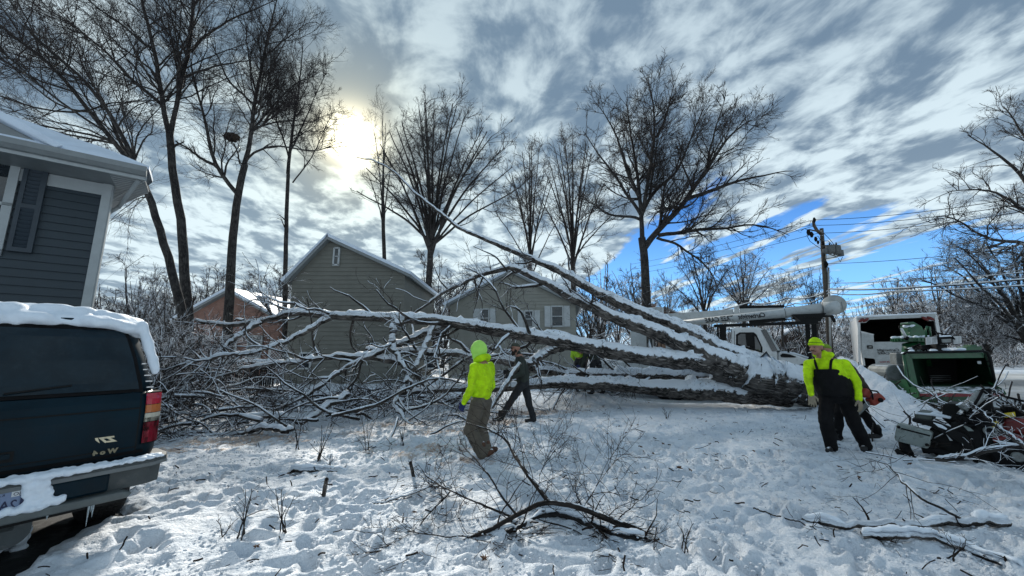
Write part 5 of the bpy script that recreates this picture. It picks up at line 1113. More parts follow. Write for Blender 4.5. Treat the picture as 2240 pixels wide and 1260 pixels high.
    panel(f,'valve_block',[(2015,755),(2040,754),(2040,764),(2016,765)],BLK,root,.3,.3,.02)
chipper()
# ------------------------------------------------------------------ stump grinder
def grinder():
    f=Fr(1960,6.3,2240,5.3,-.02); f.o.z=.02; root=empty('stump_grinder',f.o,f.rz,'black and red stump grinder parked at the right edge in front of the chipper','stump grinder')
    OLV=M_('dusty_cover',(.10,.12,.11),rough=.6,var=.2,bmp=.1); PNL=M_('scuffed_grey_panel',(.24,.28,.27),rough=.5,var=.1,dirt=((.02,.02,.02),.8),bmp=.2); REDB=M_('machine_red',(.16,.014,.014),rough=.4,var=.25,dirt=((.05,.04,.035),.7),bmp=.1); YEL=M_('yellow_sticker',(.62,.48,.02),rough=.5,var=.1,dirt=((.03,.03,.02),.9))
    p=panel(f,'guard_panel',[(1961,930),(1967,926),(2036,945),(2039,950),(2031,981),(2025,982),(1958,964),(1956,957)],PNL,root,-.12,.16,.015)
    panel(f,'panel_groove',[(1972,936),(2035,952),(2034,955),(1971,939)],BLK,p,-.125,.01)
    for x,y in ((1966,934),(2028,973)): g=MB(); q=f.q(x,y,-.13); g.tube([q,(q.x,q.y-.02,q.z)],.022,10); g.obj('bolt',BLK,p,True)
    g=MB(); g.prism(pts2(f,[(1999,904),(2010,900),(2040,904),(2041,922),(2002,922)],.1),1,.1,.5); g.obj('rear_cover',OLV,root,bevel=.04)
    # engine and deck as stepped blocks
    for nm,pts,o_,t in (('engine_block',[(2062,885),(2075,882),(2112,886),(2125,930),(2100,950),(2060,915)],.25,.5),('gearbox',[(2080,925),(2118,918),(2145,938),(2152,965),(2140,985),(2100,975),(2078,955)],.0,.5),('skirt',[(2034,935),(2085,955),(2110,1002),(2060,1004),(2030,985)],.05,.35),('belt_cover',[(1995,914),(2045,922),(2115,950),(2140,990),(2120,1000),(2105,975),(2040,935),(1994,922)],-.05,.12),('side_arm',[(2120,925),(2160,928),(2165,940),(2150,944),(2120,940)],.0,.2),('tool_tray',[(2145,905),(2192,902),(2196,925),(2150,930)],.2,.4)):
        panel(f,nm,pts,BLK,root,o_,t,.02)
    panel(f,'snow',[(2003,902),(2045,905),(2080,914),(2078,917),(2040,910),(2003,906)],SNOW,root,.08,.42,.01); panel(f,'snow',[(2090,884),(2112,884),(2113,888),(2090,888)],SNOW,root,.25,.45,.01)
    panel(f,'snow',[(2040,924),(2060,930),(2072,938),(2070,941),(2052,934)],SNOW,root,-.08,.2,.01)
    panel(f,'diamond_plate',[(2106,931),(2118,932),(2130,943),(2118,943)],PNL,root,-.055,.01); panel(f,'bracket',[(2070,950),(2076,956),(2084,964),(2078,964)],WHTG,root,-.06,.01); panel(f,'cleat',[(2094,988),(2078,1003),(2092,1003)],WHTG,root,-.06,.02)
    # frame plate under the machine and the curved ski
    sk=MB(); secs=[]
    for (x,y,h) in ((1959,983,.005),(1966,990,.03),(1978,997,.045),(1995,1003,.05),(2020,1009,.05),(2045,1015,.045),(2064,1021,.03),(2070,1021,.008)):
        q=f.q(x,y,-.12); secs.append([(q.x,q.y-.10,q.z-h),(q.x,q.y-.10,q.z+h),(q.x,q.y+.12,q.z+h),(q.x,q.y+.12,q.z-h)])
    sk.ring(secs); sk.obj('ski',BLKM,root,bevel=.01)
    rod(f,'ski_arm',[(1976,962,-.02),(1979,978,-.05),(1988,994,-.1)],.065,BLKM,root,8); rod(f,'ski_brace',[(2030,960,-.08),(2050,968,-.08),(2046,978,-.08),(2030,992,-.08)],.014,BLK,root,6)
    rod(f,'rubber_flap',[(2018,985,-.1),(2050,985,-.05),(2085,1000,-.05)],.05,BLKM,root,6)
    # lift cylinder and arm
    rod(f,'lift_cylinder',[(2108,896,-.05),(2150,861,.05)],.062,GRYM,root,14); rod(f,'piston_rod',[(2098,907,-.08),(2108,896,-.05)],.028,CHR,root,10)
    panel(f,'lift_arm',[(2138,856),(2150,850),(2168,853),(2172,888),(2180,905),(2160,900),(2135,905)],BLK,root,.12,.1,.02); rod(f,'arm_hose',[(2118,905,-.1),(2140,872,-.05),(2150,852,.0),(2165,852,.05),(2200,868,.1),(2240,878,.1)],.016,BLKM,root)
    rg_=random.Random(11)
    for k in range(10):
        x=rg_.uniform(2085,2130);y=rg_.uniform(905,925); rod(f,'hose',[(x,y,-.05),(x+rg_.uniform(10,25),y+rg_.uniform(-4,10),-.08),(x+rg_.uniform(30,60),y+rg_.uniform(0,14),-.02),(x+rg_.uniform(50,90),y+rg_.uniform(-5,10),.1)],rg_.uniform(.016,.028),BLKM,root)
    g=MB()
    for k in range(26): t=k/25; q=f.q(2085+60*t,912+12*t+2*math.sin(k*1.3),-.10); g.ell(q,(.022,.02,.03),7,5)
    g.obj('chain',BLKM,root,True)
    # cutter wheel behind the skirt
    q=f.q(2140,965,.05); g=MB(); g.tube([(q.x,.05,q.z),(q.x,.14,q.z)],[.26,.26],26)
    for k in range(14): an=2*PI*k/14; g.box((q.x+.28*math.cos(an),.095,q.z+.28*math.sin(an)),(.06,.06,.05),0,(0,-an,0))
    g.obj('cutter_wheel',BLK,root)
    # red body at the right
    panel(f,'red_hood',[(2190,922),(2260,915),(2300,935),(2300,960),(2195,945)],REDB,root,.15,.5,.04); panel(f,'red_fender',[(2168,958),(2200,950),(2300,965),(2300,985),(2176,972)],REDB,root,.0,.5,.03); panel(f,'red_side',[(2200,985),(2300,975),(2300,1015),(2215,1012)],REDB,root,.02,.4,.03)
    panel(f,'lower_frame',[(2140,996),(2200,985),(2300,1000),(2300,1040),(2240,1040),(2190,1020)],BLK,root,.05,.4,.02)
    for px,py,r,o_ in ((2230,1015,.24,-.02),(2330,1035,.26,-.02)):
        q=f.q(px,py,o_); q.z=r-.02; g=MB(); g.tube([(q.x,o_,q.z),(q.x,o_+.03,q.z),(q.x,o_+.2,q.z),(q.x,o_+.23,q.z)],[r-.04,r,r,r-.04],24); wo=g.obj('wheel',BLKM,root,True); g=MB(); g.tube([(q.x,o_-.02,q.z),(q.x,o_+.02,q.z)],[.05,.08],12); g.obj('hub',GRYM,wo)
    a=panel(f,'warning_sticker',[(2169,918),(2182,914),(2186,926),(2174,936),(2164,930)],YEL,root,-.02,.01); panel(f,'warning_sticker',[(2195,904),(2220,901),(2222,911),(2197,914)],YEL,root,.12,.01)
    for x,y in ((2170,924),(2175,922),(2178,927),(2173,930)): panel(f,'print',[(x,y),(x+3,y-.5),(x+3,y+1),(x,y+1.5)],BLK,a,-.023,.003)
    g=MB(); q=f.q(2166,943,-.05); 
    g.tube([(q.x+.055*math.cos(t),q.y,q.z+.055*math.sin(t)) for t in np.linspace(0,2*PI,17)],.014,6); g.obj('ring',GRYM,root,True)
    panel(f,'rock_of_snow',[(2152,952),(2165,948),(2170,965),(2163,988),(2144,990),(2150,970)],SNOW,root,.10,.15,.03)
    panel(f,'snow',[(2170,962),(2190,965),(2240,972),(2238,976),(2190,971)],SNOW,root,-.03,.3,.01)
    # bulk behind: levers and console
    for k in range(5): rod(f,'lever',[(2196+k*9,905,.3),(2194+k*9,880-k%2*5,.32)],.012,BLK,root,5)
    panel(f,'console',[(2185,890),(2300,880),(2300,925),(2190,925)],BLK,root,.5,.3,.03)
grinder()
# frosted branch lying over the grinder, and the brush behind it
def bough(name,label,cat,pts,r0,r1,seed,n=40,m=None,mb=None,spd=.5,grp=None,K=40,snowc=True,lvl=2,minr=.003,ang=(25,65),ln=.35,jit=.01,trop=0,mult=3.0):
    rg=np.random.default_rng(seed); q,L=resample(pts,K,jit,rg); base=Vector(q[0]); off=np.array(base); root=empty(name,base,0,label,cat,grp)
    r=np.linspace(r0,r1,K); st=tubes('stem',[((q-off)[None],r[None],10)],mb or DARKS,root,uv=True)
    if snowc: b=snowcap(q-off,r,rg,'snow',root); b.obj('snow',SNOW,root,smooth=True,fix=False)
    if n:
        a=spawn(q[None],r[None],np.array([L]),n,ln,ang,9,rg,minr=minr*1.5,rr=.5,curl=.16,trop=trop,tmin=.03); sets=[(a[0]-off,a[1],5)]; 
        b=spawn(*a,int(n*mult),spd,(25,65),6,rg,minr=minr*1.1,curl=.18,lmin=.08,trop=trop); sets.append((b[0]-off,b[1],4))
        if lvl>2: c=spawn(*b,int(n*mult*1.6),.55,(25,60),4,rg,minr=minr,curl=.18,lmin=.05,trop=trop); sets.append((c[0]-off,c[1],3))
        for P_,_,_ in sets: 
            W_=P_+off; zz=base_h(W_[...,0],W_[...,1])+.03; P_[...,2]=np.maximum(W_[...,2],zz)-off[2]
        own(tubes('twigs',sets,m or TW,root,smooth=False))
    return root
bough('frosted_branch','long frosted branch curving across the front of the stump grinder','branch',[at(2046,1004,5.3),at(2080,1006,5.2),at(2115,1003,5.1),at(2150,990,5.0),at(2190,982,4.95),at(2250,972,4.9),at(2310,968,4.9)],.022,.014,61,14,TWH,DARKS,minr=.003,lvl=2)
bough('frosted_branch','frosted forked branch leaning over the red hood of the stump grinder','branch',[at(2250,990,4.8),at(2215,960,4.9),at(2180,935,5.0),at(2150,905,5.1),at(2120,885,5.2)],.016,.006,62,16,TWH,DARKS,minr=.003,lvl=2)
bough('frosted_branch','thin frosted branch rising at the right edge above the red machine','branch',[at(2290,945,4.9),at(2240,905,5.0),at(2210,885,5.1),at(2185,872,5.2),at(2170,855,5.2)],.016,.006,63,14,TWH,DARKS,minr=.003,lvl=2)
# ------------------------------------------------------------------ parked car
def parked_car():
    rz=math.atan2(SX.y,SX.x); root=empty('parked_car',SO,rz,'dark green-black SUV seen from behind with snow along its bumper and roof','car')
    PT=bpy.data.materials.new('car_paint'); PT.use_nodes=True; g=NG(PT.node_tree); p=PT.node_tree.nodes['Principled BSDF']; tc=g.n('ShaderNodeTexCoord').outputs['Object']
    c=g.mix(g.mr(g.noise(tc,2.5,5,.6),.35,.7),(.001,.010,.017),(.0025,.017,.028)); c=g.mix(g.mr(g.noise(tc,9,6,.75),.55,.8,0,.25),c,(.012,.024,.030)); g.put(c,p.inputs['Base Color']); g.put(g.mr(g.noise(tc,5,5,.7),.35,.7,.28,.6),p.inputs['Roughness']); p.inputs['Coat Weight'].default_value=.03; p.inputs['Specular IOR Level'].default_value=.12; bump(g,p,g.noise(tc,160,3,.6),.04,.002)
    TRIMG=M_('bumper_grey',(.045,.055,.058),rough=.6,var=.12,dirt=((.10,.10,.095),.6),bmp=.15,bscale=80)
    def outline(hw,yr,yf,rc,n=7,crown=0.0):
        pts=[]
        for (cx,cy,a0) in ((hw-rc,yf-rc,0),(-hw+rc,yf-rc,90),(-hw+rc,yr+rc,180),(hw-rc,yr+rc,270)):
            for k in range(n): a=R(a0+90*k/(n-1)); pts.append((cx+rc*math.cos(a),cy+rc*math.sin(a)))
        return pts
    def loft(levels,name,m,par,sm=True):
        g=MB(); secs=[]
        for (z,hw,yr,yf,rc) in levels:
            o=outline(hw,yr,yf,rc); secs.append([(x,y+crown_(x,hw,y,yr),z) for x,y in o])
        g.ring(secs); return g.obj(name,m,par,sm)
    def crown_(x,hw,y,yr): return .05*(x/hw)**2 if y<yr+.3 else 0
    body=loft([(.40,.90,.16,4.95,.2),(.45,.96,.11,5.0,.2),(.62,.985,.09,5.02,.16),(.80,.99,.10,5.0,.14),(.98,.985,.11,4.95,.14),(1.10,.97,.13,4.85,.16),(1.16,.94,.16,4.6,.2),(1.17,.86,.30,4.4,.2)],'body',PT,root)
    cab=loft([(1.13,.93,.155,3.55,.15),(1.25,.91,.19,3.40,.15),(1.45,.87,.26,3.15,.16),(1.65,.82,.34,2.95,.18),(1.78,.77,.42,2.82,.20),(1.85,.70,.55,2.7,.22),(1.875,.55,.8,2.5,.25)],'cabin',PT,root)
    # rear glass follows the cabin's slope
    def rear_y(z,x,zs=((1.13,.155),(1.25,.19),(1.45,.26),(1.65,.34),(1.78,.42),(1.85,.55))):
        y=np.interp(z,[a for a,b in zs],[b for a,b in zs]); hw=np.interp(z,[1.13,1.45,1.65,1.85],[.93,.87,.82,.70]); return y+.05*(x/hw)**2
    def patch(name,x0f,x1f,z0,z1,m,par,nx=14,nz=8,out=.012,yf=rear_y,sm=True):
        vs=[];fs=[]
        for j in range(nz+1):
            z=z0+(z1-z0)*j/nz
            for i in range(nx+1):
                xa,xb=x0f(z),x1f(z); x=xa+(xb-xa)*i/nx; vs.append((x,float(yf(z,x))-out,z))
        for j in range(nz):
            for i in range(nx): a=j*(nx+1)+i; fs.append((a,a+1,a+nx+2,a+nx+1))
        b=len(vs); vs+=[(v[0],v[1]+.012,v[2]) for v in vs]; n1=nx+1
        rim=[i for i in range(n1)]+[j*n1+nx for j in range(1,nz+1)]+[nz*n1+i for i in range(nx-1,-1,-1)]+[j*n1 for j in range(nz-1,0,-1)]
        for k in range(len(rim)): a_,b_=rim[k],rim[(k+1)%len(rim)]; fs.append((b_,a_,a_+b,b_+b))
        g=MB(); g.add(vs,fs); return g.obj(name,m,par,False,fix=False)
    hwz=lambda z: float(np.interp(z,[1.13,1.45,1.65,1.78],[.93,.87,.82,.77]))
    gate=patch('gate_frame',lambda z:-hwz(z)+.10,lambda z:hwz(z)-.10,1.15,1.76,BLKM,root,out=.006)
    gl=patch('rear_window',lambda z:-hwz(z)+.13,lambda z:hwz(z)-.13,1.18,1.72,M_('tinted_glass',(.006,.016,.024),rough=.15,var=.2,spec=.3,dirt=((.03,.045,.055),.25)),root,out=.016)
    by=lambda z,x: float(np.interp(z,[.62,.80,.98,1.10,1.16],[.09,.10,.11,.13,.16]))+.05*(x/.98)**2
    low=patch('tailgate',lambda z:-.80,lambda z:.80,.60,1.145,PT,root,yf=by,out=.014)
    patch('gate_seam',lambda z:.80,lambda z:.812,.60,1.14,BLK,low,nx=1,yf=by,out=.010); patch('crease',lambda z:-.80,lambda z:.80,.668,.676,BLK,low,yf=by,out=.018,nz=1); patch('crease',lambda z:-.80,lambda z:.80,1.005,1.016,BLK,low,yf=by,out=.020,nz=1)
    patch('lower_molding',lambda z:-.86,lambda z:.86,.615,.64,BLKM,low,yf=by,out=.022,nz=1)
    # handle recess
    hd=patch('handle_recess',lambda z:-.22,lambda z:.10,.70,.775,BLK,low,yf=by,out=.020,nz=2); patch('handle',lambda z:-.20,lambda z:.08,.725,.760,PT,hd,yf=by,out=.036,nz=2)
    # lamp wrapping round the corner (both sides)
    LR=M_('red_lamp',(.42,.008,.03),rough=.15,var=.15,coat=.5); LW=M_('clear_lamp',(.50,.47,.38),rough=.25,var=.1,coat=.3); LA=M_('amber_lamp',(.45,.13,.03),rough=.2,var=.1,coat=.3)
    for sg in (1,-1):
        h=MB(); secs=[]
        def lamp(z0,z1,m,nm,par):
            g=MB(); ss=[]
            for z in np.linspace(z0,z1,5):
                yy=by(z,.98); hw=.99+.006; rc=.14; pts=[]
                pts.append((sg*.845,by(z,.86)-.022)); 
                for k in range(7): a=R(270+90*k/6); pts.append((sg*(hw-rc+rc*math.cos(a)),yy-.05-.012+.05+rc+rc*math.sin(a)-.012))
                pts.append((sg*hw,yy+.22)); inn=[(sg*(hw-.05),yy+.22),(sg*(hw-.06),yy+.12),(sg*.86,yy+.05)]
                ss.append([(x,y,z) for x,y in pts+inn])
            g.ring(ss); return g.obj(nm,m,par,False)
        base=lamp(.685,1.145,BLKM,'tail_light',root); base.scale=(.996,1,1)
        lamp(.695,.875,LR,'red_lens',base); lamp(.88,.955,LW,'reversing_lens',base); lamp(.96,1.03,LA,'amber_lens',base); lamp(1.035,1.135,LR,'red_lens',base)
    # bumper: top pad, face, step
    def bar(levels,name,m,par,hw=.99,sm=False,wrap=.42):
        # levels: (y offset outward, z); swept along the rear and round both corners
        path=[(-hw,wrap),(-hw,.16),(-hw+.035,.055),(-hw+.12,.0)]+[(x,-.05*(1-(x/(hw-.12))**2)*.6) for x in np.linspace(-hw+.25,hw-.25,9)]+[(hw-.12,.0),(hw-.035,.055),(hw,.16),(hw,wrap)]
        P=[Vector((x,y,0)) for x,y in path]; g=MB(); ss=[]
        for i,pnt in enumerate(P):
            t=(P[min(i+1,len(P)-1)]-P[max(i-1,0)]).normalized(); n=Vector((t.y,-t.x,0)); ss.append([(pnt.x+n.x*o,pnt.y+n.y*o,z) for o,z in levels])
        g.ring(ss); return g.obj(name,m,par,sm)
    bp=bar([(-.16,.575),(.055,.575),(.062,.560),(.062,.530),(.02,.520),(.015,.36),(-.16,.36)],'bumper',TRIMG,root,1.0)
    bar([(.0,.545),(.066,.545),(.066,.515),(.0,.505)],'bumper_edge',M_('worn_grey_edge',(.13,.145,.15),rough=.55,var=.15,bmp=.1),bp,1.0)
    fc=MB(); fc.box((.0,-.045,.445),(1.25,.06,.15)); fc.obj('bumper_recess',PT,bp,bevel=.02)
    st=MB(); st.prism([(-.80,.36),(.70,.36),(.77,.335),(.74,.30),(-.84,.30),(-.87,.335)],1,-.13,.06); st.obj('step',M_('step_grey',(.10,.115,.115),rough=.6,var=.15,bmp=.12),bp,bevel=.012)
    v=MB(); v.box((0,.05,.30),(1.5,.25,.06)); v.obj('valance',BLK,bp)
    # licence plate, mirrored like the picture
    PLT=M_('plate_blue',(.17,.23,.36),rough=.4,var=.08); NAV=M_('plate_ink',(.006,.012,.055),rough=.5,var=.05)
    pl_=MB(); pl_.box((.0,0,0),(.305,.006,.152)); po=pl_.obj('licence_plate',PLT,bp); po.location=(.005,-.088,.445)
    def txt(t,size,x,z,m,name='lettering',par=po,y=-.005,bold=.0,sx=1,mir=True,sh=0):
        me=text_mesh(t,size,mir,.0012,sh,bold); me.transform(Matrix.Rotation(PI/2,4,'X')); me.transform(Matrix.Diagonal((sx,1,1,1))); o=link(name,me,par,m); o.location=(x,y,z); return o
    txt('2A2',.082,.075,-.02,NAV,bold=.001,sx=.85); txt('K A N S A S',.022,.02,.055,NAV,sx=.9); tb=MB(); tb.box((.125,-.004,.052),(.05,.004,.036)); tb.obj('county_sticker',WHT,po); txt('JO',.034,.125,.051,NAV,y=-.007)
    ed=MB(); ed.box((.156,-.004,-.01),(.018,.02,.14)); ed.obj('plate_frame',NAV,po)
    # badges
    GLD=M_('badge_gold',(.55,.50,.36),rough=.3,metal=.6,var=.1); GLD2=M_('badge_faded',(.28,.24,.15),rough=.5,var=.3)
    o=txt('Z71',.062,.60,.765,GLD,'badge',low,.105-.014+.015-.01,.004,1.25,True,.3); o.location.y=by(.765,.60)-.016
    o=txt('W o 4',.052,.605,.668,GLD2,'sticker',low,0,.003,1.1); o.location.y=by(.668,.6)-.026
    # wheels: rear pair and front pair
    TY=M_('tyre',(.010,.010,.011),rough=.9,var=.3,bmp=.5,bscale=50)
    for (x,y) in ((.83,1.02),(-.83,1.02),(.83,4.0),(-.83,4.0)):
        g=MB(); r=.385; w=.15; g.tube([(x-w,y,r-.02),(x-w*.92,y,r-.02),(x-w*.7,y,r-.02),(x+w*.7,y,r-.02),(x+w*.92,y,r-.02),(x+w,y,r-.02)],[r*.72,r*.93,r,r,r*.93,r*.72],40); wo=g.obj('wheel',TY,root,True)
        tr=MB()
        for k in range(40):
            a=2*PI*k/40
            for j,xx in enumerate((-.075,-.025,.025,.075)): aa=a+(j%2)*PI/40; tr.box((x+xx,y+math.cos(aa)*r,r-.02+math.sin(aa)*r),(.040,.030,.014),0,(aa-PI/2,0,0))
        tr.obj('tread',TY,wo); s_=1 if x>0 else -1; g=MB(); g.tube([(x+s_*.08,y,r-.02),(x+s_*.13,y,r-.02)],[.23,.25],24); g.obj('rim',GRYM,wo)
    ax=MB(); ax.tube([(-.7,1.08,.36),(.7,1.08,.36)],.05,10); ax.ell((0,1.08,.36),(.16,.16,.16),12,8); ax.obj('axle',BLK,root); un=MB(); un.box((0,2.6,.44),(1.7,4.0,.10)); un.obj('underbody',BLK,root)
    # hitch plate, exhaust, mud
    h=MB(); h.tube([(.12+.11*math.cos(t),-.04,.235+.10*math.sin(t)*1.0) for t in np.linspace(PI,2*PI,12)]+[(.23,-.04,.30),(.01,-.04,.30)],.012,5); pol=[(.12+.12*math.cos(t),.215+.10*math.sin(t)) for t in np.linspace(PI,2*PI,14)]+[(.24,.30),(.0,.30)]; h.prism(pol,1,-.05,-.02); h.box((.12,.1,.27),(.07,.3,.07)); h.obj('hitch_plate',TRIMG,root,bevel=.004)
    ex=MB(); ex.tube([(.45,.9,.33),(.48,.25,.30),(.49,.14,.29)],.03,12); ex.obj('exhaust',GRYM,root,True)
    for x,l in ((.52,.16),(.545,.10),(.535,.06),(.30,.04),(-.1,.05)): ic=MB(); ic.tube([(x,-.10,.305),(x,-.10,.305-l)],[.008,.001],6); ic.obj('icicle',M_('ice',(.6,.68,.72),rough=.1,var=.05,trans=.5),root)
    # snow on the bumper, step and roof
    rg_=random.Random(21); s=MB()
    def lump(x,y,z,a,b,c): s.ell((x,y,z),(a,b,c),8,6,0,(rg_.uniform(-.3,.3),rg_.uniform(-.3,.3),rg_.uniform(0,3)))
    for k in range(420):
        x=rg_.uniform(-.98,.97); y=-.01+.05*(abs(x))**6+rg_.uniform(-.045,.06)-.03*(1-x*x); a=rg_.uniform(.018,.036)*(1.15 if x<.5 else .85); lump(x,y-.03,.582+rg_.uniform(0,.012),a,a,a*.7)
    for k in range(300):
        x=rg_.uniform(-.85,.26); t=1 if x<.1 else max(.2,1-(x-.1)/.2); a=rg_.uniform(.02,.036); lump(x,-.095+rg_.uniform(-.035,.03),.368+rg_.uniform(0,.03)*t,a,a,a*.7)
    for k in range(95): t=rg_.random(); x=.255-.05*t+rg_.uniform(-.07,.07)*(1-.3*t); lump(x,-.085+rg_.uniform(-.02,.01),.38+.19*t,.028,.022,.028)
    for k in range(35): lump(rg_.uniform(.16,.38),-.10,rg_.uniform(.37,.41),.03,.025,.025)
    link('bumper_snow',remesh(s,.0085,1,.006,30),root,SNOW,True)
    s=MB()
    for k in range(500):
        x=rg_.uniform(-.80,.80); y=rg_.uniform(.42,2.7); lump(x,y,1.88-.10*(abs(x)/.8)**4+rg_.uniform(0,.02)-(.08 if y<.55 else 0),.12,.12,.055)
    for k in range(160): x=rg_.uniform(-.9,.9); z=rg_.uniform(1.76,1.84); lump(x*.92,float(rear_y(z,x*.85))-.01,z,.05,.03,.03) if (x<.1 or z>1.80 or rg_.random()<.5) else None
    for k in range(60): t=rg_.random(); lump(.80+.10*(1-t),.42-.20*(1-t),1.35+.45*t,.03,.05,.05)
    link('roof_snow',remesh(s,.022,2,.012,10),root,SNOW,True)
    sp=MB(); sp.box((0,.47,1.80),(1.25,.14,.03),0,(R(-8),0,0)); sp.obj('spoiler',PT,root,bevel=.01)
    # roof rack, side windows, mirror
    for x in (-.66,.66): g=MB(); g.tube([(x,.8,1.93),(x,2.5,1.93)],.018,8); g.obj('roof_rail',BLK,root,True)
    for sg in (-1,1):
        for y0,y1 in ((.55,1.35),(1.42,2.15),(2.22,2.95)):
            g=MB(); x0=sg*.925;x1=sg*.832; q=[(x0,y0,1.20),(x0,y1,1.20),(x1,min(y1,2.7),1.62),(x1,y0+.05,1.62)]; g.add(q+[(a-sg*.02,b,c) for a,b,c in q],[(0,1,2,3),(7,6,5,4),(0,4,5,1),(1,5,6,2),(2,6,7,3),(3,7,4,0)]); g.obj('side_window',GLS,root)
        g=MB(); g.box((sg*1.08,3.0,1.22),(.18,.1,.16)); g.obj('door_mirror',PT,root,bevel=.03)
    wm=MB(); wm.tube([(0,.14,1.2),(.35,.17,1.24)],.008,6); wm.obj('wiper',BLK,root)
    # heater lines seen on the right pillar
    for k in range(5): g=MB(); z=1.19+k*.055; g.box((hwz(z)-.045,float(rear_y(z,hwz(z)-.05))+.0,z),(.05,.012,.010)); g.obj('chrome_vent',CHR,root)
parked_car()
for o_ in S.objects:
    if o_.parent is not None and o_.parent.name=='parked_car' and not o_.name.startswith(('wheel','axle')): o_.location.z+=.10
def snow_heap():
    b=gnd(2,1215,0); root=empty('snow_heap',(b.x,b.y,0),0,'upright lump of snow at the left edge in front of the parked car','snow heap'); s=MB(); r=random.Random(4)
    for k in range(90): z=r.uniform(0,.36); w=.16-.2*z; s.ell((r.uniform(-w,w)-.10,r.uniform(-w,w),z),(r.uniform(.05,.09),)*3,8,6)
    link('lump',remesh(s,.014,2,.015,14),root,SNOW,True)
snow_heap()
# ------------------------------------------------------------------ people
SKIN=M_('skin',(.33,.165,.115),rough=.55,var=.08,scale=9); HIVIS=M_('hi_vis_yellow',(.46,.74,.008),rough=.8,var=.24,scale=7,bmp=.7,bscale=16,dirt=((.25,.36,.03),.5),spec=.2); HIVISP=M_('pale_hi_vis_green',(.42,.80,.14),rough=.8,var=.08,bmp=.2)  # blotches on the hi-vis yellow paint the shade of folds into the cloth
BIB=M_('black_duck_cloth',(.006,.006,.007),rough=.85,var=.3,bmp=.3,bscale=18,spec=.2); KHK=M_('khaki_cloth',(.10,.085,.065),rough=.85,var=.15,bmp=.35,bscale=16,dirt=((.035,.03,.025),.5)); OLVC=M_('olive_jacket',(.022,.028,.022),rough=.85,var=.2,bmp=.3,bscale=16); BRNC=M_('brown_jacket',(.035,.026,.02),rough=.85,var=.2,bmp=.3,bscale=16)
GLV=M_('tan_glove',(.26,.22,.16),rough=.85,var=.12,bmp=.2); GLVB=M_('blue_glove',(.01,.02,.10),rough=.8,var=.2); BOOT=M_('brown_boot',(.085,.035,.018),rough=.7,var=.25,bmp=.2,snow=.25); BOOTK=M_('black_boot',(.010,.010,.011),rough=.7,var=.25,bmp=.2,snow=.2); HAIR=M_('dark_beard',(.022,.014,.010),rough=.95,var=.3,bmp=.6,bscale=90); CAPO=M_('olive_cap',(.05,.055,.04),rough=.85,var=.15,bmp=.2); CAPG=M_('hi_vis_cap',(.18,.30,.02),rough=.8,var=.2); DRK=M_('dark_trousers',(.010,.012,.015),rough=.85,var=.3,bmp=.3,bscale=16,dirt=((.05,.05,.05),.3))
V=Vector
def limb3(mb,P,r):
    for i in range(len(P)-1): mb.cap(P[i],r[i],P[i+1],r[i+1],12)
def torso(mb,pel,chest,neck,f,w=(.155,.165,.20,.19),d=(.115,.125,.13,.11),up=V((0,0,1))):
    s=f.cross(V((0,0,1))).normalized()
    secs=[]; ks=[(0,w[0]*.75,d[0]*.8),(.12,w[0],d[0]),(.42,w[1],d[1]),(.72,w[2],d[2]),(.92,w[3],d[3]),(1.02,.12,.085),(1.10,.065,.06)]
    for t,a,b in ks:
        c=pel.lerp(chest,t/.72) if t<=.72 else chest.lerp(neck,(t-.72)/.30)
        secs.append([tuple(c+s*(a*math.cos(2*PI*k/18))+f*(b*math.sin(2*PI*k/18))) for k in range(18)])
    mb.ring(secs)
def hand(c,dirn,palm,side,curl=.5,scale=1.0,hold=False):
    """five-fingered hand: c wrist, dirn along the hand, palm normal, side toward the thumb"""
    mb=MB(); dirn=dirn.normalized(); side=(side-dirn*side.dot(dirn)).normalized(); pn=dirn.cross(side).normalized(); 
    if pn.dot(palm)<0: pn=-pn
    k=scale; e=c+dirn*.09*k
    for j in range(4):
        off=side*(.030-.020*j)*k; mb.cap(c+off*.55,.019*k,e+off,.0165*k,8)
    for j,L in enumerate((.072,.080,.074,.058)):
        p=e+side*(.033-.022*j)*k; d=(dirn+side*(.10-.07*j)).normalized(); q=p
        for s_ in range(3):
            a=curl*(.5+.6*s_); dd=(d*math.cos(a)+pn*math.sin(a)).normalized(); q2=q+dd*L*k*(.42,.32,.26)[s_]; mb.cap(q,(.0112-.0010*s_)*k,q2,(.0104-.0012*s_)*k,8); q=q2
    p=c+dirn*.025*k+side*.028*k; q=p+(side*.8+dirn*.75+pn*.3).normalized()*.045*k; mb.cap(p,.0145*k,q,.0125*k,8); q2=q+(dirn*.95+pn*.45+side*.1).normalized()*.036*k; mb.cap(q,.0122*k,q2,.0105*k,8)
    return mb
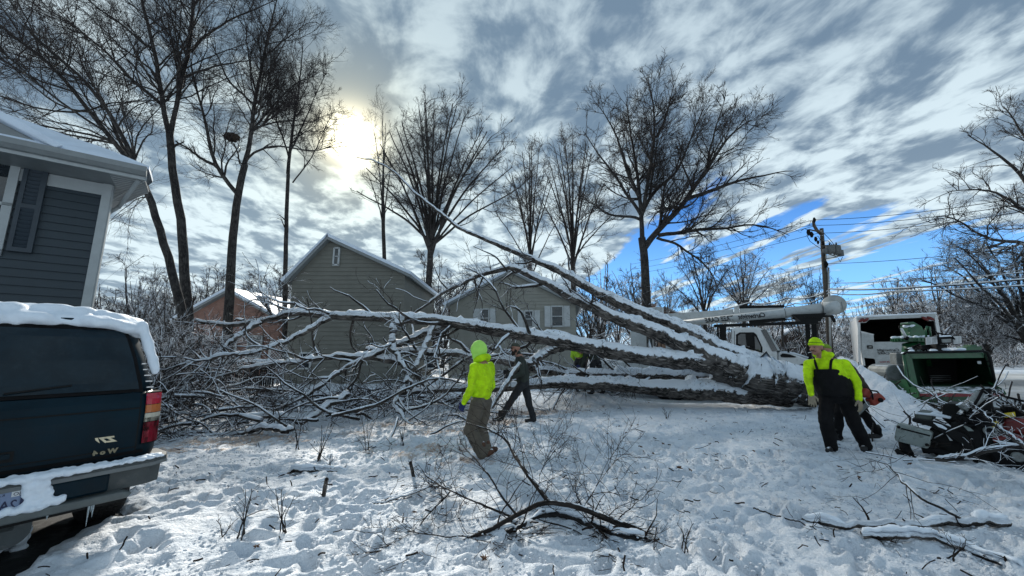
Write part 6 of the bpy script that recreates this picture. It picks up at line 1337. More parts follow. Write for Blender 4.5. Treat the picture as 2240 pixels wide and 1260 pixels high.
def person(label,pos,J,f,hf,mats,opts):
    root=empty('person',pos,0,label,'person'); f=V(f).normalized(); hf=V(hf).normalized(); s=f.cross(V((0,0,1))).normalized(); J={k:V(v) for k,v in J.items()}
    hs=hf.cross(V((0,0,1))).normalized(); hu=hs.cross(hf).normalized(); hz=opts.get('hsz',1.04); hf=hf*hz; hs=hs*hz; hu=hu*hz; hc=J['head']; sc=opts.get('girth',1.0)
    # the body, one continuous surface
    b=MB(); torso(b,J['pel'],J['chest'],J['neck'],f,(.13,.125,.16,.15),(.09,.095,.10,.085)); b.cap(J['neck']-V((0,0,.05)),.06,hc-hu*.05,.052,12)
    def el(o,r): 
        ft=MB(); c=hc+hf*o[0]+hs*o[1]+hu*o[2]; m_=Matrix((( hs.x,hf.x,hu.x),(hs.y,hf.y,hu.y),(hs.z,hf.z,hu.z))).to_4x4(); ft.ell((0,0,0),r,14,10); b.add([c+m_@V(v) for v in ft.v],ft.f)
    el((-.008,0,.025),(.076,.096,.092)); el((.022,0,-.045),(.058,.066,.062)); el((.062,0,-.085),(.028,.024,.022)); el((.098,0,-.018),(.013,.022,.018)); el((.088,0,.006),(.010,.015,.026)); el((.070,0,.030),(.055,.020,.012)); el((.082,0,-.055),(.026,.012,.010)); el((.055,.036,-.03),(.022,.03,.024)); el((.055,-.036,-.03),(.022,.03,.024))
    for q in (-1,1): el((-.005,q*.079,-.01),(.010,.020,.032))
    for sd in 'LR': limb3(b,[J['sh'+sd],J['el'+sd],J['wr'+sd]],[.052,.042,.030]); limb3(b,[J['hip'+sd],J['kn'+sd],J['an'+sd]],[.085,.058,.040])
    for sd in 'LR': b.cap(J['neck']-V((0,0,.06)),.06,J['sh'+sd],.05,10); b.cap(J['pel'],.09,J['hip'+sd],.085,10)
    link('body',remesh(b,.011,2),root,SKIN,True)
    for q in (-1,1):
        e=MB(); c=hc+hf*.0845+hs*(q*.031)+hu*.010; e.ell(c,(.010,.010,.007),8,6); e.obj('eye',M_('eye',(.05,.04,.035),rough=.2),root,True)
    # jacket
    jm,pm,bm_,gm=mats; j=MB(); g_=sc
    pb=J['pel']+V((0,0,opts.get('hem',-.02))); torso(j,pb,J['chest'],J['neck']+V((0,0,-.01)),f,(.175*g_,.185*g_,.20*g_,.185),(.145*g_,.15*g_,.145*g_,.12))
    for sd in 'LR':
        j.cap(J['neck']-V((0,0,.085)),.085,J['sh'+sd],.078,12); limb3(j,[J['sh'+sd],J['el'+sd],J['wr'+sd]],[.082,.066,.050]); d=(J['wr'+sd]-J['el'+sd]).normalized(); j.cap(J['wr'+sd]-d*.03,.053,J['wr'+sd]+d*.012,.050,12)
    if opts.get('hood_down'): 
        for k in range(9): a=PI*(k/8); c=J['neck']+V((0,0,.055))-f*(.085*math.sin(a)+.0)+s*(.090*math.cos(a)); j.ell(c,(.058,.058,.055),8,6)
    j.cap(J['neck']-V((0,0,.03)),.085,J['neck']+V((0,0,.06))+f*.03,.072,12)
    link(opts.get('top','jacket'),remesh(j,.013,3,.020,9,int(pos[0]*9)&31),root,jm,True)
    # trousers
    p=MB(); p.cap(J['pel']+s*.05,.125*g_,J['pel']-s*.05,.125*g_,12)
    for sd in 'LR': p.cap(J['pel'],.13*g_,J['hip'+sd],.112,12); limb3(p,[J['hip'+sd],J['kn'+sd],J['an'+sd]],[.125,.108,.095] if opts.get('baggy') else [.112,.085,.066]); p.cap(J['an'+sd]+V((0,0,.06)),.072,J['an'+sd]+V((0,0,.01)),.097 if opts.get('baggy') else .066,12)
    if opts.get('bib'):
        c=J['pel']+V((0,0,.10)); 
        secs=[]; 
        for t,w_,d_ in ((0,.196,.172),(.35,.212,.186),(.70,.222,.182),(.80,.20,.165)):
            cc=J['pel'].lerp(J['chest'],t/.72) if t<=.72 else J['chest'].lerp(J['neck'],(t-.72)/.3)
            w2=w_*g_; d2=d_*g_; fr_=1 if t<.5 else .0
            row=[]
            for k in range(24):
                a=2*PI*k/24; row.append(tuple(cc+s*(w2*math.cos(a))*(1.0 if t<.5 else (.78 if math.sin(a)>0 else .93))+f*(d2*math.sin(a))*(1.0 if (t<.5 or math.sin(a)>0) else .70)))
            secs.append(row)
        p.ring(secs)
    link('bib_overalls' if opts.get('bib') else 'trousers',remesh(p,.013,2,.020,8,3),root,pm,True)
    if opts.get('bib'):
        st=MB()
        for q in (-1,1):
            P=[J['chest'].lerp(J['neck'],.25)+f*.152*g_+s*q*.085,J['neck']+V((0,0,-.045))+s*q*.108+f*.085,J['neck']+V((0,0,-.012))+s*q*.115,J['neck']+V((0,0,-.06))+s*q*.10-f*.12,J['chest']-f*.145*g_+s*q*.05]
            ps,_=resample(P,16); 
            for i in range(15): st.cap(ps[i],.019,ps[i+1],.019,8)
        st.obj('strap',pm,root,True)
    for sd in 'LR':
        a=J['an'+sd]; fd=V(opts.get('foot'+sd,f)).normalized(); bo=MB(); bo.cap(a+V((0,0,.10)),.060,a,.055,12); bo.cap(a-V((0,0,.03))-fd*.03,.050,a-V((0,0,.045))+fd*.15,.044,12); bo.cap(a-V((0,0,.055)),.042,a-V((0,0,.06))+fd*.16,.036,10)
        link('boot',remesh(bo,.012,2),root,bm_,True)
        d=(J['wr'+sd]-J['el'+sd]).normalized(); hd=V(opts.get('hand'+sd,d)).normalized(); sg=1 if sd=='R' else -1
        cuff=MB(); h=hand(J['wr'+sd]+d*.012,hd,-s*sg if 'palm'+sd not in opts else V(opts['palm'+sd]),f if 'thumb'+sd not in opts else V(opts['thumb'+sd]),opts.get('curl',.35),opts.get('hs',1.12))
        h.cap(J['wr'+sd]-d*.035,.040,J['wr'+sd]+d*.02,.034,10); link('glove',remesh(h,.0065,1),root,gm,True)
    def hx(o): return hc+hf*o[0]+hs*o[1]+hu*o[2]
    M3=Matrix(((hs.x,hf.x,hu.x),(hs.y,hf.y,hu.y),(hs.z,hf.z,hu.z))).to_4x4()
    def dome(r,z0,back=0,th0=0,name='beanie',m=None,wr=.004):
        d=MB(); secs=[]
        for t in np.linspace(0,1,8):
            a=t*PI/2*.97; secs.append([tuple(hc+M3@V((r[0]*math.cos(a)*math.cos(q),r[1]*math.cos(a)*math.sin(q)-back,z0+r[2]*math.sin(a)-.018*math.sin(q)*-1*(1-t)))) for q in np.linspace(0,2*PI,20,endpoint=False)])
        d.ring(secs); return link(name,remesh(d,.009,2,wr,20),root,m,True)
    hat=opts.get('hat')
    if hat=='beanie':
        dome((.086,.108,.125),.022,.010,m=opts['hatm'],wr=.007); c=MB(); c.tube([tuple(hc+M3@V((.080*math.cos(q),.101*math.sin(q)-.008,.036+.022*math.sin(q)))) for q in np.linspace(0,2*PI,25)],.011,8); c.obj('cuff',opts['hatm'],root,True)
        l=MB(); l.tube([tuple(hc+M3@V((.087*math.cos(q),.109*math.sin(q)-.008,.060+.022*math.sin(q)))) for q in np.linspace(0,2*PI,33)],.0035,5); l.obj('seam',OLVC,root,True)
    if hat=='cap':
        dome((.086,.104,.085),.038,.004,m=opts['hatm'],wr=.002); br=MB(); br.v=[]; rows=[]
        for k in range(7): a=-.9+1.8*k/6; rows.append((a,))
        vs=[hx((.085*math.cos(a)*1.12+.01,.08*math.sin(a),.044)) for (a,) in rows]+[hx((.085*math.cos(a)*1.12+.075*math.cos(a*.9),.078*math.sin(a),.030)) for (a,) in rows]; n=7
        vs+=[v-hu*.006 for v in vs]; fs=[(i,i+1,n+i+1,n+i) for i in range(6)]+[(2*n+i+1,2*n+i,3*n+i,3*n+i+1) for i in range(6)]+[(n+i,n+i+1,3*n+i+1,3*n+i) for i in range(6)]; br.add(vs,fs); br.obj('brim',opts['hatm'],root)
    if hat=='hood':
        d=MB(); 
        def e2(o,r): ft=MB(); ft.ell((0,0,0),r,14,10); d.add([hx(o)+M3@V(v) for v in ft.v],ft.f)
        e2((-.02,0,.025),(.112,.128,.135)); e2((-.025,0,-.07),(.10,.105,.12)); e2((-.075,0,.03),(.07,.07,.09)); link('hood',remesh(d,.011,3,.012,9),root,opts['hatm'],True)
        d=MB()
        for k in range(14): a=2*PI*k/14; c=J['neck']+V((0,0,.060+.03*math.sin(a)))+s*(.090*math.cos(a))-f*(.080*math.sin(a)+.015); d.ell(c,(.055,.055,.055),8,6)
        link('collar',remesh(d,.011,2,.010,14),root,jm,True)
    if opts.get('beard'):
        d=MB()
        for o,r in (((.050,0,-.085),(.052,.045,.055)),((.075,0,-.115),(.036,.030,.05)),((.010,.058,-.055),(.022,.035,.045)),((.010,-.058,-.055),(.022,.035,.045)),((.088,0,-.045),(.034,.012,.010))):
            ft=MB(); ft.ell((0,0,0),r,12,8); d.add([hx(o)+M3@V(v) for v in ft.v],ft.f)
        link('beard',remesh(d,.008,1,.007,30),root,HAIR,True)
        gl=MB(); 
        for q in (-1,1): gl.ell(hx((.092,q*.032,.008)),(.022,.012,.014),10,6)
        gl.tube([hx((.09,-.05,.010)),hx((.02,-.082,.010))],.003,5); gl.tube([hx((.09,.05,.010)),hx((.02,.082,.010))],.003,5); gl.obj('glasses',BLK,root)
    if opts.get('moustache'):
        d=MB(); d.cap(hx((.098,0,-.035)),.010,hx((.080,.035,-.050)),.007,8); d.cap(hx((.098,0,-.035)),.010,hx((.080,-.035,-.050)),.007,8); link('moustache',remesh(d,.005,1),root,HAIR,True)
        h=MB(); h.ell(hx((-.035,0,-.01)),(.083,.070,.075),12,8); link('hair',remesh(h,.010,2,.004,30),root,HAIR,True)
        c=MB(); c.tube([hx((.10,.01,-.055)),hx((.155,.025,-.062))],.0045,6); c.obj('cigarette',WHT,root)
    return root
def P0(px,d,z=None):
    r=at(px,900,d); return (r.x,r.y,(GZ(r.x,r.y)+.02) if z is None else z)
# man in black bibs, standing in front of the trunk end
p3=P0(1835,6.5)
person('man in a bright yellow-green hoodie, matching beanie and black bib overalls at the trunk end',p3,
 dict(head=(-.27,-.05,1.64),neck=(-.15,-.03,1.47),chest=(-.09,-.01,1.22),pel=(-.02,0,.88),shL=(.08,-.13,1.38),elL=(.19,-.20,1.08),wrL=(.12,-.27,.86),shR=(-.32,.10,1.37),elR=(-.37,.08,1.10),wrR=(-.41,.00,.90),hipL=(.07,-.06,.86),knL=(.20,-.02,.48),anL=(.40,.06,.10),hipR=(-.12,.06,.86),knR=(-.21,.02,.47),anR=(-.17,.04,.08)),
 (-.80,-.60,0),(-.93,-.32,-.12),(HIVIS,BIB,BOOTK,GLV),dict(hsz=1.12,girth=1.22,bib=True,baggy=True,hat='beanie',hatm=HIVIS,hood_down=True,moustache=True,top='hoodie',curl=.35,hs=1.2,handL=(.0,-.10,-1),handR=(-.1,-.15,-1),thumbL=(-.8,-.4,0),thumbR=(.7,-.6,0)))
# man behind him with the saw
p4=P0(1852,7.3)
person('man in a brown jacket and green cap half hidden behind the man in bibs',p4,
 dict(head=(-.24,.0,1.60),neck=(-.13,0,1.42),chest=(-.04,0,1.22),pel=(.10,0,.88),shL=(-.07,-.20,1.36),elL=(.12,-.24,1.08),wrL=(.22,-.26,.86),shR=(-.08,.19,1.36),elR=(-.2,.22,1.10),wrR=(-.35,.12,.95),hipL=(.12,-.08,.84),knL=(.26,-.06,.48),anL=(.50,.0,.14),hipR=(.06,.09,.84),knR=(-.10,.06,.46),anR=(-.16,.06,.08)),
 (-1,-.1,0),(-1,-.05,0),(BRNC,BIB,BOOTK,GLVB),dict(hat='cap',hatm=CAPG,girth=1.0,curl=1.0,hem=-.08,handL=(.35,-.1,-1)))
def chainsaw():
    c=V(p4)+V((.27,-.28,.76)); root=empty('chainsaw',c,0,'orange-red chainsaw carried low beside the man in the brown jacket','chainsaw'); root.scale=(.85,.85,.85); ORG=M_('saw_orange',(.27,.032,.018),rough=.5,var=.2,dirt=((.05,.03,.02),.5))
    a=R(-28); g=MB(); g.box((.02,0,.0),(.30,.20,.15),0,(0,a,0),(.85,.8)); g.obj('housing',ORG,root,bevel=.03); g=MB(); g.box((-.16,-.0,.12),(.17,.17,.14),0,(0,R(-60),0)); g.obj('engine_cover',ORG,root,bevel=.03)
    g=MB(); g.tube([(-.10,-.0,.09),(-.03,-.0,.17),(.09,0,.155),(.17,0,.06),(.17,0,-.04)],.016,8); g.obj('rear_handle',BLKM,root,True); g=MB(); g.tube([(-.12,-.12,.0),(-.13,-.13,.12),(-.10,-.06,.20),(-.08,.10,.20),(-.10,.12,.04)],.013,8); g.obj('front_handle',BLKM,root,True)
    g=MB(); g.prism([(-.08,-.06),(-.16,-.045),(-.52,-.36),(-.56,-.42),(-.50,-.44),(-.10,-.12)],1,-.006,.006); b=g.obj('guide_bar',GRYM,root); g=MB(); P=[(-.08,0,-.05),(-.16,0,-.035),(-.53,0,-.35),(-.58,0,-.43),(-.50,0,-.455),(-.10,0,-.13)]; g.tube(P,.008,5); g.obj('chain',BLK,b)
    g=MB(); g.tube([(.04,-.10,-.01),(.04,-.125,-.01)],.045,14); g.obj('starter',BLKM,root)
chainsaw()
# man in the yellow hoodie with his back half turned
p1=P0(1053,6.05)
person('man in a yellow-green hoodie with pale green hood up and khaki work trousers, walking away',p1,
 dict(head=(-.07,.03,1.58),neck=(-.01,.0,1.40),chest=(.01,-.01,1.20),pel=(-.0,0,.84),shL=(-.10,-.17,1.34),elL=(-.13,-.22,1.05),wrL=(-.24,-.12,.84),shR=(.12,.15,1.34),elR=(.14,.20,1.05),wrR=(.02,.26,.86),hipL=(-.05,-.09,.80),knL=(-.15,-.06,.44),anL=(.02,-.06,.12),hipR=(.04,.08,.80),knR=(-.02,.10,.44),anR=(.08,.02,.13)),
 (-.85,.50,0),(-.92,.38,0),(HIVIS,KHK,BOOT,GLVB),dict(hat='hood',hatm=HIVISP,top='hoodie',baggy=True,girth=1.0,hem=.02,curl=.5,footL=(.85,.3,.28),footR=(.75,.35,.3)))
# bearded man carrying a limb
p2=P0(1137,9.0)
person('bearded man in an olive jacket, cap and black trousers carrying a cut limb',p2,
 dict(head=(-.09,0,1.64),neck=(.0,0,1.46),chest=(.04,0,1.25),pel=(.08,0,.88),shL=(.02,-.20,1.40),elL=(.04,-.28,1.10),wrL=(-.16,-.26,1.02),shR=(.05,.19,1.40),elR=(-.02,.22,1.10),wrR=(-.22,.0,1.10),hipL=(.04,-.09,.84),knL=(-.20,-.10,.48),anL=(-.42,-.06,.14),hipR=(.12,.09,.84),knR=(.20,.06,.46),anR=(.30,.04,.10)),
 (-1,-.05,0),(-1,-.12,-.05),(OLVC,DRK,BOOTK,BLK if False else DRK),dict(hat='cap',hatm=CAPO,beard=True,girth=1.05,hem=-.06,curl=1.1,handL=(-1,-.1,.1),handR=(-1,0,.1),thumbL=(0,0,1),thumbR=(0,0,1)))
bough('carried_limb','cut snowy limb held slantwise by the bearded man','cut limb',[V(p2)+V(q) for q in ((.02,-.24,1.32),(-.12,-.25,1.12),(-.30,-.27,.86),(-.46,-.28,.62),(-.62,-.30,.38))],.062,.05,71,0,snowc=True,K=30,jit=.005,mb=LB)
# two workers half hidden behind the trunk
p5=P0(1272,12.9)
person('worker in a hi-vis green vest whose back shows under the fallen limb',p5,
 dict(head=(.0,0,1.62),neck=(.0,0,1.46),chest=(.0,0,1.28),pel=(.0,0,.98),shL=(-.19,0,1.40),elL=(-.24,.05,1.15),wrL=(-.16,.20,1.05),shR=(.19,0,1.40),elR=(.24,.05,1.15),wrR=(.16,.20,1.05),hipL=(-.09,0,.92),knL=(-.10,0,.50),anL=(-.12,0,.10),hipR=(.09,0,.92),knR=(.10,0,.50),anR=(.12,0,.10)),
 (.05,1,0),(.2,1,0),(M_('hi_vis_vest',(.34,.58,.03),rough=.8,var=.25,bmp=.3),DRK,BOOTK,GLVB),dict(hat='beanie',hatm=HIVIS,girth=1.0,hem=.12))
p6=P0(1305,12.6)
person('worker in dark clothes bending over behind the fallen limb',p6,
 dict(head=(-.40,.12,1.35),neck=(-.28,.08,1.40),chest=(-.14,.05,1.30),pel=(.0,0,1.0),shL=(-.26,-.12,1.36),elL=(-.36,-.14,1.06),wrL=(-.44,-.08,.84),shR=(-.22,.20,1.36),elR=(-.34,.22,1.10),wrR=(-.46,.16,.9),hipL=(-.08,-.08,.95),knL=(-.13,-.10,.50),anL=(-.12,-.05,.08),hipR=(.12,.06,.95),knR=(.22,.06,.50),anR=(.24,.05,.08)),
 (-.9,.3,-.2),(-.8,.2,-.5),(OLVC,DRK,BOOTK,GLVB),dict(hat='beanie',hatm=OLVC,girth=1.0,hem=0))
# ------------------------------------------------------------------ branches on the snow in front
FB=bark_mat('dark_wet_bark',(.010,.009,.009),(.045,.038,.034),.10,2.5,.8,.01)
FT=twig_mat('dark_wet_twigs',(.022,.016,.014),.05,8.0)
def g3(px,py,h): r=ray(px,py); t=(h-CAMZ)/r.z; return V((0,0,CAMZ))+r*t
def big_branch():
    rg=np.random.default_rng(91); b0=g3(1190,1110,.1); root=empty('dead_branch',b0,0,'large dark dead branch with sprays of twigs arched over the foreground snow','branch'); off=np.array(b0)
    def hh(pts): return [g3(*p) for p in pts]
    main=[(hh([(985,1195,.05),(1040,1172,.10),(1085,1156,.15),(1130,1125,.24),(1190,1098,.32),(1250,1104,.30),(1300,1122,.24),(1360,1148,.15),(1420,1172,.06)]),.015,.027),
      (hh([(1200,1098,.32),(1172,1062,.40),(1150,1035,.47),(1128,1000,.55),(1110,965,.62),(1075,942,.66),(1020,925,.68)]),.021,.006),
      (hh([(1128,1124,.25),(1100,1090,.35),(1076,1048,.46),(1040,1005,.56),(1008,968,.62)]),.010,.003),
      (hh([(1118,1130,.22),(1070,1112,.30),(1010,1085,.34),(970,1066,.36),(930,1040,.36)]),.010,.004),
      (hh([(1275,1110,.28),(1262,1085,.34),(1252,1060,.36)]),.010,.005),
      (hh([(1275,1112,.28),(1300,1070,.36),(1330,1030,.42),(1350,1000,.44),(1352,972,.46)]),.006,.002),
      (hh([(1180,1040,.44),(1205,990,.50),(1225,960,.52),(1240,955,.52)]),.005,.002),
      (hh([(1345,1142,.16),(1380,1110,.22),(1410,1085,.26),(1430,1062,.26)]),.005,.002),
      (hh([(1310,1125,.24),(1318,1180,.05),(1325,1215,.04),(1338,1262,.03)]),.006,.002),
      (hh([(1410,1168,.07),(1440,1188,.05),(1447,1222,.04)]),.006,.002),
      (hh([(1100,1145,.18),(1075,1190,.06),(1068,1235,.04),(1075,1275,.03)]),.006,.002),
      (hh([(1080,1155,.14),(1120,1185,.08),(1180,1170,.10),(1210,1165,.08)]),.006,.002),
      (hh([(1000,1190,.06),(940,1215,.05),(895,1245,.04),(860,1275,.03)]),.007,.002),
      (hh([(975,1066,.34),(950,1030,.38),(955,1000,.42),(965,985,.44)]),.005,.002),
      (hh([(985,1075,.33),(930,1135,.15),(890,1180,.08),(820,1230,.05)]),.007,.003),
      (hh([(1040,1172,.10),(960,1172,.12),(900,1165,.12),(835,1160,.08)]),.006,.002)]
    P,Rr,L=limbset(main,26,.006,rg); ms=np.array([0,1])
    tubes('main_stem',[(P[:2]-off,Rr[:2],10)],FB,root,uv=True)
    for i in range(2,len(P)): tubes('side_branch',[(P[i:i+1]-off,Rr[i:i+1],7)],FB,root,uv=True)
    Lw=L.copy(); Lw[:2]*=.8
    a=spawn(P,np.minimum(Rr,.008),Lw,230,.42,(25,65),10,rg,minr=.0030,rr=.55,curl=.15,lmin=.2,tmin=.05); b=spawn(*a,620,.5,(25,60),6,rg,minr=.0023,curl=.17,lmin=.09); c=spawn(*b,700,.5,(25,60),4,rg,minr=.0018,curl=.18,lmin=.05)
    for q in (a,b,c): q[0][...,2]=np.maximum(q[0][...,2],base_h(q[0][...,0],q[0][...,1])+.05)
    o=tubes('twigs',[(a[0]-off,a[1],5),(b[0]-off,b[1],4),(c[0]-off,c[1],3)],FT,root,smooth=False); o['kind']='stuff'
    # the half-buried twin stem below it, crusted with snow
big_branch()
def gb(name,label,cat,pts,r0,r1,seed,n=10,**k):
    return bough(name,label,cat,[g3(x,y,h) for x,y,h in pts],r0,r1,seed,n,**k)
gb('dead_branch','snow-crusted half-buried stem lying just under the arched dark branch','branch',[(1060,1185,.07),(1120,1160,.10),(1185,1125,.12),(1250,1130,.11),(1300,1150,.10),(1345,1172,.09),(1415,1182,.09)],.020,.024,72,26,m=FT,mb=DARKS,minr=.002,K=60)
gb('snowy_log','long birch-like log half buried in snow at the lower right','log',[(1755,1132,.09),(1840,1150,.10),(1920,1145,.11),(2000,1148,.11),(2080,1140,.12),(2150,1138,.12),(2205,1142,.11)],.030,.042,73,6,m=FT,mb=LB,minr=.002,K=60,ln=.12,ang=(50,85))
gb('snowy_log','dark snow-topped log with pale underside just below the long log','log',[(1885,1170,.09),(1930,1172,.10),(1990,1170,.12),(2050,1178,.10),(2120,1205,.08),(2240,1248,.07)],.028,.026,74,12,m=FT,mb=LB,minr=.002,K=50,ln=.15)
gb('thin_stick','thin dark stick pointing down-right from the buried end of the long log','stick',[(1648,1112,.10),(1700,1128,.10),(1760,1146,.10),(1800,1168,.09)],.008,.004,75,5,m=FT,mb=FB,minr=.0018,ln=.2)
gb('arched_twig','slender arched twig branch standing over the long log at the lower right','branch',[(1893,1003,.10),(1940,1015,.28),(1985,1065,.36),(2030,1100,.32),(2080,1122,.22),(2115,1138,.10)],.003,.011,76,16,m=FT,mb=FB,minr=.0018,ln=.28)
gb('fallen_stick','mossy broken stick lying left of the dead branch, pointing at it','stick',[(808,1102,.08),(850,1094,.10),(900,1080,.12),(945,1062,.15),(985,1066,.20)],.010,.014,77,16,m=FT,mb=LB,minr=.002,ln=.3)
gb('short_log','short rotten log end on the snow in the middle left','log',[(640,1028,.09),(665,1030,.10),(700,1028,.10),(760,1032,.07)],.040,.014,78,9,m=FT,mb=LB,minr=.003,ln=.4,ang=(60,95),trop=.05)
for i,(pts,lab) in enumerate(((((905,1045,.06),(902,1030,.18),(898,1012,.30)),'dark snapped stub leaning upright left of the yellow-hooded man'),(((706,1090,.06),(711,1068,.18),(714,1048,.30)),'grey broken stub standing upright in the lower left snow'))):
    gb('upright_stub',lab,'stub',pts,.022,.020,80+i,2,m=FT,mb=LB,K=14,jit=.002,ln=.3,snowc=False)
def sprig(label,px,py,n,h,seed,w=.12,m=None,hl=1.0):
    rg=np.random.default_rng(seed); b=g3(px,py,.06); b.z=GZ(b.x,b.y)+.05; root=empty('sapling_sprig',b,0,label,'twigs'); limbs=[]
    for k in range(n): a=rg.uniform(-1,1)*w*4*h; c=rg.uniform(-1,1)*w*h*3; hh_=h*rg.uniform(.5,1.1); limbs.append(([(rg.normal(0,.04),rg.normal(0,.04),-.03),(a*.3,c*.3,hh_*.4),(a*.75,c*.7,hh_*.8),(a,c,hh_)],.0055,.002))
    P,Rr,L=limbset(limbs,12,.006,rg); a=spawn(P,Rr,L,n*3,.45,(25,60),7,rg,minr=.002,lmin=.07,curl=.15); b_=spawn(*a,n*6,.5,(25,60),4,rg,minr=.0016,lmin=.04)
    [tubes('stem',[(P[i:i+1],Rr[i:i+1],6)],FB,root,uv=True) for i in range(len(P))]; own(tubes('twigs',[(a[0],a[1],4),(b_[0],b_[1],3)],m or FT,root,smooth=False))
sprig('spray of thin twigs standing in the lower left snow',528,1180,5,.34,601)
sprig('forked thin twigs right of the lower left spray',612,1172,5,.32,602)
sprig('single forked twig standing in front of the lower left spray',487,1182,2,.20,603)
sprig('bare saplings rising from the short rotten log',700,1010,7,.55,604,.10)
sprig('grey saplings left behind the short rotten log',650,985,5,.45,605,.10)
sprig('thin curved sapling behind the short rotten log, toward the man',800,990,3,.85,606,.05)
sprig('low twigs in the snow in front of the middle brush',880,975,5,.35,607,.12)
sprig('tuft of dry twigs on the open snow in front of the trunk',1460,922,5,.22,608,.14)
sprig('small twigs beside the grinder tracks at the lower right',2100,1225,3,.16,609,.14)
sprig('twig standing near the bottom edge right of the dead branch',1502,1215,3,.22,610,.12)
# brown leaves, clods and litter
LEAF=M_('brown_leaf',(.10,.045,.02),rough=.8,var=.3)
def leafmesh():
    g=MB(); pts=[]; 
    for k in range(16): a=2*PI*k/16; r=(1.0 if k%2==0 else .45)*(.8+.3*math.cos(a)); pts.append((r*.035*math.cos(a),r*.028*math.sin(a),.006*math.sin(3*a)))
    g.v=pts+[(0,0,.008)]+[(x,y,z-.0015) for x,y,z in pts]; g.f=[(k,(k+1)%16,16) for k in range(16)]+[tuple(17+k for k in range(16))[::-1]]+[(k,17+k,17+(k+1)%16,(k+1)%16) for k in range(16)]; g.mi=[0]*len(g.f); return g.mesh('brown_leaf')
lm=leafmesh(); lm.materials.append(LEAF); r_=random.Random(8)
spots=[(1486,1038,1.6),(1512,1045,1),(1355,942,1),(1345,925,.9),(1395,938,1),(1452,985,1),(1240,900,1),(1290,905,1),(1330,960,.9),(1370,958,1),(1400,990,1.2),(1545,930,1),(1600,960,1),(1880,1056,1),(1840,1035,1),(1990,1025,1.1),(1430,1005,1),(1225,925,1),(1500,905,1),(1180,915,.9),(905,1140,1),(1060,1250,1.1),(560,1215,1),(1650,1000,1),(1420,890,1),(1325,905,1)]
for x,y,s_ in spots:
    b=g3(x,y,.06); b.z=GZ(b.x,b.y)+.075; o=bpy.data.objects.new('brown_leaf',lm); C.objects.link(o); o.location=b; o.rotation_euler=(r_.uniform(-.5,.5),r_.uniform(-.5,.5),r_.uniform(0,6.3)); o.scale=(s_*1.15,)*3
    tag(o,'large curled oak leaf, the biggest one on the open snow' if s_==1.6 else 'small dry brown leaf lying on the trampled snow','leaf','brown leaves on the snow' if s_!=1.6 else None)
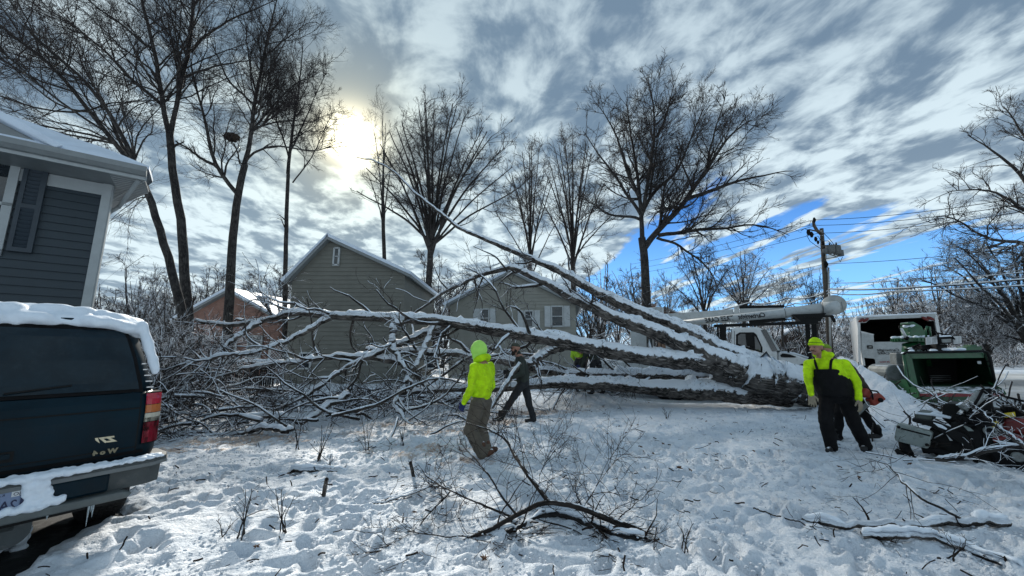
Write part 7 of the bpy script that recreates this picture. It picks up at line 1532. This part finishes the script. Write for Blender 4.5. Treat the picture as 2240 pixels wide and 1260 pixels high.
def clods():
    rg=np.random.default_rng(12); n=15000; d=1.9+9.5*rg.random(n)**1.35; x=rg.uniform(-1.15,1.2,n)*(d*.98+.5)
    dm=drive_mask(x,d); rm=road_mask(x,d); k=(dm<.15)&(rm<.2)&(fbm2(x*.9,d*.9,3,41)>.36); x=x[k];d=d[k]; n=len(x)
    z=base_h(x,d)+.03+rg.uniform(-.01,.025,n); s=np.exp(rg.normal(-4.35,.5,n))*(1+.05*d); s=np.minimum(s,.017)
    t=(1+5**.5)/2; ico=np.array([(-1,t,0),(1,t,0),(-1,-t,0),(1,-t,0),(0,-1,t),(0,1,t),(0,-1,-t),(0,1,-t),(t,0,-1),(t,0,1),(-t,0,-1),(-t,0,1)],float); ico/=np.linalg.norm(ico[0]); F_=np.array([(0,11,5),(0,5,1),(0,1,7),(0,7,10),(0,10,11),(1,5,9),(5,11,4),(11,10,2),(10,7,6),(7,1,8),(3,9,4),(3,4,2),(3,2,6),(3,6,8),(3,8,9),(4,9,5),(2,4,11),(6,2,10),(8,6,7),(9,8,1)])
    Vv=ico[None]*rg.uniform(.6,1.35,(n,12,1))*s[:,None,None]*np.array((1,1,.6)); Vv=Vv+np.stack([x,d,z],1)[:,None]; Vv=Vv.reshape(-1,3).astype(np.float32); FF=(F_[None]+(np.arange(n)*12)[:,None,None]).reshape(-1,3).astype(np.int32)
    me=bpy.data.meshes.new('snow_clods'); me.vertices.add(len(Vv)); me.vertices.foreach_set('co',Vv.ravel()); me.loops.add(FF.size); me.loops.foreach_set('vertex_index',FF.ravel()); me.polygons.add(len(FF)); me.polygons.foreach_set('loop_start',np.arange(0,FF.size,3,dtype=np.int32)); me.update(calc_edges=True)
    o=link('snow_clods',me,None,MATS['snow_ground'],True); o['kind']='stuff'; o['label']='loose crumbs of trampled snow over the yard'; o['category']='snow'
    # fine sticks and bark litter
    n=420; d=2.2+8.5*rg.random(n)**1.1; x=rg.uniform(-1.0,1.05,n)*(d*.95+.4); k=(drive_mask(x,d)<.2)&(road_mask(x,d)<.2); x=x[k];d=d[k];n=len(x); P=np.empty((n,4,3)); P[:,0]=np.stack([x,d,base_h(x,d)+.055],1); D=rg.normal(0,1,(n,3)); D[:,2]=np.abs(D[:,2])*.35; D/=np.linalg.norm(D,axis=1,keepdims=True); l=np.exp(rg.normal(-2.6,.5,n))[:,None]
    for q in range(1,4): D=D+rg.normal(0,.2,(n,3)); D/=np.linalg.norm(D,axis=1,keepdims=True); P[:,q]=P[:,q-1]+D*l/3
    o=tubes('twig_litter',[(P,np.full((n,4),.0035)*rg.uniform(.5,2.2,(n,1)),4)],FT,None); o['kind']='stuff'; o['label']='broken twig litter scattered over the snow'; o['category']='twigs'
clods()
# brush and clippings along the kerb side of the bank
def kerb_brush():
    rg=np.random.default_rng(31); n=520; t=rg.random(n); A=CREST[1:-1]; i=np.minimum((t*(len(A)-1)).astype(int),len(A)-2); fr=t*(len(A)-1)-i; p=A[i]*(1-fr)[:,None]+A[i+1]*fr[:,None]; x=p[:,0]+rg.uniform(.22,.75,n); y=p[:,1]+rg.uniform(-.15,.15,n)
    P=np.empty((n,5,3)); P[:,0]=np.stack([x,y,base_h(x,y)+.02],1); D=rg.normal(0,1,(n,3)); D[:,2]=np.abs(D[:,2])*.5; D[:,1]-=.6; D/=np.linalg.norm(D,axis=1,keepdims=True); l=rg.uniform(.15,.6,n)[:,None]
    for q in range(1,5): D=D+rg.normal(0,.2,(n,3)); D/=np.linalg.norm(D,axis=1,keepdims=True); P[:,q]=P[:,q-1]+D*l/4
    o=tubes('kerb_brush',[(P,np.full((n,5),.007)*rg.uniform(.5,2,(n,1)),4)],TWB,None); o['kind']='stuff'; o['label']='dark brush and clippings along the kerb side of the snow bank'; o['category']='brush'
    n=90; q0=at(2230,930,5.6); x=rg.uniform(6.2,8.6,n);y=rg.uniform(5.6,7.2,n); P=np.empty((n,6,3)); P[:,0]=np.stack([x,y,rg.uniform(.05,.85,n)],1); D=rg.normal(0,1,(n,3)); D/=np.linalg.norm(D,axis=1,keepdims=True); l=rg.uniform(.3,1.1,n)[:,None]
    for q in range(1,6): D=D+rg.normal(0,.2,(n,3)); D/=np.linalg.norm(D,axis=1,keepdims=True); P[:,q]=P[:,q-1]+D*l/5
    P[...,2]=np.maximum(P[...,2],.0)
    o=tubes('brush_pile',[(P,np.full((n,6),.008)*rg.uniform(.4,2,(n,1)),4)],TWH,None); o['kind']='stuff'; o['label']='pile of frosted brush behind the stump grinder at the right edge'; o['category']='brush'
kerb_brush()
